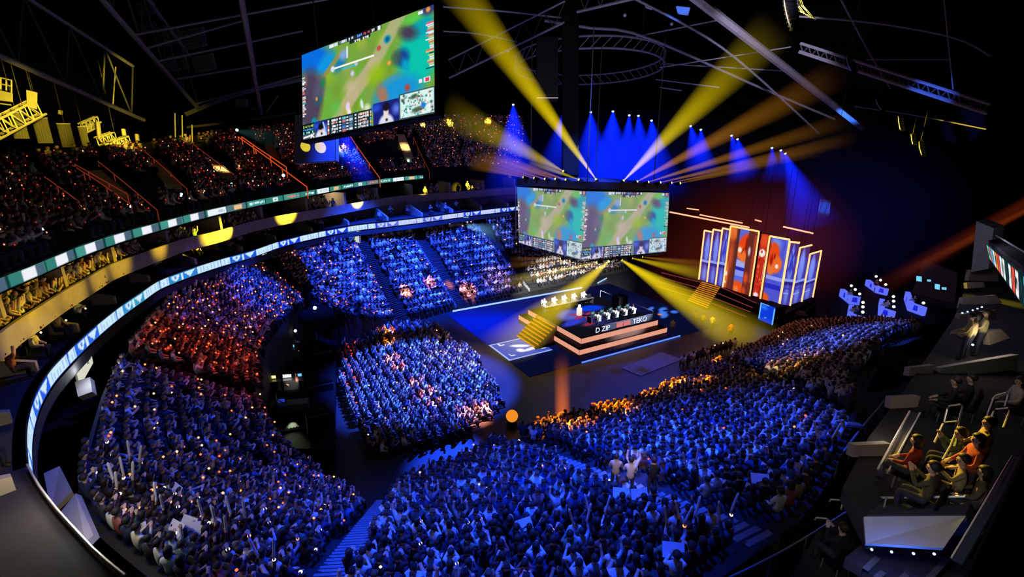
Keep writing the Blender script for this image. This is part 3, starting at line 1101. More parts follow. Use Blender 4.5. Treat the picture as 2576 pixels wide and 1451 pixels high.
# LED strip with lettering standing on the front stage edge
ls = thing('lettered_light_panel', S(2.6, .75, 2.06), 'long low LED panel with white letters on the front stage edge', 'LED sign')
lo = Vector(ls.location)
sbox(2.2, 10.2, .55, .7, 2.06, 2.72, 'panel', 'navy', ls, lo)


def lettering(txt, size, a, b, z, mat, parent, org, name='lettering'):
    cu = bpy.data.curves.new(name, 'FONT'); cu.body = txt; cu.size = size; cu.extrude = .01
    tmp = bpy.data.objects.new('tmp', cu); COL.objects.link(tmp)
    dg = bpy.context.evaluated_depsgraph_get()
    me = bpy.data.meshes.new_from_object(tmp.evaluated_get(dg))
    bpy.data.objects.remove(tmp)
    # stand the letters up facing -b
    R = Matrix((A_, Vector((0, 0, 1)), -B_)).transposed().to_4x4()
    me.transform(Matrix.Translation(S(a, b, z) - Vector(org)) @ R)
    me.materials.clear(); me.materials.append(M[mat])
    o = bpy.data.objects.new(name, me); link(o, parent)
    return o


lettering('D ZIP', .78, 2.35, .53, 2.12, 'white_text', ls, lo)
lettering('TEKO', .78, 7.35, .53, 2.12, 'white_text', ls, lo)
sbox(5.1, 6.0, .5, .56, 2.14, 2.66, 'pink_block', 'pink_text', ls, lo)
sbox(6.1, 7.0, .5, .56, 2.14, 2.66, 'pink_block', 'pink_text', ls, lo)

fm = thing('floor_mat', P(1563, 926, 20.98), 'plain grey mat lying on the dark floor in front of the player stage', 'mat')
M['mat'] = surf('grey_mat', (.16, .16, .18), .6)
mb = MB(); mb.prism([P(x, y, 20.98) - Vector(fm.location) for x, y in ((1563, 926), (1612, 946), (1716, 904), (1664, 886))], (0, 0, .03)); mb.build('mat_sheet', 'mat', fm)
# gaming chairs
def make_chair():
    r = thing('gaming_chair', (0, 0, 0), 'chair', 'chair', 'gaming chairs on the stage')
    mb = MB(); mb.box((0, 0, .47), .52, .52, .12, bev=.04); mb.build('seat', 'chair', r)
    mb = MB(); mb.box((0, -.27, .80), .40, .10, .62, Matrix.Rotation(.12, 3, 'X'), .04); mb.build('backrest', 'chair', r)
    mb = MB(); mb.tube([(0, 0, .06), (0, 0, .42)], .04, 6)
    for k in range(5):
        w = 2 * PI * k / 5
        mb.tube([(0, 0, .08), (.3 * math.cos(w), .3 * math.sin(w), .05)], .025, 5)
    mb.build('base', 'black', r)
    for sx in (-1, 1):
        mb = MB(); mb.box((sx * .3, .02, .68), .07, .3, .04); mb.box((sx * .3, .02, .58), .04, .06, .2); mb.build('armrest', 'black', r)
    return r


def make_monitor():
    r = thing('monitor', (0, 0, 0), 'monitor', 'monitor', 'player monitors')
    im = Img(16, 9, (60, 90, 110)); im.blob(.5, .5, .4, .4, (130, 190, 190), 0, .8)
    pts = patch_pts((-.28, -.02, .45), (.28, -.02, .45), (.28, -.02, .12), (-.28, -.02, .12), 16, 9)
    me = grid_mesh('display', pts, im.a); me.materials.append(M['led'])
    link(bpy.data.objects.new('display', me), r)
    mb = MB(); mb.box((0, .01, .285), .60, .04, .37, bev=.01); mb.build('casing', 'black', r)
    mb = MB(); mb.tube([(0, .03, .01), (0, .03, .15)], .02, 5); mb.box((0, .03, .01), .22, .16, .015); mb.build('stand', 'black', r)
    return r


angA = math.atan2(A_.y, A_.x)
ORD = ['first', 'second', 'third', 'fourth', 'fifth']
chair0, mon0 = make_chair(), make_monitor()
PLAYER_SEATS = []
first = True
for row, (a0, da, bchair, bmon, face) in {'front': (4.15, 1.22, 2.35, 3.25, 1), 'far': (1.9, 1.42, 9.15, 8.25, -1)}.items():
    for k in range(5):
        side = 'at the front player desk' if row == 'front' else 'at the far player desk'
        c = chair0 if first else dup(chair0)
        m_ = mon0 if first else dup(mon0)
        first = False
        c.location = S(a0 + k * da, bchair, 2.06); c.rotation_euler = (0, 0, angA if face > 0 else angA + PI)
        c['label'] = 'pale gaming chair %s, %s from the left' % (side, ORD[k])
        m_.location = S(a0 + k * da, bmon, 2.81); m_.rotation_euler = (0, 0, angA if face > 0 else angA + PI)
        m_['label'] = 'small lit monitor %s, %s from the left' % (side, ORD[k])
        PLAYER_SEATS.append((S(a0 + k * da, bchair + .03 * face, 2.06), c.rotation_euler.z, row, k))
# equipment rack and low rail at the back right of the stage
rk = thing('equipment_rack', S(9.4, 5.2, 2.06), 'black equipment rack with glass rail at the right side of the stage', 'rack')
o = Vector(rk.location)
sbox(9.0, 10.3, 4.6, 5.8, 2.06, 3.6, 'cabinet', 'black', rk, o)
mb = MB(); mb.tube([O_ - o + SL(10.5, .8, 2.9), O_ - o + SL(10.5, 9.6, 2.9)], .04, 5)
for b_ in (.8, 3, 5.2, 7.4, 9.6):
    mb.tube([O_ - o + SL(10.5, b_, 2.06), O_ - o + SL(10.5, b_, 2.9)], .03, 5)
mb.build('side_rail', 'steel', rk)
# small centrepiece between the teams
ct = thing('trophy_stand', S(4.2, 5.6, 2.06), 'small dark plinth with a metal cup in the middle of the stage pattern', 'plinth')
mb = MB(); mb.box((0, 0, .45), .45, .45, .9, SR, .03); mb.build('plinth', 'brown', ct)
mb = MB(); mb.ball((0, 0, 1.05), .18, 8, 6, (1, 1, 1.4)); mb.build('cup', 'steel', ct, True)

# =================================================================== MAIN STAGE WITH PORTAL PANELS
PN = [((1759.5, 702.6), (1780, 709), 581.7), ((1780, 709), (1801.5, 716), 579), ((1801.5, 716), (1820, 722), 576.6), ((1820, 722), (1887.6, 744.5), 571.6),
      ((1889, 746), (1913, 751), 592), ((1914, 751), (1961, 765), 596), ((1961, 765), (1985, 768), 610), ((1985, 768), (2014, 758), 624), ((2014, 758), (2042, 747), 639)]
def panel_image(k):
    w, h = 40, 90
    im = Img(w, h, (84, 88, 215))
    B = im.blob
    if k in (0, 1, 2, 6, 7, 8):
        im.a[:] = np.array((72, 62, 170)); im.rect(0, 0, 1, .22, (92, 40, 92), .75)
        B(.5, .35, .30, .34, (120, 140, 250), 0, .4); B(.5, .25, .16, .16, (140, 150, 255), 0, .5); B(.5, .12, .05, .12, (130, 140, 245), 0, .5)
        if k in (2, 6):
            im.line(.3, .1, .75, .45, .025, (50, 50, 190)); im.line(.75, .1, .3, .45, .025, (50, 50, 190)); B(.5, .36, .2, .2, (60, 64, 200), 0, .6)
        im.rect(0, .58, 1, .62, (150, 165, 255)); im.rect(0, .62, 1, .68, (40, 36, 130)); B(.5, .85, .28, .22, (110, 125, 235), 0, .6)
        if k >= 6:
            im.rect(0, .72, 1, .74, (60, 60, 200)); im.rect(.2, .8, .7, .82, (150, 165, 255))
    elif k == 3:
        im.a[:] = np.array((120, 46, 34)); im.rect(.36, 0, .64, 1, (96, 112, 228))
        B(.10, .10, .22, .16, (245, 120, 50), 0, .5); B(.12, .45, .14, .4, (205, 80, 40), 0, .8); B(.04, .80, .10, .3, (245, 130, 60), 0, .6)
        im.rect(.36, .50, .64, .60, (165, 180, 255)); im.rect(.36, .60, .64, .66, (38, 40, 190)); im.rect(.36, .66, .64, .74, (140, 155, 250))
        B(.56, .28, .26, .24, (240, 72, 22), .2, .25); B(.50, .40, .20, .16, (252, 120, 45), -.5, .4); B(.62, .24, .05, .16, (150, 20, 15), 0, .5); B(.52, .34, .04, .08, (170, 30, 20), .4, .6)
        B(.42, .34, .08, .05, (250, 240, 235), 0, .4); B(.50, .94, .26, .14, (242, 86, 30), 0, .3); B(.46, .96, .10, .07, (252, 130, 60), 0, .5)
        im.rect(.24, 0, .36, 1, (92, 44, 40)); im.rect(.64, 0, .86, 1, (108, 44, 38)); B(.74, .33, .05, .09, (225, 205, 210), 0, .5); B(.74, .75, .1, .12, (225, 80, 35), 0, .6); B(.72, .95, .1, .1, (215, 70, 30), 0, .6)
        im.rect(.86, .08, .97, .80, (170, 66, 44)); B(.03, .76, .06, .05, (255, 250, 245), 0, .4); B(.0, .90, .08, .025, (255, 250, 245), 0, .4)
    elif k == 4:
        im.a[:] = np.array((205, 45, 28)); B(.5, .1, .5, .14, (235, 80, 35), 0, .6)
        rr = random.Random(4)
        for i in range(22):
            B(rr.uniform(.1, .9), rr.uniform(.35, .9), .1, .03, rr.choice([(245, 90, 50), (150, 25, 20), (240, 120, 60)]), rr.uniform(-1, 1), .6)
        B(.45, .30, .36, .07, (245, 240, 240), 0, .25); B(.4, .28, .12, .03, (200, 60, 40), 0, .5); B(.4, .97, .3, .05, (245, 240, 240), 0, .4)
        im.rect(.82, 0, 1, 1, (90, 36, 34)); im.rect(.74, .45, .8, .72, (250, 235, 225), .7)
    else:
        B(.35, .12, .4, .16, (120, 150, 245), 0, .7); B(.22, .30, .42, .24, (238, 76, 22), .3, .22); B(.50, .42, .32, .16, (248, 108, 40), .6, .3); B(.25, .50, .22, .12, (245, 120, 50), -.4, .4); B(.25, .36, .1, .12, (170, 25, 20), 0, .6)
        B(.38, .30, .05, .06, (150, 20, 15), 0, .5); B(.55, .44, .10, .04, (250, 238, 235), 0, .4); im.rect(0, .60, 1, .66, (150, 165, 255)); im.rect(0, .72, 1, .80, (40, 44, 200)); B(.15, .98, .3, .12, (240, 90, 35), 0, .35)
        im.rect(0, 0, .1, 1, (110, 40, 40)); im.rect(.86, .0, .9, .6, (90, 110, 240))
    return im.a * .95


for k, (bl, br, ty) in enumerate(PN):
    b0 = P(bl[0], bl[1], 19.0); b1 = P(br[0], br[1], 19.0)
    t = (b0 - CAM).dot(FW)
    hgt = (bl[1] - ty) * t / FPX / math.cos(TH) * .985
    up = Vector((0, 0, hgt))
    if k == 4:
        b0 = b0 + Vector((.3, .5, 0)); b1 = b1 + Vector((.3, .5, 0))
    names = ['first narrow portal panel at the far left of the main stage', 'second narrow portal panel from the left of the main stage', 'third narrow portal panel from the left of the main stage',
             'wide portal panel with the left half of the orange bloom', 'narrow red centre panel between the two wide portals', 'wide portal panel with the right half of the orange bloom',
             'portal panel directly right of the wide panels', 'second portal panel from the right end of the main stage', 'last portal panel at the right end of the main stage']
    r = thing('portal_panel', b0, names[k], 'stage screen', 'portal panels of the main stage')
    pts = patch_pts(up, b1 - b0 + up, b1 - b0, (0, 0, 0), 40, 90)
    me = grid_mesh('display', pts, panel_image(k)); me.materials.append(M['led'])
    link(bpy.data.objects.new('display', me), r)
    ux = (b1 - b0).normalized(); nn = Vector((ux.y, -ux.x, 0))
    mb = MB(); mb.prism([Vector((0, 0, 0)) - nn * .05, b1 - b0 - nn * .05, b1 - b0 - nn * .35, -nn * .35], up); mb.build('backing', 'black', r)
    if k != 4:
        mb = MB()
        f = nn * .12
        mb.tube([f, f + up], .11, 4); mb.tube([f + up, b1 - b0 + f + up], .11, 4)
        if k in (3, 5, 8):
            mb.tube([b1 - b0 + f + up, b1 - b0 + f], .10, 4)
        mb.build('light_frame', 'frame_glow', r)

# stepped platform
ms_ = thing('main_stage_platform', P(1800, 760, 21), 'dark stepped platform with thin glowing edges before the portal panels', 'stage platform')
o = Vector(ms_.location)
steps = [((1664, 686), (1814, 723), (1903, 763), 1.75), ((1660, 697), (1806, 738), (1893, 774), 1.3), ((1655, 708), (1799, 751), (1888, 785), .85), ((1650, 719), (1789, 762), (1878, 797), .4)]
bk = [P(1690, 672, 19.2), P(1759.5, 702.6, 19), P(1887, 744.5, 19), P(1961, 768, 19), P(2052, 746, 19)]
for k, (l_, m_, r_, zz) in enumerate(steps):
    a, b, c = P(*l_, H - zz), P(*m_, H - zz), P(*r_, H - zz)
    mb = MB()
    poly = [a, b, c, P(1965, 790, 19.0), bk[4], bk[3], bk[2], bk[1], bk[0]] if k == 0 else [a, b, c, P(1965, 790, 19.0), bk[2], bk[1], bk[0]]
    poly = [Vector((p.x, p.y, zz)) - o - Vector((0, 0, 0)) for p in poly]
    for p in poly: p.z = zz - o.z
    mb.prism([Vector((p.x, p.y, -o.z)) for p in poly], (0, 0, zz - k * .002)); mb.build('step', 'black', ms_)
    mb = MB(); mb.tube([p - o + Vector((0, 0, .02)) for p in (a, b, c)], .035, 4); mb.build('edge_light', 'pink_edge', ms_)
# stair of the main stage
ss = thing('stage_stair', P(1755, 765, 21), 'wide glowing orange stair up to the main stage', 'stairs')
o = Vector(ss.location)
tl, tr, br_, bl_ = P(1768, 708, 19.1), P(1814, 721, 19.1), P(1779, 776, 20.9), P(1731, 757, 20.9)
for k in range(12):
    f0, f1 = k / 12, (k + 1) / 12
    a, b = bl_.lerp(tl, f0), br_.lerp(tr, f0); c, d = br_.lerp(tr, f1), bl_.lerp(tl, f1)
    zt = .1 + 1.8 * f1
    mb = MB(); mb.prism([Vector((p.x, p.y, 0)) - o for p in (a, b, c, d)], (0, 0, zt + .02)); mb.build('step', 'brown', ss)
    mb = MB(); mb.tube([Vector((a.x, a.y, zt)) - o, Vector((b.x, b.y, zt)) - o], .07, 4); mb.build('step_light', 'orange_step', ss)
# blue LED box right of the steps
bx = thing('led_box', P(1907, 815, 20.9), 'bright blue LED box at the right end of the stage steps', 'LED box')
o = Vector(bx.location)
q = [P(1907, 803, 20.5), P(1944, 818, 20.5)]
t0 = (q[0] - CAM).dot(FW); up = Vector((0, 0, 45 * t0 / FPX))
im = Img(30, 34, (14, 60, 215)); im.blob(.3, .2, .3, .2, (40, 120, 255), 0, .8); im.rect(0, 0, .1, .9, (110, 190, 255)); im.rect(.9, .1, 1, 1, (110, 190, 255)); im.rect(0, 0, .6, .06, (110, 190, 255)); im.blob(.45, .75, .12, .04, (90, 170, 255), -.5, .4)
me = grid_mesh('display', patch_pts(q[0] + up - o, q[1] + up - o, q[1] - o, q[0] - o, 30, 34), im.a); me.materials.append(M['led']); link(bpy.data.objects.new('display', me), bx)
ux = (q[1] - q[0]).normalized(); nn = Vector((-ux.y, ux.x, 0))
mb = MB(); mb.prism([p - o + nn * e for p, e in ((q[0], .05), (q[1], .05), (q[1], 1.6), (q[0], 1.6))], up); mb.build('cabinet', 'black', bx)
# dark second riser on the right end with red treads
rr_ = thing('side_riser', P(1985, 800, 21), 'dark riser with dull red treads at the right end of the main stage', 'riser')
o = Vector(rr_.location)
mb = MB(); mb.prism([Vector((p.x, p.y, 0)) - o for p in (P(1950, 812, 20), P(2010, 800, 20), P(2055, 768, 20), P(2000, 770, 20))], (0, 0, 1.2)); mb.build('deck', 'black', rr_)
for k in range(3):
    mb = MB(); a, b = P(1990 + k * 5, 776 + k * 6, 19.6), P(2025 + k * 3, 786 + k * 4, 19.6); mb.tube([a - o, b - o], .08, 4); mb.build('tread_light', 'brown', rr_)

# glowing tubes above the main stage
for (x0, y0, x1, y1, t, r, lb) in ((1684, 533, 1885, 572, 66, .10, 'longest glowing orange light tube running right from the screen cluster'), (1760, 540, 1868, 561, 70, .09, 'second glowing tube just above the longest one'),
                                  (1970, 570, 2046, 587, 62, .10, 'glowing tube above the right end of the portal panels'), (1728, 524, 1758, 528, 72, .08, 'short glowing tube highest at the left above the stage'),
                                  (1900, 553, 1915, 557, 68, .09, 'very short glowing tube above the red centre panel')):
    a, b = PT(x0, y0, t), PT(x1, y1, t - 1.5)
    r_ = thing('light_tube', a, lb, 'light tube', 'orange light tubes over the main stage')
    mb = MB(); mb.tube([(0, 0, 0), b - a], r, 6); mb.build('tube', 'red_tube', r_)
    for p in (Vector((0, 0, 0)), b - a):
        mb = MB(); mb.tube([p, p + Vector((0, 0, 7))], .025, 4); mb.build('hanger', 'cable', r_)
# thin yellow lit lighting bars behind the panels
for (x0, y0, x1, y1, lb) in ((1985, 648, 2055, 634, 'yellow lit lighting bar crossing above the right portal panels'), (1870, 585, 1978, 592, 'dim yellow lit truss above the red centre panel'), (1960, 604, 2000, 606, 'short dim yellow truss right of the wide portals'), (2000, 618, 2030, 620, 'small dim yellow truss near the last portals')):
    a, b = PT(x0, y0, 66), PT(x1, y1, 64)
    r_ = thing('lighting_bar', a, lb, 'truss')
    mb = MB(); mb.lattice(Vector((0, 0, 0)), b - a, .35, 12, .03); mb.build('truss', 'catwalk', r_)
    mb = MB(); mb.tube([(b - a) * .5, (b - a) * .5 + Vector((0, 0, 9))], .03, 4); mb.build('hanger', 'cable', r_)
NTH = ['first', 'second', 'third', 'fourth', 'fifth', 'sixth', 'seventh', 'eighth', 'ninth', 'tenth']
# =================================================================== PORTALS, RAILS, SMALL LAMPS
def boxface(name, label, cat, quad_px, t, depth, mat, group=None):
    """slab whose front shows as the given pixel quad (tl, tr, br, bl) at distance t (or 4 distances)"""
    tt = t if isinstance(t, (list, tuple)) else [t] * 4
    q = [PT(p[0], p[1], k) for p, k in zip(quad_px, tt)]
    o = q[3]
    n = (q[1] - q[0]).cross(q[3] - q[0]).normalized()
    if n.dot(CAM - q[0]) < 0: n = -n
    r = thing(name, o, label, cat, group)
    mb = MB(); mb.prism([p - o for p in q], -n * depth); mb.build('panel', mat, r)
    return r


M['portal'] = emit('portal_light', L3(225, 225, 205), .9)  # the lit wall in each doorway is put in as emission
M['portal_blue'] = emit('portal_blue', L3(25, 110, 210), .8)
def portal(lab, q, t, blue=None):
    r = boxface('concourse_portal', lab, 'portal', q, t, .3, 'portal', 'lit doorways under the blue ribbon board')
    o = Vector(r.location)
    c = [PT(p[0], p[1], t) - o for p in q]
    mb = MB(); mb.tube([c[3], c[0], c[1], c[2]], .06, 4); mb.build('door_frame', 'greywall', r)
    if blue:
        b = [PT(p[0], p[1], t) - o for p in blue]
        mb = MB(); mb.quad(*b); mb.build('blue_panel', 'portal_blue', r)
    return r


portal('white lit doorway at the top of the dim far-left aisle', [(646, 628), (664, 624), (668, 646), (657, 640)], 47, [(632, 632), (641, 629), (642, 645), (634, 646)])
portal('white doorway edge beside a blue panel above the wide blue aisle', [(897, 576), (905, 575), (904, 610), (888, 610)], 57.5, [(872, 580), (894, 577), (892, 603), (874, 592)])
portal('narrow pale doorway under the ribbon near the centre screens', [(1164, 545), (1180, 544), (1177, 570), (1174, 571)], 69)
portal('bright doorway with people under the blue ribbon at left', [(184, 918), (216, 884), (222, 915), (196, 962)], 25.5)
r = boxface('concourse_wall', 'low tan wall of the concourse gap at lower left', 'wall', [(110, 1190), (150, 1172), (182, 1235), (128, 1288)], [17.5, 17.8, 16.6, 16.2], .2, 'taupe')
r = boxface('concourse_ledge', 'pale ledge standing below the bright doorway at left', 'ledge', [(188, 960), (226, 948), (232, 985), (196, 998)], [25, 25, 24, 24], .3, 'greywall')
r = boxface('concourse_wall', 'curved grey wall falling away at the lower left corner', 'wall', [(150, 1290), (190, 1240), (235, 1345), (215, 1365)], [16, 16.4, 14.5, 14.2], .2, 'greywall')


def rail_run(label, pxs, surf_, r=.035, second=.28, height=.0, mat='rail', posts=5, post_h=.95, pull=1.0):
    pts = [surf_.on(x, y, height) for x, y in pxs]
    pts = [CAM + (p - CAM) * pull for p in pts]
    c = catmull([tuple(p) for p in pts], 24)
    o = Vector(c[0])
    rt = thing('handrail', o, label, 'handrail')
    mb = MB(); mb.tube([Vector(p) - o for p in c], r, 6); mb.build('top_rail', mat, rt)
    if second:
        mb = MB(); mb.tube([Vector(p) - o - Vector((0, 0, second)) for p in c], r * .8, 6); mb.build('lower_rail', mat, rt)
    for k in np.linspace(0, 23, posts).astype(int):
        mb = MB(); p = Vector(c[k]) - o; mb.tube([p, p - Vector((0, 0, post_h))], r * .9, 5); mb.build('post', mat, rt)
    return rt


rail_run('long double handrail across the near right crowd', [(1376, 1141), (1450, 1111), (1560, 1068), (1645, 1031)], bowl, .05)
rail_run('curved double handrail in front of the near crowd left of the bright stair', [(1062, 1211), (1150, 1203), (1230, 1190), (1325, 1157)], bowl, .04)
rail_run('steep end rail beside the blue floor gap at bottom centre', [(1079, 1150), (1066, 1195), (1050, 1235), (1030, 1300)], bowl, .05, .0)
rail_run('grey handrail above the lower left crowd', [(690, 1234), (750, 1256), (800, 1268), (868, 1279)], bowl, .035)
rail_run('short dark handrail at the head of the bottom stair', [(930, 1283), (975, 1288), (1010, 1290)], bowl, .035)
rail_run('slim handrail in the crowd at far left', [(508, 1030), (520, 1066), (545, 1105)], bowl, .03, .0)
rail_run('long thin rail at the bottom right edge of the bowl', [(1820, 1458), (1900, 1421), (2000, 1367), (2131, 1286)], bowl, .03, .0)
rail_run('pale rail behind the right-hand crowd by the suites', [(2236, 995), (2180, 1060), (2110, 1150)], bowl, .04, .0)
for lab, pts in (('first faint red-lit handrail from the left in the upper deck', [(75, 423), (120, 450), (200, 508)]), ('second red-lit handrail in the upper deck', [(176, 412), (240, 452), (330, 515)]),
                 ('third red-lit handrail in the upper deck, close beside the second', [(188, 413), (250, 448), (320, 488)]), ('fourth red-lit handrail in the upper deck', [(246, 405), (320, 465), (395, 528)]),
                 ('fifth red-lit handrail in the upper deck', [(358, 376), (410, 420), (470, 475)]), ('faint handrail right of the tan stair in the upper deck', [(482, 360), (535, 400), (590, 440)]),
                 ('bright orange-lit handrail left of the hanging screen', [(599, 344), (680, 402), (772, 470)]), ('thin red-lit handrail just above the bright orange one', [(608, 344), (660, 380), (720, 420)]),
                 ('orange-lit handrail right of the blue beam below the hanging screen', [(876, 335), (915, 392), (955, 447)]), ('faint handrail right of the red exit lamp', [(1040, 345), (1060, 390), (1080, 430)])):
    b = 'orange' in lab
    M.setdefault('rail_red', emit('red_glow_rail', L3(130, 46, 26), .7)); M.setdefault('rail_orange', emit('orange_glow_rail', L3(220, 80, 32), .85))  # red and orange light on the rails is put in as emission
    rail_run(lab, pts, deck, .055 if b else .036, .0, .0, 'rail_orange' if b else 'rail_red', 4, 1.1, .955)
# tan lit stair flights in the upper deck
M['tan'] = surf('tan_stair', (.62, .48, .27), .8)
TAN = [((388, 408), (440, 478), 9), ((238, 437), (312, 503), 7), ((532, 410), (575, 452), 8), ((672, 360), (692, 402), 6), ((1006, 342), (1030, 405), 8), ((848, 350), (858, 405), 6), ((75, 423), (200, 508), 4), ((176, 412), (330, 515), 4), ((246, 405), (395, 528), 4), ((358, 376), (470, 475), 4), ((482, 360), (590, 440), 4), ((599, 344), (772, 470), 6), ((876, 335), (955, 447), 5), ((1040, 345), (1080, 430), 3)]
for lab, (x0, y0), (x1, y1), w in (('tan lit stair flight in the middle of the upper deck', (388, 408), (440, 478), 1.0), ('tan stair flight left of the middle one', (238, 437), (312, 503), .8),
                                   ('tan stair flight right of the middle one', (532, 410), (575, 452), 1.0), ('dim tan stair flight beside the unlit panel', (672, 360), (692, 402), .9), ('tan stair flight below the red exit lamp', (1006, 342), (1030, 405), 1.3),
                                   ('short tan landing strip beside the blue beam', (848, 350), (858, 405), 1.1)):
    a, b = deck.on(x0, y0), deck.on(x1, y1)
    o = b.copy(); r_ = thing('deck_stair', o, lab, 'stairs')
    d_ = Vector((*(a - b).xy, 0)).normalized(); x = Vector((d_.y, -d_.x, 0)) * w / 2
    n = 12
    mb = MB()
    for k in range(n):
        p = b.lerp(a, k / n) - o; q = b.lerp(a, (k + 1) / n) - o
        zt = q.z + .25
        mb.prism([Vector((*(p - x).xy, p.z - .2)), Vector((*(p + x).xy, p.z - .2)), Vector((*(q + x).xy, p.z - .2)), Vector((*(q - x).xy, p.z - .2))], (0, 0, zt - p.z + .2))
    mb.build('steps', 'tan', r_)


def small_lamp(name, px, py, t, r, mat, label, cat='lamp', group=None):
    p = PT(px, py, t)
    o = thing(name, p, label, cat, group)
    mb = MB(); mb.ball((0, 0, 0), r, 10, 8); mb.build('bulb', mat, o, True)
    back = (p - CAM).normalized() * r * .9
    mb = MB(); mb.ball(back, r * 1.05, 8, 6); mb.build('fitting', 'black', o, True)
    return o


for k, (x, y, w) in enumerate(((596, 327, 'highest, at the top of the upper deck'), (713, 441, 'below the unlit panel'), (583, 464, 'second below the orange handrail'), (456, 490, 'below the middle tan stair'),
                               (333, 520, 'below the left tan stair'), (219, 549, 'in the left part of the upper deck'), (111, 578, 'farthest left'), (861, 421, 'at the foot of the blue beam'), (1027, 404, 'below the right tan stair'))):
    q = deck.on(x, y); t = (q - CAM).dot(FW)
    small_lamp('aisle_lamp', x, y, t - .4, .12 + .0007 * t, 'cyan_lamp', 'small cyan white aisle lamp ' + w, 'lamp', 'aisle lamps of the upper deck')
small_lamp('exit_lamp', 996, 314, 72, .42, 'red_lamp', 'glowing red lamp under the right corner of the hanging screen')

# =================================================================== MIXING POSITION
fo = P(760, 960, 19.8)
fo.z = 0
mix = thing('mixing_platform', fo, 'dark raised control platform between the left crowd and the floor seats', 'platform')
poly = [P(x, y, 19.8) for x, y in ((662, 900), (722, 852), (846, 846), (842, 1000), (838, 1128), (705, 1128), (668, 1010))]
mb = MB(); mb.prism([Vector((p.x, p.y, 0)) - fo for p in poly], (0, 0, 1.2)); mb.build('deck', 'black', mix)
ct = PT(800, 800, 47)
cn = thing('canopy', ct, 'black canopy box over the rear of the control platform', 'canopy')
q = [PT(735, 800, 48.5), PT(790, 762, 50), PT(850, 800, 48), PT(800, 838, 46)]
mb = MB(); mb.prism([p - ct for p in q], (0, 0, .5)); mb.build('roof', 'black', cn)
for p in q:
    mb = MB(); mb.tube([p - ct, Vector((p.x, p.y, 1.2)) - ct], .08, 5); mb.build('leg', 'black', cn)
small_lamp('work_lamp', 792, 774, 46, .17, 'cyan_lamp', 'white work lamp on the black canopy')
k = 0
for lab, x0, y0, x1, y1 in (('rear console desk with blue white monitors on the control platform', 678, 905, 752, 900), ('middle console desk with a bright lamp on the control platform', 676, 985, 760, 978), ('front console desk nearest us on the control platform', 680, 1050, 775, 1040)):
    a, b = P(x0, y0, 19.8), P(x1, y1, 19.8)
    a.z = b.z = 1.2
    r_ = thing('console_desk', (a + b) / 2, lab, 'console')
    o = (a + b) / 2; d_ = (b - a).normalized(); n_ = Vector((-d_.y, d_.x, 0))
    mb = MB(); mb.prism([a - o, b - o, b - o + n_ * .9, a - o + n_ * .9], (0, 0, .85)); mb.build('cabinet', 'desk', r_)
    cols = [('cyan_screen', .2), ('desk_blue', .45), ('cyan_screen', .75)] if k == 0 else [('yellow_lamp', .12), ('white_lamp', .55), ('cyan_screen', .9)] if k == 1 else [('blue_strip', .3)]
    for mt, f in cols:
        p = (a - o).lerp(b - o, f) + n_ * .5 + Vector((0, 0, .86))
        mb = MB(); w_ = .3 if mt != 'white_lamp' else .4
        mb.prism([p - d_ * w_, p + d_ * w_, p + d_ * w_ + n_ * .2, p - d_ * w_ + n_ * .2], (0, 0, .35)); mb.build('monitor_casing', 'black', r_)
        mb = MB(); mb.quad(p - d_ * w_ * .8 - n_ * .01 + Vector((0, 0, .05)), p + d_ * w_ * .8 - n_ * .01 + Vector((0, 0, .05)), p + d_ * w_ * .8 - n_ * .01 + Vector((0, 0, .3)), p - d_ * w_ * .8 - n_ * .01 + Vector((0, 0, .3))); mb.build('monitor_screen', mt, r_)
    k += 1
for x, y, r, mt, lab in ((680, 876, .20, 'cyan_screen', 'pale blue console light at the rear left of the control platform'), (711, 882, .16, 'desk_blue', 'bluish console light at the rear centre of the control platform'), (746, 882, .20, 'cyan_lamp', 'white console light at the rear right of the control platform'), (743, 832, .13, 'white_lamp', 'small white light farthest back on the control platform'),
                         (692, 990, .10, 'green_led', 'small green console light on the control platform'), (706, 998, .08, 'cyan_screen', 'small cyan console light beside the green one'), (733, 974, .20, 'white_lamp', 'brightest white console lamp in the middle of the control platform'), (758, 1012, .12, 'desk_blue2', 'deep blue console light right of the brightest lamp'), (736, 1006, .14, 'suite_tan', 'warm tan console light below the brightest lamp')):
    M.setdefault('green_led', emit('green_led', L3(40, 230, 60), 1.0)); M.setdefault('suite_tan', emit('tan_led', L3(190, 150, 90), .8))
    small_lamp('console_light', x, y, 43.5 if y > 900 else 46.5, r, mt, lab, 'light')
for x0, y0, w_, d_, h_, lab in ((812, 905, 1.6, 1.0, 1.3, 'tall black equipment case at the right side of the control platform'), (808, 980, 1.8, 1.0, .9, 'low black equipment case at the right side of the control platform'), (800, 1060, 1.5, 1.1, 1.1, 'black equipment case near the ribbed ramp')):
    p = P(x0, y0, 19.8); r_ = thing('equipment_case', p, lab, 'equipment case')
    mb = MB(); mb.box((0, 0, h_ / 2), w_, d_, h_, Matrix.Rotation(.5, 3, 'Z'), .04); mb.build('case_body', 'black', r_)
    mb = MB(); mb.box((0, 0, h_ * .72), w_ + .02, d_ + .02, .04, Matrix.Rotation(.5, 3, 'Z')); mb.build('edge_strip', 'steel', r_)
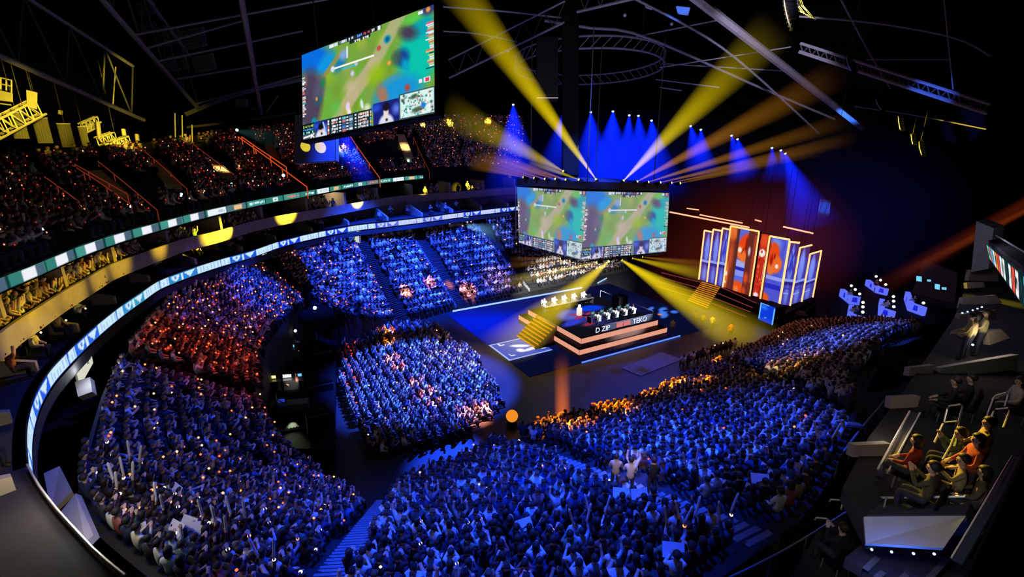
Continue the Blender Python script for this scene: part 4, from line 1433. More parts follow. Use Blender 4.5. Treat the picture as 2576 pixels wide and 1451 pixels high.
# ribbed metal ramp at the near end
a = P(690, 1095, 19.8)
rm = thing('ribbed_ramp', a, 'grey green ribbed metal ramp at the near end of the control platform', 'ramp')
q = [P(682, 1085, 19.7), P(772, 1070, 19.7), P(778, 1118, 20.7), P(700, 1128, 20.7)]
M['ramp'] = surf('ribbed_metal', (.42, .44, .30), .5, .3)
mb = MB(); mb.prism([p - a for p in q], (0, 0, -.08)); mb.build('plate', 'ramp', rm)
for k in range(12):
    f = (k + .5) / 12
    mb = MB(); mb.tube([q[0].lerp(q[1], f) - a + Vector((0, 0, .04)), q[3].lerp(q[2], f) - a + Vector((0, 0, .04))], .05, 4); mb.build('rib', 'ramp', rm)
for y_ in (0, 1):
    mb = MB(); e = [q[0], q[3]] if y_ == 0 else [q[1], q[2]]
    mb.tube([e[0] - a + Vector((0, 0, .9)), e[1] - a + Vector((0, 0, .9))], .04, 5)
    for p in e: mb.tube([p - a, p - a + Vector((0, 0, .9))], .03, 5)
    mb.build('side_rail', 'ramp', rm)

# =================================================================== CASTER BOOTHS AND CONTROL BOX (right)
zf = 19.3
pl = [P(x, y, zf) for x, y in ((2085, 770), (2170, 700), (2260, 715), (2400, 790), (2360, 815), (2160, 835), (2090, 800))]
mb = MB(); o = pl[0].copy(); o.z = 0
cp = thing('booth_platform', o, 'dark platform carrying the five blue presenter booths', 'platform')
mb.prism([Vector((p.x, p.y, 0)) - o for p in pl], (0, 0, H - zf)); mb.build('deck', 'black', cp)
BOOTHS = [((2110, 745), (2134, 765), (2161, 769), 1.0, 'leftmost blue presenter booth'), ((2132, 783), (2129, 806), (2164, 818), .85, 'blue presenter booth nearest the crowd, below the leftmost one'),
          ((2175, 718), (2203, 738), (2227, 744), .85, 'farthest blue presenter booth, highest of the five'), ((2209, 768), (2207.5, 793), (2242, 804), .9, 'blue presenter booth in the middle right'),
          ((2273, 752), (2282, 782), (2318, 795), 1.0, 'rightmost blue presenter booth')]
BOOTH_SEATS = []
for (W, C, E, h, lab) in BOOTHS:
    w, c, e = P(*W, zf), P(*C, zf), P(*E, zf)
    r_ = thing('presenter_booth', c, lab, 'booth', 'presenter booths at right')
    back = (w - c) + (e - c)
    for p, q, n_ in ((w, c, 'left_panel'), (c, e, 'front_panel')):
        d_ = (q - p).normalized(); nn = Vector((-d_.y, d_.x, 0))
        mb = MB(); mb.prism([p - c, q - c, q - c + nn * .5, p - c + nn * .5], (0, 0, h)); mb.build(n_, 'desk_blue', r_)
        m = p.lerp(q, .5) - c
        mb = MB(); mb.quad(m - d_ * .3 - nn * .02 + Vector((0, 0, h * .35)), m + d_ * .3 - nn * .02 + Vector((0, 0, h * .35)), m + d_ * .22 - nn * .02 + Vector((0, 0, h * .95)), m - d_ * .22 - nn * .02 + Vector((0, 0, h * .95))); mb.build('emblem', 'desk_blue2', r_)
    mb = MB(); mb.prism([w - c, Vector((0, 0, 0)), e - c, back * .92], (0, 0, .06)); mb.build('booth_floor', 'desk', r_)
    # back lamp post with two lamps
    bp = (e - c) + (w - c) * .35
    for f in (.15, .6, 1.0):
        p = (e - c).lerp(back * .95, f) + Vector((0, 0, 1.3 + .3 * f))
        mb = MB(); mb.ball(p, .15, 8, 6); mb.build('lamp', 'white_lamp', r_, True)
        mb = MB(); mb.tube([p, Vector((p.x, p.y, 0))], .03, 4); mb.build('lamp_post', 'black', r_)
    for f in (.3, .6):
        BOOTH_SEATS.append((c + back * f + Vector((0, 0, .06)), math.atan2(-(c - (w + e) / 2).x, (c - (w + e) / 2).y)))
cb = boxface('control_box', 'dark grey control box behind the presenter booths', 'box', [(2326, 652), (2410, 686), (2402, 762), (2292, 738)], [50, 47, 47, 50], 3.0, 'offscreen')
M['dkbox'] = surf('dark_box', (.05, .05, .07), .7)
cb.children[0].data.materials[0] = M['dkbox']
for k, (x, y, w, h, lab) in enumerate(((2312, 700, 14, 13, 'leftmost and largest of the small cyan monitors'), (2337, 705, 10, 5, 'thin cyan monitor second from the left'), (2358, 720, 13, 13, 'square cyan monitor third from the left'), (2375, 725, 12, 6, 'rightmost cyan green monitor'))):
    p = PT(x, y, 46.0 + (3 - k) * .6)
    r_ = thing('cyan_monitor', p, lab + ' on the control box', 'monitor', 'cyan monitors on the control box')
    s_ = 46 / FPX
    Rv = Vector((1, 0, 0)) * w * s_ / 2; Uv = UP * h * s_ / 2
    mb = MB(); mb.quad(-Rv - Uv, Rv - Uv * 1.4, Rv + Uv * .7, -Rv + Uv); mb.build('display', 'cyan_screen', r_)
    mb = MB(); mb.prism([(-Rv - Uv) * 1.15 + FW * .03, (Rv - Uv * 1.4) * 1.15 + FW * .03, (Rv + Uv * .7) * 1.15 + FW * .03, (-Rv + Uv) * 1.15 + FW * .03], FW * .15); mb.build('casing', 'black', r_)
# dark drape tower in the right crowd
dt = boxface('black_tower', 'black draped tower standing in the right-hand crowd', 'tower', [(2228, 872), (2278, 868), (2290, 955), (2214, 962)], [27, 27, 26, 26], 1.6, 'black')

# =================================================================== RIGHT SUITES
# (the right-hand balcony, from far to near)
def wallbox(label, q, t, depth=.25, mat='taupe', name='suite_wall', cat='suite wall'):
    return boxface(name, label, cat, q, t, depth, mat)


RS = [('far dim suite wall below the pale column at right', [(2442, 678), (2510, 676), (2512, 708), (2436, 706)], 27, 'taupe'),
      ('taupe suite front just below the yellow lit one at right', [(2425, 748), (2505, 742), (2522, 762), (2418, 775)], 24, 'taupe'),
      ('taupe suite front under the row of blue dots at right', [(2416, 790), (2508, 780), (2506, 806), (2412, 812)], 22, 'taupe'),
      ('taupe suite front below the gold lit guests at right', [(2424, 832), (2484, 822), (2478, 856), (2418, 862)], 20, 'taupe'),
      ('long pale suite front in the middle of the right-hand suites', [(2368, 925), (2562, 892), (2560, 930), (2364, 950)], 17, 'greywall'),
      ('small tan suite front left of the long pale one', [(2290, 925), (2352, 918), (2346, 940), (2286, 946)], 17, 'taupe'),
      ('tan suite front above a row of small blue lights at right', [(2244, 1000), (2316, 996), (2308, 1024), (2240, 1028)], 14.8, 'taupe'),
      ('dim brown suite front lowest at the back of the right-hand crowd', [(2150, 1120), (2242, 1116), (2238, 1146), (2144, 1150)], 12.6, 'taupe'),
      ('tan front of the balcony beside the right column', [(2486, 832), (2520, 828), (2540, 850), (2490, 868)], 18, 'taupe')]
for lab, q, t, m_ in RS:
    wallbox(lab, q, t, .25, m_)
r_ = wallbox('yellow lit suite front high at right', [(2432, 711), (2474, 709), (2478, 722), (2434, 726)], 25.5, .2)
# pale column at the end of the right ribbon board
cl = boxface('column', 'pale lavender column at the end of the right ribbon board', 'column', [(2456, 556), (2500, 574), (2486, 676), (2443, 684)], [26, 25.4, 26, 26.6], 1.0, 'greywall')
cl['kind'] = 'structure'; cl['category'] = 'column'
# right ribbon board
a0, a1 = PT(2481, 611, 24.5), PT(2600, 708, 13.5)
b0, b1 = PT(2490, 652, 24.5), PT(2600, 806, 13.5)
im = Img(120, 14, (14, 40, 46)); rr = random.Random(2)
xs = 0.0
seq = [(120, 240, 220), (235, 120, 90), (90, 190, 240), (240, 245, 245), (235, 150, 60), (235, 70, 60), (240, 248, 250), (245, 250, 250), (20, 50, 55), (240, 245, 245), (235, 80, 60), (245, 245, 245), (15, 40, 45), (90, 230, 240), (20, 45, 50)]
for i, c in enumerate(seq):
    f0 = (i / len(seq)); f1 = (i + .72) / len(seq)
    im.rect(f0, .12, f1, .9, c); im.text(f0, .3, f1, .7, (30, 60, 70), 3, i, .5)
rbo = thing('ribbon_board', a0, 'teal LED ribbon board with red and white blocks at the right edge', 'ribbon board')
me = grid_mesh('display', patch_pts(Vector((0, 0, 0)), a1 - a0, b1 - a0, b0 - a0, 120, 14), im.a); me.materials.append(M['led']); link(bpy.data.objects.new('display', me), rbo)
n_ = (a1 - a0).cross(b0 - a0).normalized(); n_ = n_ if n_.dot(CAM - a0) < 0 else -n_
mb = MB(); mb.prism([n_ * .05 + Vector((0, 0, .12)), a1 - a0 + n_ * .05 + Vector((0, 0, .12)), b1 - a0 + n_ * .05, b0 - a0 + n_ * .05 - Vector((0, 0, .1))], n_ * .5); mb.build('housing', 'black', rbo)
mb = MB(); mb.tube([Vector((0, 0, .3)) + n_ * .3, a1 - a0 + Vector((0, 0, .3)) + n_ * .3], .035, 5); mb.build('top_rail', 'rail', rbo)
# dark slabs of the right balcony (floors under the guests)
mb = MB()
RF = 7.75     # the right-hand balcony floor lies this far below eye level
sl = [P(*q, RF) for q in ((2185, 1345), (2120, 1225), (2185, 1100), (2290, 960), (2400, 800), (2440, 690), (2700, 690), (2700, 1000), (2560, 1190), (2410, 1345))]
mb.prism(sl, (0, 0, -.35))
struct(mb.build('suite_floor', 'suitefloor'), 'dark floor of the right-hand balcony suites', 'balcony')
mb = MB(); mb.prism([P(*q, 8.7) for q in ((2150, 1380), (2400, 1370), (2560, 1520), (2120, 1520))], (0, 0, -.3))
struct(mb.build('suite_floor', 'suitefloor'), 'dark landing under the blue lit steps at the bottom right', 'balcony')
mb = MB(); mb.prism([P(*q, 9.95) for q in ((2060, 1330), (2125, 1290), (2165, 1400), (2150, 1500), (1960, 1500))], (0, 0, -.3))
struct(mb.build('suite_floor', 'suitefloor'), 'dark lower landing left of the large pale panel', 'balcony')
# near right suite
fp = boxface('suite_balustrade', 'large pale suite front panel at the bottom right', 'suite wall', [(2173, 1299), (2430, 1297), (2374, 1378), (2178, 1366)], [9.7, 9.2, 8.9, 9.4], .12, 'greywall')
fp2 = boxface('suite_shelf', 'dark drinks shelf above the large pale panel at bottom right', 'shelf', [(2205, 1268), (2440, 1266), (2428, 1294), (2180, 1296)], [11, 10, 9.8, 10.6], .4, 'dkbox')
o = Vector(fp2.location)
mb = MB(); mb.tube([PT(2212, 1252, 11.2) - o, PT(2467, 1248, 10.0) - o], .03, 6); mb.build('front_rail', 'rail', fp2)
for x in (2230, 2300, 2380, 2450):
    mb = MB(); a = PT(x, 1251, 10.7) - o; mb.tube([a, a - Vector((0, 0, .35))], .02, 5); mb.build('rail_post', 'rail', fp2)
for k, (x, y) in enumerate(((2193, 1382), (2243, 1388), (2298, 1392), (2350, 1393))):
    small_lamp('blue_step_lamp', x, y, 10.2 - k * .2, .026, 'blue_lamp', 'small blue step lamp under the large pale panel, %s from the left' % ORD[k], 'lamp', 'blue step lamps at bottom right')
for k, (x0, y0, x1, y1) in enumerate(((2218, 1392, 2178, 1430), (2272, 1396, 2205, 1452), (2325, 1400, 2262, 1462), (2385, 1402, 2330, 1462))):
    a, b = PT(x0, y0, 10.5), PT(x1, y1, 9.6)
    r_ = thing('step_edge', a, 'blue lit step edge at the bottom right, %s from the left' % ORD[k], 'step', 'blue step edges at bottom right')
    d_ = (b - a); x = Vector((d_.y, -d_.x, 0)).normalized() * .05
    mb = MB(); mb.prism([-x, x, d_ + x, d_ - x], (0, 0, -.03)); mb.build('nosing', 'steel', r_)
    mb = MB(); mb.prism([x * 1.05, x * 7, d_ + x * 7, d_ + x * 1.05], (0, 0, -.25)); mb.build('tread', 'dkbox', r_)
for row, pts in (('right suite below the yellow front', ((2421, 787), (2434, 784), (2447, 780), (2459, 776), (2470, 772))), ('middle right suite behind the crowd', ((2236, 1041), (2249, 1040), (2262, 1039), (2275, 1037), (2288, 1034)))):
    for k, (x, y) in enumerate(pts):
        small_lamp('step_dot', x, y, 21 if k < 0 else (22.0 if 'yellow' in row else 16.5), .035, 'blue_lamp', 'tiny blue white step light, %s from left, %s' % (ORD[k], row), 'lamp', 'step lights in the ' + row)
small_lamp('step_dot', 2447, 867, 18, .04, 'blue_lamp', 'single blue white step light right of the black tower')
# sloping glass partition edges and aisle hoops
def bent_rail(label, pts, r=.022, mat='rail', name='aisle_hoop', cat='handrail', group='aisle hoops at right'):
    p = [PT(*q) for q in pts]
    o = thing(name, p[0], label, cat, group)
    mb = MB(); mb.tube([q - p[0] for q in p], r, 6); mb.build('tube', mat, o)
    return o


bent_rail('upper pale hoop rail at right, left pair', [(2375, 1062, 12.6), (2383, 1030, 12.9), (2388, 1021, 12.9), (2418, 1017, 12.4), (2422, 1022, 12.4), (2412, 1060, 12.2)])
bent_rail('yellow lit hoop rail at right, in front of the guests', [(2351, 1113, 11.5), (2372, 1066, 12), (2378, 1062, 12), (2408, 1059, 11.7), (2413, 1066, 11.7), (2392, 1120, 11.3), (2372, 1156, 11)])
bent_rail('tallest pale hoop rail, far right pair', [(2470, 1080, 12), (2500, 1000, 13), (2506, 994, 13), (2533, 987, 12.6), (2537, 992, 12.6), (2528, 1022, 12.4)])
bent_rail('pale hoop rail below the tallest one at far right', [(2480, 1086, 11), (2500, 1035, 11.8), (2506, 1029, 11.8), (2538, 1026, 11.4), (2541, 1032, 11.4), (2524, 1076, 11)])
bent_rail('dim hoop rail in the dark seats at bottom right', [(2086, 1262, 13), (2090, 1256, 13), (2116, 1258, 12.8), (2121, 1264, 12.8), (2116, 1282, 12.6)])
bent_rail('lowest dim hoop rail at bottom right', [(2050, 1308, 12.6), (2053, 1302, 12.6), (2080, 1304, 12.4), (2087, 1310, 12.4)])
for lab, q, t in (('yellow edged sloping partition left of the right suite guests', [(2288, 1036), (2314, 1040), (2240, 1186), (2208, 1182)], [13.7, 13.5, 11.3, 11.5]),):
    r_ = boxface('partition', lab, 'partition', q, t, .08, 'dkbox')
    o = Vector(r_.location)
    mb = MB(); mb.tube([PT(2289, 1034, 13.6) - o, PT(2208, 1180, 11.4) - o], .025, 5); mb.build('edge_rail', 'rail', r_)
    mb = MB(); mb.tube([PT(2315, 1038, 13.4) - o, PT(2232, 1190, 11.2) - o], .02, 5); mb.build('edge_rail', 'rail', r_)
M['glass'] = surf('smoked_glass_edge', (.012, .02, .024), .3, spec=.4)
gp = boxface('glass_partition', 'dark glass partition with a pale edge at the lower right corner', 'partition', [(2548, 1145), (2576, 1150), (2420, 1420), (2392, 1404)], [8.6, 8.4, 7.2, 7.4], .03, 'glass')
o = Vector(gp.location)
mb = MB(); mb.tube([PT(2547, 1146, 8.55) - o, PT(2393, 1403, 7.35) - o], .012, 5); mb.build('edge_line', 'rail', gp)  # pale tube stands in for the highlight along the glass edge
wl = boxface('wall_right', 'black wall filling the lower right corner', 'wall', [(2590, 1120), (2700, 1120), (2700, 1500), (2412, 1500)], [7.5, 7.5, 6.2, 6.2], .1, 'shell'); wl['kind'] = 'structure'

# =================================================================== ROOF
def member(label, pts, r, mat='truss', name='roof_beam', cat='roof beam'):
    p = [PT(*q) for q in pts]
    c = [Vector(x) for x in catmull([tuple(x) for x in p], 16)] if len(p) > 2 else p
    mb = MB(); mb.tube([q - p[0] for q in c], r, 6)
    o = mb.build(name, mat, local=None); o.location = p[0]
    return tag(o, label, cat, 'roof beams')


def truss(label, a, b, w, n, r=.07, mat='truss'):
    p, q = PT(*a), PT(*b)
    o = thing('roof_truss', p, label, 'roof truss', 'roof beams')
    mb = MB(); mb.tube([Vector((0, 0, 0)), q - p], r * 2.2, 6); mb.build('lower_chord', mat, o)
    mb = MB(); mb.tube([Vector((0, 0, w)), q - p + Vector((0, 0, w))], r * 1.8, 6); mb.build('upper_chord', mat, o)
    mb = MB()
    for k in range(n):
        s0, s1 = (q - p) * (k / n), (q - p) * ((k + 1) / n)
        mb.tube([s0, s1 + Vector((0, 0, w))] if k % 2 else [s0 + Vector((0, 0, w)), s1], r, 4)
    mb.build('web', 'web', o)
    return o


truss('heavy grey roof truss sloping from the top left to the screen side', (240, -20, 38), (500, 274, 62), 6, 9, .11)
truss('dim roof truss above the yellow gantry at far left', (-30, 128, 30), (362, 302, 50), 5, 8, .08)
truss('steep roof truss dropping behind the hanging screen', (602, -20, 42), (657, 287, 62), 5, 8, .10)
for k, (a, b, w) in enumerate((((335, 88, 45), (900, -16, 54), 'topmost at left'), ((372, 120, 48), (625, 48, 54), 'second from the top at left'), ((400, 153, 50), (762, 78, 60), 'third from the top at left'), ((445, 199, 55), (760, 146, 64), 'fourth from the top at left'), ((490, 262, 61), (757, 190, 66), 'lowest at left'))):
    member('thin roof purlin, ' + w + ', left of the hanging screen', [a, b], .11)
member('broad roof beam at the back left above the upper deck', [(466, 288, 64), (560, 250, 66), (640, 226, 68), (760, 200, 70)], .28)
member('horizontal back beam just over the upper deck', [(470, 320, 66), (600, 305, 68), (745, 284, 70)], .16)
member('short diagonal brace left of the back roof column', [(622, 262, 64), (650, 285, 64)], .10)
member('short diagonal brace right of the back roof column', [(700, 240, 64), (668, 284, 64)], .10)
member('bright lavender main roof beam slanting down at upper right', [(1735, -16, 45), (2085, 255, 68)], .42)
M['bluesteel'] = surf('blue_lit_steel', (.25, .3, .45), .5)
member('blue lit lower end of the lavender roof beam', [(2085, 255, 68), (2170, 322, 74)], .40)
member('thin roof beam running below the lavender one', [(1585, -10, 50), (1830, 130, 60), (2060, 335, 74)], .13)
member('long curved roof beam over the circular truss', [(1370, 52, 60), (1480, 70, 60), (1620, 92, 62), (1900, 215, 70), (2100, 300, 75)], .16)
member('thin roof beam passing behind the left yellow beam', [(1100, 16, 55), (1260, 28, 58), (1425, 46, 60)], .10)
member('lower thin roof beam behind the left yellow beam', [(1100, 78, 58), (1200, 85, 60), (1300, 105, 62)], .08)
truss('ribbed roof truss rising left of the black speaker column', (1130, 196, 66), (1420, 56, 58), 2.2, 12, .06)
truss('ribbed lavender truss at the top beside the black post', (1452, 30, 56), (1640, -14, 50), 2.2, 9, .07)
member('cross beam below the blue lit panel in the roof', [(1600, 92, 64), (1825, 47, 58)], .09)
member('second cross beam below the blue lit panel', [(1660, 170, 68), (1990, 118, 60)], .08)
member('third cross beam right of the circular truss', [(1665, 160, 70), (2000, 180, 66)], .08)
member('pale short strut lit by the right yellow beam', [(1660, 220, 70), (1715, 228, 68)], .09)
member('thin pale strut crossing the right yellow beam', [(1650, 200, 70), (1810, 220, 66)], .08)
member('long curved roof beam at the far right', [(1990, 40, 52), (2200, 58, 52), (2400, 95, 50), (2490, 140, 50)], .10)
truss('ribbed roof truss at upper right, its near part lavender and its end blue', (2010, 130, 58), (2484, 286, 50), .9, 40, .09)
member('thin steep roof beam at upper right', [(2110, -12, 50), (2180, 120, 56), (2240, 222, 62)], .09)
member('faint vertical roof hanger at far right', [(2374, -12, 48), (2400, 250, 52)], .06)
member('faint horizontal beam in the upper right roof', [(2180, 150, 60), (2390, 150, 56)], .07)
member('low curved beam far behind the speakers at right', [(2150, 268, 70), (2300, 290, 66), (2480, 325, 62)], .08)
# circular truss
cc = PT(1480, 160, 72)
cr = thing('circular_truss', cc, 'large circular roof truss hanging over the stage', 'roof truss')
for dz, nm in ((-.7, 'lower_ring'), (.7, 'upper_ring')):
    mb = MB(); mb.tube([Vector((10.7 * math.cos(w), 10.7 * math.sin(w) , dz - 1.1 * math.sin(w))) for w in np.linspace(0, 2 * PI, 49)[:-1]], .13, 5, True); mb.build(nm, 'truss', cr)
mb = MB()
for k in range(48):
    w0, w1 = 2 * PI * k / 48, 2 * PI * (k + 1) / 48
    a = Vector((10.7 * math.cos(w0), 10.7 * math.sin(w0), -.7 - 1.1 * math.sin(w0))); b = Vector((10.7 * math.cos(w1), 10.7 * math.sin(w1), .7 - 1.1 * math.sin(w1)))
    mb.tube([a, b], .06, 4)
mb.build('web', 'truss', cr)
for k in range(6):
    w = PI * k / 3
    mb = MB(); p = Vector((10.7 * math.cos(w), 10.7 * math.sin(w), 0)); mb.tube([p, p + Vector((0, 0, 18))], .05, 4); mb.build('hanger', 'cable', cr)
# black hanging columns in front of it
def hang_box(label, x0, y0, x1, y1, t, mat, name, cat, depth=1.2):
    q = [PT(x0, y0, t), PT(x1, y0, t), PT(x1, y1, t), PT(x0, y1, t)]
    r_ = boxface(name, label, cat, [(x0, y0), (x1, y0), (x1, y1), (x0, y1)], t, depth, mat)
    return r_


sp = hang_box('broad black speaker column hanging left of the circular truss', 1350, 92, 1404, 245, 50, 'black', 'speaker_column', 'loudspeaker')
mb = MB(); o = Vector(sp.location); mb.tube([PT(1350, 246, 49.6) - o, PT(1404, 246, 49.6) - o], .05, 5); mb.build('bottom_bar', 'catwalk', sp)
pc = hang_box('tall black drape post hanging from the roof at top centre', 1416, -30, 1456, 440, 58, 'black', 'drape_post', 'drape')
# speaker arrays at the upper right: stacks of small cabinets
for lab, x0, y0, x1, y1, t, n, w in (('yellow rimmed speaker array at the top right', 1985, -10, 2003, 74, 38, 9, 26), ('small speaker array below the ribbed truss at right', 2136, 142, 2148, 178, 52, 6, 14), ('yellow lit speaker array third from the right', 2264, 292, 2269, 326, 60, 6, 9), ('yellow lit speaker array second from the right', 2296, 338, 2300, 362, 62, 5, 8), ('lowest yellow lit speaker array at right', 2316, 356, 2323, 390, 62, 6, 9), ('speaker array with white marks at far right', 2208, 248, 2222, 276, 58, 4, 10)):
    p0 = PT(x0, y0, t); r_ = thing('speaker_array', p0, lab, 'loudspeaker', 'hanging speaker arrays')
    for k in range(n):
        f = k / max(1, n - 1)
        c = PT(x0 + (x1 - x0) * f ** 1.6, y0 + (y1 - y0) * f, t) - p0
        s_ = t / FPX
        mb = MB(); mb.box(c, w * s_, .5, (y1 - y0) / n * s_ * .92, Matrix.Rotation(.25 * f, 3, 'X')); mb.build('speaker', 'black', r_)
    mb = MB(); mb.tube([Vector((0, 0, 0)), Vector((0, 0, 8))], .04, 4); mb.build('hanger', 'cable', r_)
    mb = MB(); s_ = t / FPX
    mb.tube([PT(x0 - w * .5 + (x1 - x0) * f ** 1.6, y0 + (y1 - y0) * f, t - .35) - p0 for f in np.linspace(0, 1, 6)], .045, 4); mb.build('edge_bar', 'yellow_rim', r_) if 'yellow_rim' in M else mb.build('edge_bar', 'rail', r_)
# cable bundle above the first array
cb_ = thing('cable_bundle', PT(1990, 0, 38), 'bundle of yellow lit cables spilling beside the top right speaker array', 'cable')
o = Vector(cb_.location); rr = random.Random(4)
for k in range(9):
    x = 1985 + k * 4
    mb = MB(); mb.tube([PT(x - 10, -30, 38) - o, PT(x + 4, 6 + rr.uniform(0, 10), 38) - o, PT(x + 20 + k * 2, 26 + k * 3, 38) - o], .035, 4); mb.build('cable', 'rail', cb_)
# roof lamp boxes and louvre panels
for k, (x, y, w, h, lab) in enumerate(((366, 22, 44, 30, 'topmost'), (423, 95, 54, 40, 'second'), (484, 98, 62, 50, 'third, broadest'), (443, 160, 52, 36, 'fourth'), (512, 160, 54, 40, 'fifth'), (372, 70, 40, 20, 'small upper'))):
    t = 58
    p = PT(x, y, t); s_ = t / FPX
    r_ = thing('roof_louvre', p, 'grey ribbed roof louvre at upper left, ' + lab, 'roof louvre', 'roof louvres')
    for j in range(6):
        f = (j + .5) / 6 - .5
        c = UP * (f * h * s_) + Vector((1, 0, 0)) * (-f * 8 * s_)
        mb = MB(); d_ = (Vector((1, 0, .18))) * (w * s_ / 2)
        mb.prism([c - d_, c + d_, c + d_ + UP * .22, c - d_ + UP * .22], FW * .3); mb.build('slat', 'truss', r_)
    mb = MB(); mb.tube([UP * h * s_ * .5, Vector((0, 0, 9))], .05, 4); mb.build('hanger', 'cable', r_)
for x, y, w, h, lab, mt in ((1719, 26, 34, 22, 'larger blue lit roof panel at top right', 'blue_roof'), (1634, 18, 22, 10, 'small blue lit roof panel at top right', 'blue_roof')):
    M.setdefault('blue_roof', surf('pale_roof_panel', (.5, .5, .55), .6))
    t = 56; r_ = boxface('roof_panel', lab, 'roof panel', [(x - w / 2, y - h / 2), (x + w / 2, y - h / 2 + 4), (x + w / 2 - 4, y + h / 2), (x - w / 2 + 4, y + h / 2 - 4)], t, .2, mt)
r_ = boxface('roof_unit', 'pale grey box unit in the roof at left of the hanging screen', 'roof unit', [(592, 250), (618, 248), (619, 265), (593, 267)], 62, .6, 'truss')
for x, y, t in ((1278, 128, 62), (1572, 38, 56), (1690, 60, 58)):
    small_lamp('roof_lamp', x, y, t, .22, 'rail', 'unlit pale roof lamp %s' % {1278: 'beside the left yellow beam', 1572: 'near the top centre', 1690: 'under the blue lit panels'}[x], 'lamp')
# =================================================================== YELLOW GANTRY, UPPER LEFT
ga = PT(0, 330, 36)
gt = thing('lighting_gantry', ga, 'yellow lit lighting gantry with railing at the far left', 'gantry')
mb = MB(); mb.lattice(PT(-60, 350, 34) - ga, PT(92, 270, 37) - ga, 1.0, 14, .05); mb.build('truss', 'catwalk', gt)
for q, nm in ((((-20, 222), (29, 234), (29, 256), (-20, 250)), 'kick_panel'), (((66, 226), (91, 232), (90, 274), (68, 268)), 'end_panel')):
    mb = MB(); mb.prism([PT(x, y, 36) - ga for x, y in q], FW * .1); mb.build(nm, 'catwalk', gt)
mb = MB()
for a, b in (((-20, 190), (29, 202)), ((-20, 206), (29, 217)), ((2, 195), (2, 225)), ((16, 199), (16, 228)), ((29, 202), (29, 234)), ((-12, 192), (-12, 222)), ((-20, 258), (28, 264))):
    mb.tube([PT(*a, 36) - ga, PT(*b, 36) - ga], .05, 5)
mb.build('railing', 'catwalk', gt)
for x in (0, 60, 90):
    mb = MB(); p = PT(x, 270 + (90 - x) * .4, 36.5) - ga; mb.tube([p, p + Vector((0, 0, 10))], .03, 4); mb.build('hanger', 'cable', gt)
for k, (x, y, w, h) in enumerate(((58, 318, 34, 62), (118, 330, 34, 60), (176, 342, 30, 56), (219, 346, 18, 50))):
    t = 37 + k * 2
    p = PT(x, y + h / 2, t); s_ = t / FPX
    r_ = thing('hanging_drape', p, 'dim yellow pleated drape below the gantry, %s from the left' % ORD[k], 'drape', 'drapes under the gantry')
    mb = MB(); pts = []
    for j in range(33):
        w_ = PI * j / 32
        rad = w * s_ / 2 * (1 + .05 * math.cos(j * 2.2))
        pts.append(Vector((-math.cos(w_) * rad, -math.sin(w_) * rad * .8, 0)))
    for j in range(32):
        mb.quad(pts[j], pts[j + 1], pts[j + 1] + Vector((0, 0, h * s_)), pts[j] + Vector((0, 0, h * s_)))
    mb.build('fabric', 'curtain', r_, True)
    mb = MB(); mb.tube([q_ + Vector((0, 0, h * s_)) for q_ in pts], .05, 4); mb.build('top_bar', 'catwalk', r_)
    mb = MB(); mb.tube([pts[16] * 0 + Vector((0, 0, h * s_)), Vector((0, 0, h * s_ + 9))], .02, 4); mb.build('hanger', 'cable', r_)
ga2 = PT(280, 360, 44)
gt2 = thing('lighting_gantry', ga2, 'second yellow lit truss gantry right of the drapes', 'gantry')
for a, b, w in (((248, 356), (288, 342), .7), ((284, 366), (324, 352), .7), ((205, 318), (246, 300), .5), ((210, 328), (244, 312), .4)):
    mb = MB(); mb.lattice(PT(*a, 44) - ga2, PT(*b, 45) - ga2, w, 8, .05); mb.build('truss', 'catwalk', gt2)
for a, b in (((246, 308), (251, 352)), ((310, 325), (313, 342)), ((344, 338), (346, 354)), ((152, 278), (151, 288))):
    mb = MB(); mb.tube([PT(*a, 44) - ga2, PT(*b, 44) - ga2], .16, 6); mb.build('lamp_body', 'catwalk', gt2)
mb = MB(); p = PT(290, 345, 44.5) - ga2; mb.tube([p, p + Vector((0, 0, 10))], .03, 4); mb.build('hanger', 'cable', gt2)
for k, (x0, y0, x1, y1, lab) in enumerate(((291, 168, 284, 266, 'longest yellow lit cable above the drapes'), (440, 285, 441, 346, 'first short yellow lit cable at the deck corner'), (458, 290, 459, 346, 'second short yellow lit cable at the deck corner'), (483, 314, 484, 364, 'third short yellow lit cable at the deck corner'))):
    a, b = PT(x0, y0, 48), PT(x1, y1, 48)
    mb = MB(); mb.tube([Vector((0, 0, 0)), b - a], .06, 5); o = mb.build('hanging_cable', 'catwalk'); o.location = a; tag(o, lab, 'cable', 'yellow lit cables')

bd = boxface('blue_drape', 'small blue lit drape hanging in the dark above the presenter booths', 'drape', [(2066, 500), (2090, 504), (2086, 546), (2060, 542)], 66, .3, 'greywall')
mb = MB(); o = Vector(bd.location); mb.tube([PT(2078, 502, 66) - o, PT(2078, 502, 66) - o + Vector((0, 0, 14))], .03, 4); mb.build('hanger', 'cable', bd)

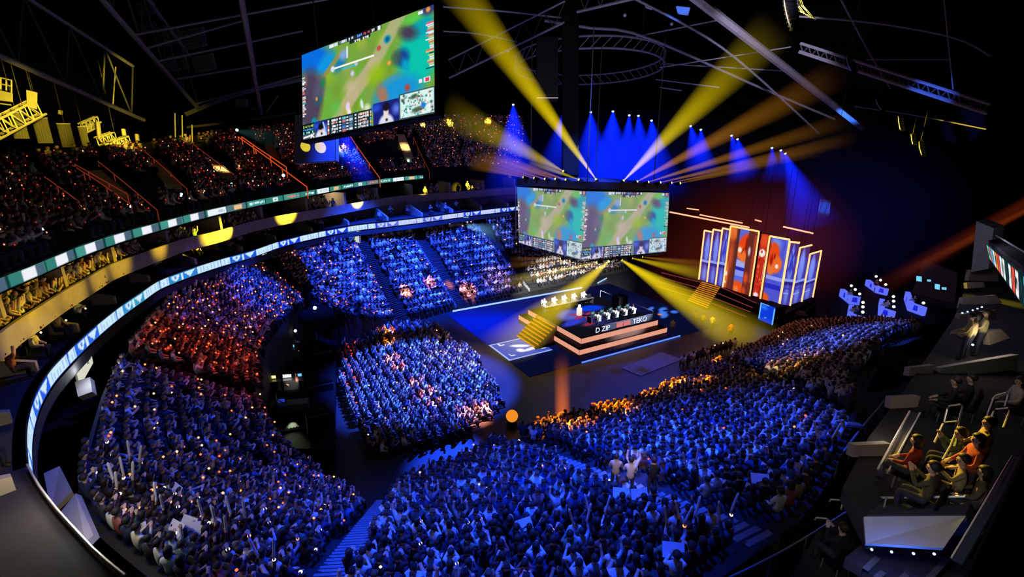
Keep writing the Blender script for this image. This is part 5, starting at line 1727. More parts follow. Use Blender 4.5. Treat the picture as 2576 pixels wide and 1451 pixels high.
for k, (x, y, w, h, lab) in enumerate(((592, 528, 26, 16, 'tan lit'), (556, 556, 14, 14, 'small dim'), (748, 502, 18, 10, 'third'), (905, 488, 16, 8, 'fourth'), (985, 470, 22, 10, 'golden'), (1060, 462, 16, 8, 'sixth'), (1165, 452, 22, 10, 'seventh'), (1212, 446, 20, 9, 'last'))):
    q_ = P(x, y + 20, 7.8); t = (q_ - CAM).dot(FW) + 2.6
    M.setdefault('suite_warm', emit('suite_warm', L3(150, 100, 48), .8))  # warm-lit stretches of suite wall, put in as emissive patches
    r_ = boxface('suite_wall_glow', lab + ' warm glowing suite wall patch above the balcony, %s from the left' % NTH[k], 'glowing wall patch', [(x - w / 2, y - h / 2 + 2), (x + w / 2, y - h / 2 - 2), (x + w / 2, y + h / 2 - 2), (x - w / 2, y + h / 2 + 2)], t, .1, 'suite_warm', 'warm glowing suite wall patches')
    o = Vector(r_.location)
    mb = MB(); c_ = [PT(*q, t - .05) - o for q in ((x - w / 2, y - h / 2 + 2), (x + w / 2, y - h / 2 - 2), (x + w / 2, y + h / 2 - 2), (x - w / 2, y + h / 2 + 2))]
    mb.tube(c_, .05, 4, True); mb.build('patch_frame', 'taupe', r_)
# =================================================================== PEOPLE
def skeleton(pose, hi):
    """joints (position, radius), bones, and what each bone is: 0 clothes, 1 skin, 2 trousers, 3 hair/shoes"""
    J, E = [], []
    def j(x, y, z, r): J.append((x, y, z, r)); return len(J) - 1
    def e(a, b, k): E.append((a, b, k))
    st = pose.startswith('stand')
    dz = .42 if st else 0.0
    pel = j(0, 0, .52 + dz, .14); sp = j(0, -.01, .76 + dz, .135); ch = j(0, 0, .96 + dz, .15); nk = j(0, .015, 1.11 + dz, .055)
    h0 = j(0, .03, 1.19 + dz, .085); h1 = j(0, .035, 1.27 + dz, .105); h2 = j(0, .02, 1.35 + dz, .075)
    e(pel, sp, 0); e(sp, ch, 0); e(ch, nk, 0); e(nk, h0, 1); e(h0, h1, 1); e(h1, h2, 3)
    if hi:
        ns = j(0, .145, 1.255 + dz, .016); e(h1, ns, 1)
        for s in (-1, 1):
            er = j(s * .115, .03, 1.265 + dz, .02); e(h1, er, 1)
    for s in (-1, 1):
        sh = j(s * .19, 0, 1.01 + dz, .075); e(ch, sh, 0)
        up = {'lap': 0, 'up': 1, 'half': 2, 'one': 1 if s > 0 else 0, 'phone': 2, 'clap': 3, 'walk': 4}[pose.split('_')[-1]]
        if up == 0:
            el, wr, hd = (s * .26, .06, .76 + dz), (s * .17, .28, .66 + dz * .9), (s * .13, .36, .63 + dz * .9)
        elif up == 1:
            el, wr, hd = (s * .30, .10, 1.18 + dz), (s * .27, .16, 1.42 + dz), (s * .26, .18, 1.52 + dz)
        elif up == 2:
            el, wr, hd = (s * .25, .16, .84 + dz), (s * .09, .32, 1.03 + dz), (s * .05, .36, 1.10 + dz)
        elif up == 3:
            el, wr, hd = (s * .28, .14, .86 + dz), (s * .10, .36, .95 + dz), (s * .04, .42, 1.0 + dz)
        else:
            el, wr, hd = (s * .25, -.02, .76 + dz), (s * .25, .10, .56 + dz), (s * .245, .13, .48 + dz)
        a = j(*el, .055); b = j(*wr, .04); c = j(*hd, .045)
        e(sh, a, 0); e(a, b, 0 if hi else 1); e(b, c, 1)
        if hi:
            d = Vector(hd) - Vector(wr); d.normalize()
            side = d.cross(Vector((0, 0, 1)));
            side = side.normalized() if side.length > .1 else Vector((1, 0, 0))
            for k, (o, ln) in enumerate(((-.033, .07), (-.011, .085), (.011, .08), (.033, .065))):
                p = Vector(hd) + side * o + d * .045
                q = p + d * ln * .6 + Vector((0, 0, -.01)); r_ = q + d * ln * .4 + Vector((0, 0, -.03))
                f0 = j(*p, .011); f1 = j(*q, .010); f2 = j(*r_, .008); e(c, f0, 1); e(f0, f1, 1); e(f1, f2, 1)
            p = Vector(hd) - side * .05 * s; q = p - side * .02 * s + d * .05
            t0 = j(*p, .013); t1 = j(*q, .010); e(c, t0, 1); e(t0, t1, 1)
        if st:
            stp = .14 * s if pose == 'stand_walk' else 0
            hp = j(s * .10, 0, .90, .10); kn = j(s * .11, .03 + stp, .50, .07); an = j(s * .11, stp, .09, .045); to = j(s * .12, .15 + stp, .045, .04)
        else:
            hp = j(s * .11, .03, .50, .10); kn = j(s * .13, .44, .51, .075); an = j(s * .13, .42, .10, .05); to = j(s * .14, .56, .045, .04)
        e(pel, hp, 2); e(hp, kn, 2); e(kn, an, 2); e(an, to, 3)
    return J, E


def person_mesh(name, pose, hi):
    """one continuous body grown from its joints; returns mesh and the kind of every vertex"""
    J, E = skeleton(pose, hi)
    me = bpy.data.meshes.new(name)
    me.from_pydata([q[:3] for q in J], [(a, b) for a, b, k in E], [])
    o = bpy.data.objects.new('tmp', me); COL.objects.link(o)
    sk = o.modifiers.new('skin', 'SKIN')
    sk.use_smooth_shade = True
    for v, q in zip(me.skin_vertices[0].data, J):
        v.radius = (q[3], q[3]); v.use_root = False
    me.skin_vertices[0].data[0].use_root = True
    if hi:
        sub = o.modifiers.new('sub', 'SUBSURF'); sub.levels = 1; sub.render_levels = 1
    dg = bpy.context.evaluated_depsgraph_get()
    out = bpy.data.meshes.new_from_object(o.evaluated_get(dg))
    bpy.data.objects.remove(o)
    out.name = name
    co = np.zeros(len(out.vertices) * 3); out.vertices.foreach_get('co', co); co = co.reshape(-1, 3)
    best = np.full(len(co), 1e9); kind = np.zeros(len(co), int)
    for a, b, k in E:
        p, q = np.array(J[a][:3]), np.array(J[b][:3])
        d = q - p
        t = np.clip(((co - p) @ d) / (d @ d + 1e-9), 0, 1)
        dist = np.linalg.norm(co - p - t[:, None] * d, axis=1) - (J[a][3] * (1 - t) + J[b][3] * t) * .8
        m = dist < best
        best[m] = dist[m]; kind[m] = k
    # hair: the crown and back of the head
    hz = J[5][2]
    kind[(co[:, 2] > hz + .035) & (np.abs(co[:, 0]) < .14) & (co[:, 2] < hz + .25) & (kind != 0) & (np.hypot(co[:, 0], co[:, 1]) < .16)] = 3
    kind[(co[:, 2] > hz - .06) & (co[:, 1] < -.01) & (np.abs(co[:, 0]) < .13) & (kind == 1) & (co[:, 2] < hz + .2)] = 3
    return out, co, kind


SKINS = [(.62, .42, .32), (.50, .33, .24), (.68, .48, .38), (.30, .19, .13)]
HAIR = [(.02, .015, .012), (.05, .03, .02), (.12, .07, .04), (.01, .01, .01)]
PANTS = [(.015, .015, .025), (.025, .025, .03), (.03, .035, .06), (.012, .012, .012)]
SHIRTS_L = [((.80, .80, .80), 'white'), ((.62, .62, .66), 'light grey'), ((.70, .66, .58), 'cream'), ((.55, .62, .72), 'pale blue')]
SHIRTS_M = [((.22, .22, .24), 'grey'), ((.30, .09, .08), 'red'), ((.09, .14, .28), 'blue'), ((.12, .22, .15), 'green'), ((.30, .26, .19), 'tan')]
SHIRTS_D = [((.02, .02, .024), 'black'), ((.05, .05, .07), 'charcoal'), ((.03, .04, .10), 'navy'), ((.06, .03, .03), 'dark brown')]

# ---------------------------------------------------------------- prototypes for the far crowd (light meshes)
LOW = {p: person_mesh('crowd_' + p, p, False) for p in ('sit_lap', 'sit_half', 'sit_up', 'sit_one', 'sit_clap', 'stand_lap', 'stand_walk')}


def loops_of(me):
    n = len(me.loops)
    a = np.zeros(n, np.int32); me.loops.foreach_get('vertex_index', a)
    ls = np.zeros(len(me.polygons), np.int32); me.polygons.foreach_get('loop_start', ls)
    lt = np.zeros(len(me.polygons), np.int32); me.polygons.foreach_get('loop_total', lt)
    return a, ls, lt


LOWL = {p: loops_of(v[0]) for p, v in LOW.items()}


class Seat:
    __slots__ = ('p', 'yaw', 'zone', 'row', 'seat', 't', 'px', 'py', 'sec', 'pose', 'shirt', 'glow', 'gcol', 'sc')


def mk(p, yaw, zone, row=0, seat=0, sec='', sit=True):
    s = Seat()
    s.p = Vector(p); s.yaw = yaw + random.gauss(0, .18); s.zone = zone; s.row = row; s.seat = seat; s.sec = sec
    s.px, s.py, s.t = proj(s.p + Vector((0, 0, .9)))
    r = random.random()
    if sit:
        s.pose = 'sit_lap' if r < .42 else 'sit_half' if r < .70 else 'sit_clap' if r < .90 else 'sit_up' if r < .955 else 'sit_one'
    else:
        s.pose = 'stand_lap' if r < .6 else 'stand_walk'
    s.sc = random.uniform(.93, 1.07)
    s.glow = False; s.gcol = None; s.shirt = None
    return s


seats = []
# bowl rows
SECT = [(0.0, 1.0, 'the far stand beside the centre screens'), (1.0, 2.0, 'the far stand'), (2.0, 3.0, 'the far stand'), (3.0, 5.0, 'the far-left stand'), (5.0, 8.6, 'the left stand'), (8.6, 13.3, 'the lower left stand'),
        (13.3, 16.0, 'the near stand'), (16.0, 19.4, 'the near right stand'), (19.4, 22.0, 'the far right stand')]
VIEW = lambda x, y: -60 < x < 2640 and -60 < y < 1560
vs_front = np.linspace(0, 1, bowl.n)
for j in range(bowl.R):
    v = (j + .30) / bowl.R
    v1 = (j + 1.0) / bowl.R
    c = bowl.F * (1 - v) + bowl.B * v
    zrow = bowl.F[:, 2] * (1 - j / bowl.R) + bowl.B[:, 2] * (j / bowl.R)
    d = np.r_[0, np.cumsum(np.linalg.norm(np.diff(c[:, :2], axis=0), axis=1))]
    n = int(d[-1] / .56)
    si_of = np.linspace(0, bowl.K - 1, bowl.n)
    cnt = {}
    for k in range(n):
        dd = (k + .5 + random.uniform(-.12, .12)) * .56
        si = float(np.interp(dd, d, si_of))
        p = np.array([np.interp(dd, d, c[:, 0]), np.interp(dd, d, c[:, 1]), np.interp(dd, d, zrow)])
        F = np.array([np.interp(dd, d, bowl.F[:, q]) for q in range(3)]); B = np.array([np.interp(dd, d, bowl.B[:, q]) for q in range(3)])
        depth = np.hypot(*(B - F)[:2]) / bowl.R
        if depth < .40 and (j % 2): continue
        if any(abs(si - a) < 1.5 and np.hypot(*(np.array(bowl.at(a, v)) - p)[:2]) < w * .5 + .28 for a, w in AISLES): continue
        sec = [q for q in SECT if q[0] <= si < q[1]]
        if not sec: continue
        dirv = (F - B)[:2]
        yaw = math.atan2(-dirv[0], dirv[1])
        # look a little towards the stage
        tx, ty = 10 - p[0], 50 - p[1]
        yt = math.atan2(-tx, ty)
        yaw += .5 * ((yt - yaw + PI) % (2 * PI) - PI)
        q = mk(p, yaw, 'bowl', j + 1, 0, sec[0][2])
        # keep clear: the front left corner behind the control platform, and the black tower
        if 2205 < q.px < 2292 and 860 < q.py < 960: continue
        if si > 19.6 and v > .93: continue
        if 12.2 < si < 13.0 and v < .10: continue
        if random.random() < .05: continue
        cnt[sec[0][2]] = cnt.get(sec[0][2], 0) + 1; q.seat = cnt[sec[0][2]]
        if VIEW(q.px, q.py): seats.append(q)
# floor block
FB = [(848, 838), (900, 815), (965, 808), (1085, 812), (1185, 880), (1258, 985), (1258, 1005), (1180, 1062), (1080, 1096), (1000, 1124), (905, 1128), (872, 1060), (852, 950)]
fbw = [P(x, y, 20.1) for x, y in FB]


def inside(poly, x, y):
    r = False
    for i in range(len(poly)):
        a, b = poly[i], poly[i - 1]
        if (a[1] > y) != (b[1] > y) and x < (b[0] - a[0]) * (y - a[1]) / (b[1] - a[1]) + a[0]:
            r = not r
    return r


fpoly = [(p.x, p.y) for p in fbw]
frow = A_ * -1  # the floor seats face the stage, along the stage's own axes
c0 = Vector((sum(p[0] for p in fpoly) / len(fpoly), sum(p[1] for p in fpoly) / len(fpoly), 0))
yawf = math.atan2(-(10.5 - c0.x), 50 - c0.y)
fd = Vector((-math.sin(yawf), math.cos(yawf), 0)); fs = Vector((fd.y, -fd.x, 0))
for j in range(-26, 27):
    for k in range(-32, 33):
        p = c0 + fd * (j * .76) + fs * (k * .53 + random.uniform(-.06, .06))
        if not inside(fpoly, p.x, p.y): continue
        if k in (-11, 10): continue
        if random.random() < .04: continue
        q = mk(p, yawf, 'floor', j, k, 'the floor seats')
        seats.append(q)
# a few rows of guests on the floor right in front of the right crowd
for (x0, y0, x1, y1, n) in ((1318, 1092, 1425, 1058, 14), (1330, 1104, 1440, 1070, 14), (1720, 905, 1860, 858, 12)):
    for k in range(n):
        p = P(x0 + (x1 - x0) * k / n, y0 + (y1 - y0) * k / n, 20.2); p.z = 0
        seats.append(mk(p, yawf + 1.0, 'floor', 0, k, 'the floor seats'))
# upper deck
for j in range(deck.R):
    v = (j + .3) / deck.R
    c = deck.F * (1 - v) + deck.B * v
    zrow = deck.F[:, 2] * (1 - j / deck.R) + deck.B[:, 2] * (j / deck.R)
    d = np.r_[0, np.cumsum(np.linalg.norm(np.diff(c[:, :2], axis=0), axis=1))]
    for k in range(int(d[-1] / .62)):
        dd = (k + .5) * .62
        p = np.array([np.interp(dd, d, c[:, 0]), np.interp(dd, d, c[:, 1]), np.interp(dd, d, zrow)])
        q = mk(p, math.atan2(-(10 - p[0]), 50 - p[1]), 'deck', j, k)
        if not VIEW(q.px, q.py): continue
        skip = False
        for hz_ in (0, .6, 1.2):
          fx, fy, _t = proj((p[0], p[1], p[2] + hz_))
          for (ax, ay), (bx_, by_), wd in TAN:
            f = max(0, min(1, ((fx - ax) * (bx_ - ax) + (fy - ay) * (by_ - ay)) / ((bx_ - ax) ** 2 + (by_ - ay) ** 2)))
            if math.hypot(fx - ax - f * (bx_ - ax), (fy - ay - f * (by_ - ay))) < wd + 3: skip = True
        if skip or random.random() < .08: continue
        # dark empty patches seen in the photo
        if (math.sin(q.px * .013 + q.py * .02) + math.sin(q.px * .007 - q.py * .031)) > 1.45: continue
        seats.append(q)
# suites on the left: guests leaning at the balcony front, thick where the yellow light falls
for x, y, n, w in ((8, 855, 12, 30), (62, 815, 12, 30), (110, 780, 12, 35), (160, 740, 12, 40), (212, 706, 12, 30), (255, 678, 10, 24), (330, 642, 12, 28), (478, 592, 9, 26), (662, 548, 8, 24), (818, 512, 9, 24), (1000, 492, 8, 22), (1135, 482, 6, 18), (1240, 468, 8, 18)):
    base = P(x, y + 22, 7.8)
    i = int(np.argmin([(m[0] - base.x) ** 2 + (m[1] - base.y) ** 2 for m in mcs]))
    out = -nrm(mcs, i); tg = Vector((out.y, -out.x, 0))
    for k in range(n):
        row = k % 2
        p = Vector(mcs[i]) + out * (.55 + row * .8) + tg * ((k - n / 2) * .42) + Vector((0, 0, -.45 + row * .35))
        q = mk(p, math.atan2(out.x, -out.y), 'suite', row, k)
        q.pose = random.choice(['stand_lap', 'sit_half', 'sit_up', 'stand_lap'])
        seats.append(q)
for i in range(10, len(lrs) - 6, 3):
    out = nrm(lrs, i)
    for row in (0, 1, 2):
        if random.random() < .62: continue
        p = Vector(lrs[i]) - out * (.9 + row * .9) + Vector((0, 0, .36))
        q = mk(p, math.atan2(-out.x, out.y), 'lowsuite', row, i)
        if VIEW(q.px, q.py): seats.append(q)

# ---------------------------------------------------------------- colours and glow lights by place in the house
def style(q):
    r = random.random()
    z = q.zone
    if z == 'floor' or q.sec.startswith('the far stand'): r *= .62  # more pale tops here: the blocks' brighter light is put into the clothes
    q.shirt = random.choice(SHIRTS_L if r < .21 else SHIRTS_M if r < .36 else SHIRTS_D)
    if z == 'suite': q.shirt = random.choice(SHIRTS_L + SHIRTS_M)
    pr, cols = .12, [(255, 200, 160)]
    if z == 'deck':
        pr = .78; cols = [(225, 60, 35), (200, 40, 25), (240, 130, 90), (255, 190, 150), (150, 30, 18), (120, 25, 18)]
        if q.px > 780: pr = .40; cols = [(170, 60, 45), (140, 45, 35), (220, 120, 90)]
    elif z == 'bowl':
        if q.sec == 'the left stand':
            pr = .62; cols = [(255, 120, 60), (255, 150, 80), (235, 70, 35), (255, 170, 120), (220, 60, 40)]
            if q.py > 850: cols = [(255, 80, 30), (230, 50, 25), (255, 120, 60)]
        elif q.sec == 'the far-left stand':
            pr = .50; cols = [(255, 150, 130), (255, 190, 160), (240, 110, 80), (255, 140, 90)]
        elif q.sec == 'the lower left stand':
            pr = .36; cols = [(255, 150, 80), (255, 190, 130), (240, 100, 60)]
        elif q.sec == 'the far stand': pr = .12; cols = [(255, 170, 150), (255, 210, 190)]
        elif q.sec == 'the near stand': pr = .13; cols = [(255, 225, 190), (255, 160, 110), (250, 240, 220)]
        elif q.sec == 'the near right stand': pr = .07; cols = [(255, 140, 90), (255, 220, 190), (255, 90, 50)]
        else: pr = .04
    elif z == 'floor':
        pr = .10; cols = [(255, 170, 140), (255, 210, 180)]
        if q.px < 890: pr = .7; cols = [(255, 60, 20), (240, 40, 15), (255, 100, 50)]
    elif z == 'suite': pr = .03
    if random.random() < pr:
        q.glow = True; q.gcol = random.choice(cols)


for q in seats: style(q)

# ---------------------------------------------------------------- nearest 260 become individuals, the rest one crowd
near = [q for q in seats if q.zone == 'bowl' and 0 < q.px < 2576 and q.py < 1446 and q.sec in ('the near stand', 'the near right stand', 'the lower left stand')]
near.sort(key=lambda q: q.t)
IND = near[:262]
ids = set(id(q) for q in IND)
MASS = [q for q in seats if id(q) not in ids]


def crowd(qs):
    V, C, LI, LS, LT, MI = [], [], [], [], [], []
    nv = nl = 0
    # a small glowing bead (octahedron)
    ov = np.array([(1, 0, 0), (-1, 0, 0), (0, 1, 0), (0, -1, 0), (0, 0, 1), (0, 0, -1)], float)
    of = np.array([(0, 2, 4), (2, 1, 4), (1, 3, 4), (3, 0, 4), (2, 0, 5), (1, 2, 5), (3, 1, 5), (0, 3, 5)], np.int32)
    for q in qs:
        me, co, kind = LOW[q.pose]
        li, ls, lt = LOWL[q.pose]
        c, s = math.cos(q.yaw), math.sin(q.yaw)
        R = np.array([[c, -s, 0], [s, c, 0], [0, 0, 1]]) * q.sc
        V.append(co @ R.T + np.array(q.p))
        pal = np.array([q.shirt[0], random.choice(SKINS), random.choice(PANTS), random.choice(HAIR)])
        col = pal[kind]
        C.append(col)
        LI.append(li + nv); LS.append(ls + nl); LT.append(lt); MI.append(np.zeros(len(ls), np.int32))
        nv += len(co); nl += len(li)
        if q.glow:
            r = .034 + .0007 * q.t if q.zone == 'deck' else .046 + .0009 * q.t
            off = np.array([random.choice((-.2, .2, -.12, .12)), .30, random.uniform(.75, 1.25)])
            V.append(ov * r + off @ R.T + np.array(q.p))
            C.append(np.tile(lin(q.gcol), (6, 1)))
            LI.append(of.ravel() + nv); LS.append(np.arange(0, 24, 3, dtype=np.int32) + nl); LT.append(np.full(8, 3, np.int32)); MI.append(np.ones(8, np.int32))
            nv += 6; nl += 24
    V = np.concatenate(V); C = np.concatenate(C); LI = np.concatenate(LI); LS = np.concatenate(LS); LT = np.concatenate(LT); MI = np.concatenate(MI)
    me = bpy.data.meshes.new('crowd')
    me.vertices.add(len(V)); me.vertices.foreach_set('co', V.ravel().astype(np.float32))
    me.loops.add(len(LI)); me.loops.foreach_set('vertex_index', LI.astype(np.int32))
    me.polygons.add(len(LS)); me.polygons.foreach_set('loop_start', LS.astype(np.int32))
    me.polygons.foreach_set('material_index', MI)
    me.update(calc_edges=True)
    me.polygons.foreach_set('use_smooth', np.ones(len(LS), bool))
    set_paint(me, C)
    M['crowd_glow'] = emit_attr('crowd_glow', 2.0)
    me.materials.append(M['people']); me.materials.append(M['crowd_glow'])
    o = bpy.data.objects.new('crowd', me); link(o)
    return tag(o, 'dense crowd of seated spectators filling the bowl, floor seats, suites and upper deck', 'crowd', None, 'stuff')


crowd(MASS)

# ---------------------------------------------------------------- individuals
HI = {}
def hi_proto(pose):
    if pose in HI: return HI[pose]
    me, co, kind = person_mesh('body', pose, True)
    pal = np.array([(0, 0, 0, 0), (.62, .42, .32, 1), (.04, .04, .06, 1), (.02, .015, .012, 1)], float)
    a = pal[kind]
    at = me.color_attributes.new('paint', 'FLOAT_COLOR', 'POINT')
    at.data.foreach_set('color', a.astype(np.float32).ravel())
    me.materials.clear(); me.materials.append(M['person'])
    hz = 1.27 + (.42 if pose.startswith('stand') else 0)
    HI[pose] = (me, hz)
    return HI[pose]


def hair_mesh(long_):
    mb = MB(); mb.ball((0, 0, 0), 1.0, 12, 8)
    for i, v in enumerate(mb.v):
        x, y, z_ = v
        f = .118
        if y > .25 and z_ < .35: z_ = max(z_, .35); y = min(y, .62)     # the hairline frames the face
        if z_ < -.2: z_ = -.35 if not long_ else -1.5 + .2 * abs(x)
        if z_ < 0 and y > 0.1: y = .1
        mb.v[i] = (x * f * 1.02, y * f * 1.10 - .012, z_ * f * 1.12 + .025)
    me = mb.mesh('hair'); me.materials.append(M['hair'])
    me.polygons.foreach_set('use_smooth', [True] * len(me.polygons))
    return me


HAIRS = [hair_mesh(False), hair_mesh(True)]
mbt = MB(); mbt.tube([(0, 0, -.02), (0, 0, .02)], .055, 8); BAND = mbt.mesh('glow_wristband'); BAND.materials.append(M['glow_band'])
M['glow_white'] = emit('glow_band_white', L3(255, 240, 215), 2.6)
BAND2 = BAND.copy(); BAND2.materials.clear(); BAND2.materials.append(M['glow_white'])
eyes = MB()
for s in (-1, 1): eyes.ball((s * .04, .125, 0), .012, 6, 4)
EYES = eyes.mesh('eyes'); EYES.materials.append(M['hair'])


def make_person(loc, yaw, pose, shirt, label, group=None, sc=1.0, glow=None, long_=False, name='person'):
    me, hz = hi_proto(pose)
    o = bpy.data.objects.new(name, me); COL.objects.link(o)
    o.location = loc; o.rotation_euler = (0, 0, yaw); o.scale = (sc, sc, sc)
    o.color = (*shirt, 1)
    tag(o, label, 'person', group)
    h = bpy.data.objects.new('hair', HAIRS[1 if long_ else 0]); COL.objects.link(h); h.parent = o; h.location = (0, .03, hz)
    e = bpy.data.objects.new('eyes', EYES); COL.objects.link(e); e.parent = o; e.location = (0, .012, hz - .002)
    if glow:
        b = bpy.data.objects.new('glow_wristband', BAND2 if glow == 'white' else BAND); COL.objects.link(b); b.parent = o
        b.location = {'lap': (.17, .28, .68), 'up': (.27, .16, 1.42), 'half': (.09, .32, 1.03), 'one': (.27, .16, 1.42), 'clap': (.10, .36, .95)}.get(pose.split('_')[-1], (.25, .1, .98))
        b.rotation_euler = (.6, .3, 0)
    return o


def nth(n):
    return '%d%s' % (n, 'th' if 10 <= n % 100 <= 20 else {1: 'st', 2: 'nd', 3: 'rd'}.get(n % 10, 'th'))


POSEW = {'lap': 'hands in lap', 'half': 'hands raised to the face', 'clap': 'clapping', 'up': 'both arms raised', 'one': 'one arm raised'}
rows = {}
for q in IND: rows.setdefault((q.sec, q.row), []).append(q)
for (sec, row), qs in rows.items():
    qs.sort(key=lambda q: q.px)
    for i, q in enumerate(qs):
        q.seat = i + 1
SEC_SHORT = {'the near stand': 'bottom-centre stand', 'the near right stand': 'bottom-right stand', 'the lower left stand': 'bottom-left stand'}
POSEW = {'lap': 'hands down', 'half': 'hands near face', 'clap': 'clapping', 'up': 'arms raised', 'one': 'one arm raised'}
for q in IND:
    hairl = random.random() < .4
    lab = 'person in %s top, %s, %s from left, row %d, %s' % (q.shirt[1], POSEW[q.pose.split('_')[-1]], nth(q.seat), q.row, SEC_SHORT[q.sec])
    q_o = make_person(q.p, q.yaw, q.pose, q.shirt[0], lab, 'spectators in the nearest rows', q.sc, ('white' if random.random() < .5 else 'warm') if q.glow else None, hairl)

# pale letters on the back of one dark top near the bottom edge
q = min(IND, key=lambda q: abs(q.px - 1155) + abs(q.py - 1363) + (0 if q.pose == 'sit_lap' else 40))
cu = bpy.data.curves.new('lettering', 'FONT'); cu.body = 'RO'; cu.size = .20; cu.align_x = 'CENTER'; cu.extrude = .006
tmp = bpy.data.objects.new('tmp', cu); COL.objects.link(tmp)
me = bpy.data.meshes.new_from_object(tmp.evaluated_get(bpy.context.evaluated_depsgraph_get())); bpy.data.objects.remove(tmp)
me.transform(Matrix.Rotation(PI / 2, 4, 'X')); me.materials.clear(); me.materials.append(M['paper'])
host = min([o for o in COL.objects if o.get('category') == 'person'], key=lambda o: (Vector(o.location) - q.p).length)
host.color = (.015, .015, .02, 1); host['label'] = host['label'].replace(q.shirt[1] + ' top', 'black top lettered RO')
lt_ = bpy.data.objects.new('shirt_lettering', me); link(lt_, host); lt_.location = (0, -.165, .93)
# players on the stage
for (p, yaw, row, k) in PLAYER_SEATS:
    o = make_person(p, yaw, 'sit_clap', (.82, .84, .86), 'player in white jersey seated at the %s desk, %s from the left' % ('near' if row == 'front' else 'far', ORD[k]), 'players on the stage', 1.0)
# presenters
for k, (p, yaw) in enumerate(BOOTH_SEATS):
    make_person(p, yaw, 'sit_half', random.choice([(.03, .03, .04), (.4, .4, .42), (.1, .1, .16)]), 'presenter seated in the %s, %s of two' % (BOOTHS[k // 2][4].replace(', below the leftmost one', '').replace(', highest of the five', ''), 'left' if k % 2 == 0 else 'right'), 'presenters in the booths')
# people standing on the bright stair
for x, y, sh, lab in ((1545, 1178, (.45, .38, .28), 'person in khaki jacket standing on the bright blue stair, left of the three'), (1581, 1190, (.55, .50, .42), 'bald person in beige vest standing on the bright blue stair, middle of three'), (1637, 1192, (.02, .02, .02), 'blond person in black standing beside the bright blue stair, right of three')):
    q = bowl.on(x, y + 56)
    make_person(q, yaw=math.atan2(-(10 - q.x), 50 - q.y), pose='stand_lap', shirt=sh, label=lab, sc=1.02)
# crew at the control platform and on the floor
for x, y, dr, sh, lab in ((700, 892, 19.8, (.5, .6, .7), 'crew member in pale top behind the rear console desk, left one'), (745, 886, 19.8, (.6, .7, .72), 'crew member in pale top behind the rear console desk, right one'), (742, 860, 19.8, (.5, .5, .55), 'crew member in grey standing at the back of the control platform'),
                          (715, 1000, 19.8, (.02, .02, .02), 'crew member in black at the middle console desk'), (752, 985, 19.8, (.6, .2, .2), 'crew member in red top right of the bright console lamp'), (700, 1045, 19.8, (.3, .3, .3), 'crew member in grey at the front console desk')):
    q = P(x, y, dr)
    make_person(q, yawf, 'stand_lap', sh, lab)
for x, y, sh, lab in ((1748, 806, (.7, .5, .2), 'first person from the left standing on the yellow lit floor by the stage steps'), (1766, 812, (.6, .4, .2), 'second person standing on the yellow lit floor by the stage steps'), (1790, 818, (.5, .4, .3), 'third person standing on the yellow lit floor by the stage steps'), (1836, 838, (.6, .12, .05), 'person in red standing on the floor at the edge of the right crowd'), (1690, 828, (.2, .2, .2), 'person in dark clothes standing beside the right corner of the player stage')):
    q = P(x, y + 12, 21.0)
    make_person(q, yawf + .6, 'stand_walk', sh, lab)
# guests in the near right suite
for x, y, t, pose, sh, yaw, lab, lg in ((2343, 1210, 9.6, 'sit_half', (.10, .09, .06), .6, 'guest in dark jacket seated at the front rail of the right suite', False), (2452, 1146, 9.9, 'stand_lap', (.42, .07, .03), 1.2, 'guest in red shirt standing tallest in the right suite', True),
                                   (2480, 1102, 11, 'stand_lap', (.35, .25, .10), 1.0, 'guest in tan top standing behind the red shirted one', False), (2418, 1190, 10.2, 'sit_clap', (.30, .24, .12), .9, 'guest in ochre jumper with hands together in the right suite', False),
                                   (2470, 1222, 9.2, 'sit_lap', (.12, .10, .06), .8, 'guest partly hidden at the right end of the suite rail', True), (2412, 1120, 12, 'sit_half', (.10, .16, .06), .8, 'guest in green seated behind the right suite group', False),
                                   (2302, 1140, 13.5, 'sit_lap', (.25, .02, .02), .6, 'guest in dark red seated beside the sloping partition', True), (2440, 822, 20.5, 'stand_lap', (.5, .4, .15), .8, 'gold lit guest standing left in the far right suite', False), (2452, 818, 20.8, 'stand_lap', (.4, .3, .15), .8, 'gold lit guest standing second in the far right suite', True), (2478, 812, 20.5, 'stand_lap', (.5, .45, .2), .9, 'gold lit guest standing right in the far right suite', False),
                                   (2562, 985, 13.5, 'sit_lap', (.5, .42, .36), 1.2, 'guest in pale top seated at the far right edge above the hoops', True), (2400, 985, 14.5, 'sit_lap', (.02, .02, .02), .9, 'guest silhouetted left before the long pale suite front', False), (2440, 978, 14, 'sit_lap', (.02, .02, .02), .9, 'guest silhouetted in the middle before the long pale suite front', False), (2118, 1358, 11.5, 'sit_half', (.02, .02, .02), .3, 'guest in black seated left of the large pale panel', False)):
    hh = .95 if pose.startswith('sit') else 1.3
    fl = 9.95 if x < 2150 else RF
    p = P(x, y, fl - hh) - Vector((0, 0, hh))
    make_person(p, yaw, pose, sh, lab, None, 1.0, None, lg)
    if pose.startswith('sit'):
        R = Matrix.Rotation(yaw, 3, 'Z')
        ch_ = thing('suite_chair', p, 'chair of the ' + lab, 'chair', 'suite chairs at right', (0, 0, yaw))
        mb = MB(); mb.box((0, .02, .36), .46, .46, .07, bev=.02); mb.build('seat', 'black', ch_)
        mb = MB(); mb.box((0, -.24, .68), .44, .06, .55, Matrix.Rotation(.1, 3, 'X'), .02); mb.build('backrest', 'black', ch_)
        for sx in (-1, 1):
            for sy in (-1, 1):
                mb = MB(); mb.tube([(sx * .19, sy * .19, .33), (sx * .2, sy * .2, 0)], .018, 5); mb.build('leg', 'steel', ch_)

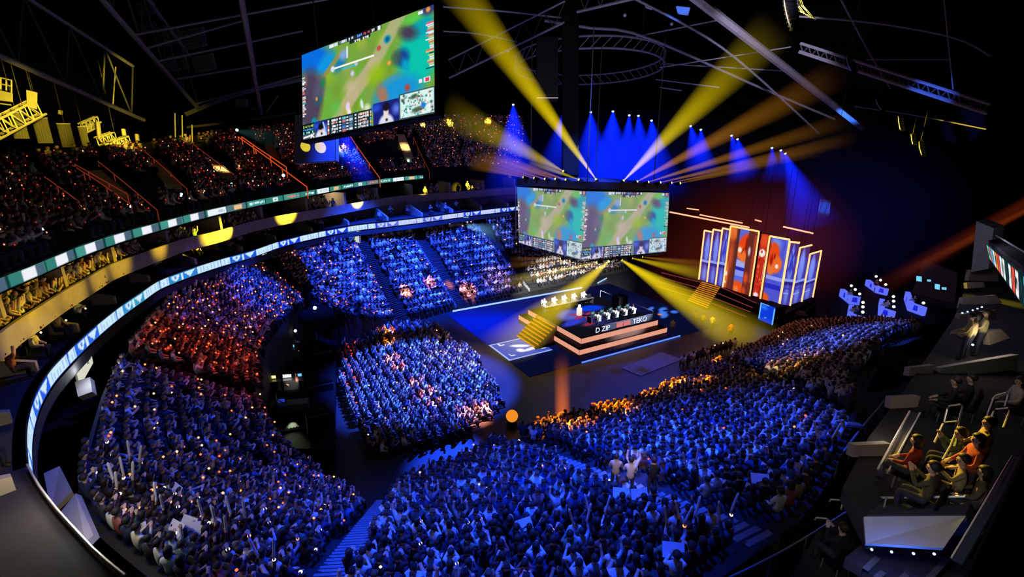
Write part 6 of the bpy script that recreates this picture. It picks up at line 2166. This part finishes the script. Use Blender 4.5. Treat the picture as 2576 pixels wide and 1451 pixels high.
# things the spectators hold up: inflatable clap sticks and cards
mb = MB(); mb.tube([(0, 0, 0), (0, 0, .06), (0, 0, .62), (0, 0, .68)], [.015, .04, .04, .015], 8)
STK = mb.mesh('clap_stick'); STK.materials.append(M['paper'])
ups = [q for q in IND if q.pose == 'sit_up'][:26]
for q in ups:
    for s, w in ((-1, 'left'), (1, 'right')):
        o = bpy.data.objects.new('clap_stick', STK); COL.objects.link(o)
        R = Matrix.Rotation(q.yaw, 4, 'Z')
        o.location = q.p + R.to_3x3() @ (Vector((s * .26, .18, 1.50)) * q.sc)
        o.rotation_euler = (random.uniform(-.2, .1), s * random.uniform(.05, .3), q.yaw)
        tag(o, 'white clap stick in the %s hand of the %s-topped person, row %d, %s' % (w, q.shirt[1], q.row, SEC_SHORT[q.sec]), 'clap stick', 'white clap sticks held up in the crowd')
mb = MB(); mb.box((0, 0, 0), .62, .012, .42); CARD = mb.mesh('card'); CARD.materials.append(M['paper'])
cards = [q for q in IND if q.pose == 'sit_clap'][::4][:9]
for q in cards:
    o = bpy.data.objects.new('card', CARD); COL.objects.link(o)
    R = Matrix.Rotation(q.yaw, 4, 'Z')
    o.location = q.p + R.to_3x3() @ (Vector((0, .45, 1.02)) * q.sc); o.rotation_euler = (-.7, 0, q.yaw)
    tag(o, 'blank white card held by the %s-topped person in row %d, %s' % (q.shirt[1], q.row, SEC_SHORT[q.sec]), 'card', 'white cards held in the crowd')
# =================================================================== LIGHT
w = bpy.data.worlds.new('world'); scene.world = w
w.use_nodes = True
w.node_tree.nodes['Background'].inputs[0].default_value = (0.30, 0.32, 0.5, 1)
w.node_tree.nodes['Background'].inputs[1].default_value = 0.004

BLUE = (0.010, 0.058, 1.0); BLUE2 = (0.045, 0.11, 1.0); YEL = (1.0, 0.72, 0.05); ORG = (1.0, 0.27, 0.0)
K = 1000.0
def aim(px, py, drop): return P(px, py, drop)


# crowd wash: from high in the roof, a little behind the rows, so that heads and shoulders catch it
spot('wash', (-6, 42, 40), bowl.on(980, 690), BLUE, 560 * K, 27, .7)
spot('wash', (-4, 40, 40), bowl.on(1130, 660), BLUE, 560 * K, 24, .7)
spot('wash', (17, 40, 38), bowl.on(1290, 670), BLUE2, 360 * K, 24, .8)
spot('wash', (-8, 42, 40), bowl.on(830, 720), BLUE, 320 * K, 18, .9)
spot('wash', (6, 38, 34), P(1082, 950, 20.2), (.028, .085, 1.0), 680 * K, 27, .35)
spot('wash', (-2, 47, 29), bowl.on(640, 750), BLUE, 230 * K, 15, .9)
spot('wash', (-12, 28, 38), bowl.on(430, 1120), BLUE, 27 * K, 30, .9)
spot('wash', (-8, 24, 38), bowl.on(560, 1300), BLUE, 24 * K, 34, .9)
spot('wash', (0, 22, 38), bowl.on(1200, 1290), BLUE, 80 * K, 40, .9)
spot('wash', (4, 28, 38), bowl.on(1520, 1180), BLUE, 125 * K, 24, .9)
spot('wash', (10, 30, 38), bowl.on(1745, 1105), BLUE, 175 * K, 24, .9)
spot('wash', (8, 26, 38), bowl.on(1830, 1160), BLUE, 120 * K, 24, .9)
spot('wash', (18, 38, 38), bowl.on(2090, 885), BLUE2, 230 * K, 20, .9)
spot('wash', (0, 13, 36), bowl.on(1230, 1420), BLUE, 60 * K, 40, .9)
spot('wash', (-2, 60, 30), P(1120, 1165, 21), BLUE, 420 * K, 8, .9)
spot('wash', (2, 62, 30), P(1220, 800, 21), BLUE, 120 * K, 18, .6)
spot('wash', (20, 62, 30), P(1620, 990, 21), BLUE, 40 * K, 30, .9)
# dull red and violet in the left bowl
spot('wash', (-10, 36, 36), bowl.on(510, 930), (.9, .06, .05), 20 * K, 20, .9)
spot('wash', (-4, 45, 29), bowl.on(520, 780), (.25, .10, 1), 26 * K, 22, .9)
spot('warm_three', (3, 6, 25), bowl.on(1590, 1228) + Vector((0, 0, 1.1)), (1.0, .72, .45), 10 * K, 8, .8)
# orange pools on the crowd
for x, y, s_, e in ((1455, 1072, 4.2, 1.2), (1540, 1028, 5.4, 1.2), (1580, 1040, 2.6, 1), (1695, 965, 4.2, 1), (1782, 960, 3.0, .9), (1640, 990, 3.2, .9), (1820, 900, 3.6, .9), (1372, 1072, 3.4, .7)):
    spot('orange_pool', (6, 36, 34), bowl.on(x, y + 26), ORG, 620 * K * e, s_, .5)
for x, y, s_ in ((1020, 745, 2.2), (1080, 718, 2.2), (1178, 738, 3.0), (1130, 715, 1.6)):
    spot('orange_pool', (-4, 40, 34), bowl.on(x, y), ORG, 1300 * K, s_ * 1.1, .5)
for x, y, s_ in ((970, 832, 2.4), (972, 862, 2.0), (985, 900, 2.6), (1000, 925, 1.8), (1040, 960, 2.0), (1068, 985, 2.6), (1092, 1012, 2.0), (1180, 1034, 3.2), (1215, 1028, 3.0)):
    spot('orange_pool', (6, 36, 34), P(x, y, 20), ORG, 900 * K, s_, .5)
spot('warm_pool', (14, 38, 34), bowl.on(1990, 955), (1.0, .55, .08), 60 * K, 11, 1)
spot('warm_pool', (-2, 42, 32), bowl.on(1250, 712), (1.0, .6, .1), 70 * K, 8, 1)
# stage key light and floor tints
spot('stage_key', S(15, -5, 12), S(6.8, 2.5, 2.8), (.85, .93, 1.0), 60 * K, 28, .4)
spot('stage_key', S(-1, 2, 8), S(4.8, 9.1, 3.0), (1, 1, .92), 70 * K, 46, .4)
spot('floor_tint', PT(1533, 655, 50.5), P(1270, 840, 21), YEL, 26 * K, 20, .8)
spot('floor_tint', PT(1562, 652, 50.5), P(1850, 840, 21), YEL, 24 * K, 22, .8)
spot('floor_tint', (0, 50, 26), P(1170, 910, 21), (1, .62, .15), 34 * K, 24, 1)
point('stage_glow', P(1900, 650, 12) + Vector((-3, -5, 0)), (1.0, .22, .10), 0.5 * K, 2.0)
spot('panel_wash', (20, 50, 27), P(2230, 780, 19), (.2, .25, 1), 20 * K, 16, .8)
# yellow light on the suites
for x, y, s_, e in ((500, 602, 3.0, 1), (525, 596, 2.2, .8), (662, 556, 2.8, 1.2), (838, 522, 2.8, 1.3), (1003, 496, 2.4, 1.4), (1133, 486, 2.0, 1.4), (1243, 472, 2.2, 1.2), (545, 592, 1.0, 1.3)):
    spot('suite_yellow', (12, 52, 22), P(x, y - 7, 7.7), (1, .74, .03), 420 * K * e, s_ * 1.35, .35)
for x, y, s_, e in ((30, 838, 6.5, 1), (85, 793, 6, 1), (140, 748, 6, 1), (195, 708, 5, 1), (245, 680, 4.5, 1.1), (335, 641, 3.5, 1.4)):
    spot('suite_yellow', (6, 42, 22), P(x, y, 7.8), (1, .66, .015), 60 * K * e, s_, .9)
for x, y, t, e, a_ in ((45, 285, 36, 9, 46), (10, 235, 36, 5, 40), (120, 325, 39, .9, 50), (265, 335, 44, 7, 40), (320, 345, 44, 5, 36), (290, 215, 48, 6, 50), (460, 315, 48, 5, 40)):
    spot('gantry_yellow', PT(x + 40, y - 30, t - 9), PT(x, y - 4, t), (1, .74, .05), e * K * 1.15, a_ * .6, .6)
for x, y in ((806, 372), (768, 372)):
    spot('gobo_yellow', (-8, 18, 17), PT(x, y, 43.0), (1, .76, .04), 160 * K, 1.9 if x > 780 else 1.6, .05, .02)
for x, y, s_ in ((1022, 312, 1.1), (1120, 307, 1.8), (1228, 305, 1.4)):
    spot('wall_yellow', (-3, 58, 22), PT(x, y, 92), (1, .8, .05), 1400 * K, s_, .3)
spot('deck_blue', (-8, 48, 34), deck.on(890, 400), (.02, .1, 1), 160 * K, 9, .5)
for x, y in ((414, 440), (276, 470), (554, 430), (1018, 372), (852, 378)):
    spot('deck_tan', (0, 44, 32), deck.on(x, y), (1, .72, .35), 190 * K, 3.0, .8)
# near right suite: a yellow key from the far rig
spot('suite_key', (10, 40, 26), PT(2450, 1135, 10.5), (1, .62, .04), 130 * K, 5.5, .5)
spot('suite_soft', PT(2200, 1180, 6.0), PT(2300, 1340, 9.9), (1, .9, .75), 260, 42, .6)
point('suite_soft', PT(2460, 840, 17.5), (1, .85, .7), 30, .4)
point('suite_soft', PT(2440, 880, 13), (1, .9, .75), 18, .4)
point('suite_soft', PT(2230, 1060, 13), (1, .8, .6), 16, .4)
point('suite_soft', PT(2445, 600, 22), (.75, .7, 1), 90, .4)
spot('drape_blue', (20, 50, 22), PT(2075, 522, 66), (.02, .10, 1), 60 * K, 3.5, .4)
point('suite_blue', PT(2270, 1425, 8.8), (.05, .15, 1), 40, .1)
spot('suite_far', (10, 40, 26), PT(2450, 718, 25), (1, .85, .05), 60 * K, 3, .3)
point('concourse', PT(170, 1150, 13.5), (1, .85, .65), 240, .3)
point('concourse', PT(215, 1300, 12.5), (.4, .8, .9), 16, .3)
point('concourse', PT(205, 930, 24), (.9, .95, 1), 80, .3)
# roof fill
spot('roof_fill', (6, 40, H + 1.5), (6, 62, H + 22), (.62, .58, .9), 7 * K, 124, .5, 3)
spot('roof_fill', (-12, 38, H + 1.5), (-18, 50, H + 16), (.75, .78, .74), .8 * K, 112, .5, 3)
for k_ in (40, 110, 180):
    q_ = mcs[min(k_, len(mcs) - 1)]; n_ = nrm(mcs, min(k_, len(mcs) - 2))
    point('suite_warm', Vector(q_) - n_ * 2.0 + Vector((0, 0, 1.6)), (1, .75, .45), 120, .2)
spot('roof_lavender', (14, 34, 30), PT(1930, 135, 58), (.75, .68, 1), 40 * K, 30, .8)
spot('roof_blue', (30, 60, 24), PT(2125, 290, 70), (.05, .2, 1), 300 * K, 5, .6)
spot('roof_blue', (20, 40, 24), PT(2340, 235, 52), (.05, .15, 1), 60 * K, 9, .8)
spot('roof_blue', (8, 40, 26), PT(1710, 24, 55), (.05, .2, 1), 60 * K, 5, .5)
spot('roof_yellow', (14, 48, 22), PT(2000, 30, 38), (1, .75, .05), 90 * K, 12, .6)
spot('roof_yellow', (14, 48, 22), PT(2290, 340, 60), (1, .75, .05), 200 * K, 8, .6)
spot('mix_fill', PT(735, 960, 39), P(735, 960, 19.8), (1, .95, .75), .25 * K, 60, .8)  # added fill light for the control platform and its ramp
spot('mix_fill', PT(735, 1060, 36), P(735, 1100, 19.8), (.8, 1, .6), 1.4 * K, 40, .8)
spot('crowd_soft', (6, 30, 27), (4, 24, 0), (.35, .3, .9), .8 * K, 130, .8, 3)

# =================================================================== LIGHT BEAMS IN THE HAZE
def beam(p0, p1, r0, r1, col, strength, label, power=1.2, name='light_beam', group=None):  # light scattered along the beam is put in as an emissive volume
    p0, p1 = Vector(p0), Vector(p1)
    d = p1 - p0; L = d.length
    m, nt, out = new_mat('beam_haze')
    tc = nt.nodes.new('ShaderNodeTexCoord'); sx = nt.nodes.new('ShaderNodeSeparateXYZ')
    nt.links.new(tc.outputs['Object'], sx.inputs[0])
    def mth(op, a, b=None, clamp=False):
        n = nt.nodes.new('ShaderNodeMath'); n.operation = op; n.use_clamp = clamp
        for i, v in enumerate((a, b)):
            if v is None: continue
            if isinstance(v, (int, float)): n.inputs[i].default_value = v
            else: nt.links.new(v, n.inputs[i])
        return n.outputs[0]
    zz = mth('DIVIDE', sx.outputs['Z'], L, True)
    R = mth('ADD', mth('MULTIPLY', zz, r1 - r0), r0)
    rr = mth('DIVIDE', mth('SQRT', mth('ADD', mth('MULTIPLY', sx.outputs['X'], sx.outputs['X']), mth('MULTIPLY', sx.outputs['Y'], sx.outputs['Y']))), R)
    g = mth('SUBTRACT', 1.0, mth('MULTIPLY', rr, rr), True)
    fall = mth('POWER', mth('SUBTRACT', 1.0, zz, True), power)
    den = mth('DIVIDE', mth('MULTIPLY', mth('MULTIPLY', fall, g), strength), R)
    ve = nt.nodes.new('ShaderNodeEmission')
    ve.inputs['Color'].default_value = (*col, 1)
    nt.links.new(den, ve.inputs['Strength'])
    nt.links.new(ve.outputs[0], out.inputs['Volume'])
    mb = MB(); mb.tube([(0, 0, 0), (0, 0, L)], [r0, r1], 20)
    o = mb.build(name, m, fix=True)
    o.location = p0
    o.rotation_euler = d.to_track_quat('Z', 'Y').to_euler()
    o.visible_shadow = True
    return tag(o, label, 'light beam', group)


def fixture(p, d, label, mat, r=.16, group=None):
    """moving head lamp: yoke, head and glowing lens"""
    o = thing('moving_head_light', p, label, 'stage light', group)
    d = Vector(d).normalized()
    mb = MB(); mb.tube([-d * .55, -d * .1, d * .02], [r * .9, r * 1.3, r * 1.3], 10); mb.build('head', 'black', o, True)
    x = d.cross(Vector((0, 0, 1))); x = x.normalized() if x.length > .05 else Vector((1, 0, 0))
    b = -d * .25 + Vector((0, 0, .45 if d.z < 0 else -.45))
    mb = MB(); mb.tube([-d * .25 + x * r * 1.5, b + x * r * 1.5, b - x * r * 1.5, -d * .25 - x * r * 1.5], .05, 5); mb.build('yoke', 'black', o)
    mb = MB(); mb.ball(d * .03, r, 8, 6); mb.build('lens', mat, o, True)
    return o


Yc, Yo, Bc = L3(235, 205, 10), L3(200, 130, 30), L3(6, 34, 255)
TOPT = 52.0
UPB = [((1500, 452), (1130, -60), 44, .05, 2.0, Yc, .76, .8, 'broad yellow beam rising to the upper left from the cluster'),
       ((1568, 455), (1960, 60), 44, .05, 2.5, Yc, .76, 1.3, 'broad yellow beam rising to the upper right from the cluster'),
       ((1602, 457), (2120, 180), 46, .05, 1.9, Yo, .42, 1.2, 'amber beam just under the broad right yellow one'),
       ((1630, 458), (2140, 300), 47, .05, 1.1, Yo, .36, 1.2, 'fainter amber beam, third from the top at right'),
       ((1660, 459), (2160, 345), 48, .05, .9, Yo, .32, 1.2, 'thin amber beam, fourth from the top at right'),
       ((1688, 460), (2080, 378), 49, .04, .65, Yo, .28, 1.2, 'thin amber beam, fifth from the top at right'),
       ((1710, 461), (1960, 408), 50, .04, .5, Yo, .22, 1.2, 'lowest faint amber beam at right'),
       ((1418, 431), (1110, 270), 48, .05, 2.2, Yc, .36, 1.1, 'yellow beam pointing left above the teal ribbon board'),
       ((1457, 452), (1330, 405), 50, .04, .5, Yc, .36, .8, 'short yellow beam, nearest the cluster centre at left'),
       ((1424, 452), (1215, 385), 50, .04, .8, Yo, .32, .9, 'thin amber beam at left, second from the cluster centre'),
       ((1398, 450), (1190, 388), 51, .04, .8, Yo, .28, .9, 'thin amber beam at left, third from the cluster centre'),
       ((1372, 450), (1180, 398), 52, .04, .7, Yo, .26, .9, 'thin amber beam at left, fourth from the cluster centre'),
       ((1345, 448), (1175, 408), 53, .04, .6, Yo, .22, .9, 'thin amber beam at left, fifth from the cluster centre'),
       ((1318, 446), (1180, 418), 54, .04, .5, Yo, .2, .9, 'farthest left short amber beam above the cluster')]
for (x0, y0), (x1, y1), t1, r0, r1, c, s_, pw, lb in UPB:
    p0 = PT(x0, y0, TOPT if x0 < 1690 else 54); p1 = PT(x1, y1, t1)
    beam(p0, p1, r0, r1, c, s_, lb, pw)
    fixture(p0, p1 - p0, 'lamp of the ' + lb, 'yellow_lamp', .12, 'lamps on top of the cluster')
DNB = [((1533, 656), (1245, 905), 50.5, 50, .07, 3.3, Yc, .76, .9, 'broad yellow beam falling to the floor at the lower left'),
       ((1562, 653), (1925, 880), 50.5, 53, .07, 3.3, Yc, .76, .9, 'broad yellow beam falling to the floor at the lower right'),
       ((1503, 660), (1250, 715), 50.5, 52, .05, .9, Yc, .32, .9, 'narrow yellow beam pointing left just under the cluster'),
       ((1436, 655), (1270, 668), 52, 54, .05, .5, Yo, .22, .9, 'faint amber beam at left under the cluster'),
       ((1412, 649), (1280, 652), 53, 55, .04, .4, Yo, .2, .9, 'faintest amber beam at left under the cluster'),
       ((1588, 649), (1790, 695), 51, 56, .05, 1.1, Yc, .34, .9, 'narrow yellow beam pointing right just under the cluster'),
       ((1613, 646), (1800, 668), 52, 56, .04, .7, Yo, .2, .9, 'faint amber beam at right under the cluster')]
for (x0, y0), (x1, y1), t0, t1, r0, r1, c, s_, pw, lb in DNB:
    p0 = PT(x0, y0, t0); p1 = PT(x1, y1, t1)
    beam(p0, p1, r0, r1, c, s_, lb, pw)
    fixture(p0, p1 - p0, 'lamp of the ' + lb, 'yellow_lamp', .14, 'lamps under the cluster')
BLB = [(1291, 262, 1298, 430, 66, 3.6, 1.0), (1424, 267, 1392, 400, 66, 2.2, .8), (1486, 281, 1494, 470, 66, 4.2, .9), (1542, 279, 1532, 470, 66, 4.4, 1.1), (1583, 289, 1572, 430, 66, 2.4, .9), (1606, 290, 1618, 440, 66, 2.8, .9), (1639, 302, 1652, 440, 66, 3.2, .9),
       (1737, 316, 1765, 400, 68, 1.9, .9), (1763, 325, 1768, 400, 68, 1.6, .8), (1840, 340, 1868, 420, 68, 1.6, .7), (1855, 349, 1880, 420, 68, 1.6, .8), (1942, 371, 1945, 430, 68, 1.2, .5), (1964, 377, 1985, 430, 68, 1.2, .5), (1975, 385, 2050, 520, 68, 2.6, .8)]
NB = ['first', 'second', 'third', 'fourth', 'fifth', 'sixth', 'seventh', 'eighth', 'ninth', 'tenth', 'eleventh', 'twelfth', 'thirteenth', 'fourteenth']
for k, (x0, y0, x1, y1, t, r1, s_) in enumerate(BLB):
    p0, p1 = PT(x0, y0, t), PT(x1, y1 + (y1 - y0) * .45, t - 1)
    beam(p0, p1, .08, r1 * 1.5, Bc, s_ * 1.15, 'deep blue beam hanging from the roof, %s from the left' % NB[k], 1.0, 'light_beam')
    fixture(p0, p1 - p0, 'blue roof lamp, %s from the left in the row behind the cluster' % NB[k], 'blue_lamp', .17, 'blue roof lamps')
    mb = MB(); h_ = COL.objects[-1] if False else None
# blue beam under the hanging screen, and the pale ones from two house lamps
beam(PT(858, 318, 60), deck.on(905, 462), .5, 2.1, Bc, .8, 'blue beam falling on the upper deck below the hanging screen', .35)
beam(PT(594, 329, 50), PT(720, 352, 54), .1, 1.9, L3(60, 120, 110), .10, 'pale green beam from the lamp at the top of the upper deck', 1.0)
beam(PT(1176, 568, 66), PT(1262, 588, 62), .3, 1.5, L3(110, 170, 190), .35, 'pale hazy beam from the doorway beside the cluster', 1.0)
beam(PT(2640, 478, 26), PT(2165, 752, 44), .35, 1.1, L3(190, 70, 25), .055, 'dull orange beam crossing the right edge towards the booths', 1.1)
beam(PT(2640, 500, 26), PT(2250, 700, 44), .15, .5, L3(210, 90, 30), .06, 'thin orange beam just under the dull orange one at right', 1.1)
# orange shafts at the floor seats
beam(P(1415, 1052, 20.2), PT(1413, 890, 44), .62, .8, L3(235, 110, 20), .42, 'short orange shaft of light standing in front of the near crowd', 1.4)
for x, y, r, lb in ((1415, 1049, .44, 'round orange floor lamp at the foot of the orange shaft'), (1288, 1046, .46, 'round orange floor lamp left of the orange shaft')):
    p = P(x, y, 20.0)
    o = thing('floor_lamp', p, lb, 'floor lamp')
    mb = MB(); mb.ball((0, 0, 0), r, 14, 10); mb.build('lens', 'orange_lamp', o, True)
    mb = MB(); mb.tube([(0, 0, -.9), (0, 0, -.3)], [.45, .25], 10); mb.build('base', 'black', o)
M['orange_lamp'].node_tree.nodes['Emission'].inputs['Strength'].default_value = .9


# =================================================================== HAZE
def haze(c, rad, col, strength, label):  # glow of the lit haze is painted in: the volume emits by itself
    m, nt, out = new_mat('haze')
    tc = nt.nodes.new('ShaderNodeTexCoord')
    ln = nt.nodes.new('ShaderNodeVectorMath'); ln.operation = 'LENGTH'
    nt.links.new(tc.outputs['Object'], ln.inputs[0])
    a = nt.nodes.new('ShaderNodeMath'); a.operation = 'SUBTRACT'; a.use_clamp = True; a.inputs[0].default_value = 1.0
    nt.links.new(ln.outputs['Value'], a.inputs[1])
    nz = nt.nodes.new('ShaderNodeTexNoise'); nz.inputs['Scale'].default_value = 1.6; nz.inputs['Detail'].default_value = 2
    nt.links.new(tc.outputs['Object'], nz.inputs['Vector'])
    b = nt.nodes.new('ShaderNodeMath'); b.operation = 'MULTIPLY'; nt.links.new(a.outputs[0], b.inputs[0]); nt.links.new(nz.outputs['Fac'], b.inputs[1])
    p2 = nt.nodes.new('ShaderNodeMath'); p2.operation = 'MULTIPLY'; nt.links.new(b.outputs[0], p2.inputs[0]); p2.inputs[1].default_value = strength
    e = nt.nodes.new('ShaderNodeEmission'); e.inputs['Color'].default_value = (*col, 1)
    nt.links.new(p2.outputs[0], e.inputs['Strength']); nt.links.new(e.outputs[0], out.inputs['Volume'])
    mb = MB(); mb.ball((0, 0, 0), 1.0, 20, 14)
    o = mb.build('haze', m, fix=True); o.location = c; o.scale = rad
    return tag(o, label, 'haze', None, 'stuff')


haze(PT(1880, 640, 70), (16, 9, 13), L3(120, 36, 22), .075, 'reddish stage haze around the portal panels')
haze(PT(2120, 560, 78), (20, 9, 16), L3(20, 20, 90), .03, 'dark blue haze behind the presenter booths at right')
haze(PT(1540, 420, 80), (26, 9, 10), L3(8, 20, 110), .022, 'deep blue haze behind the centre cluster')
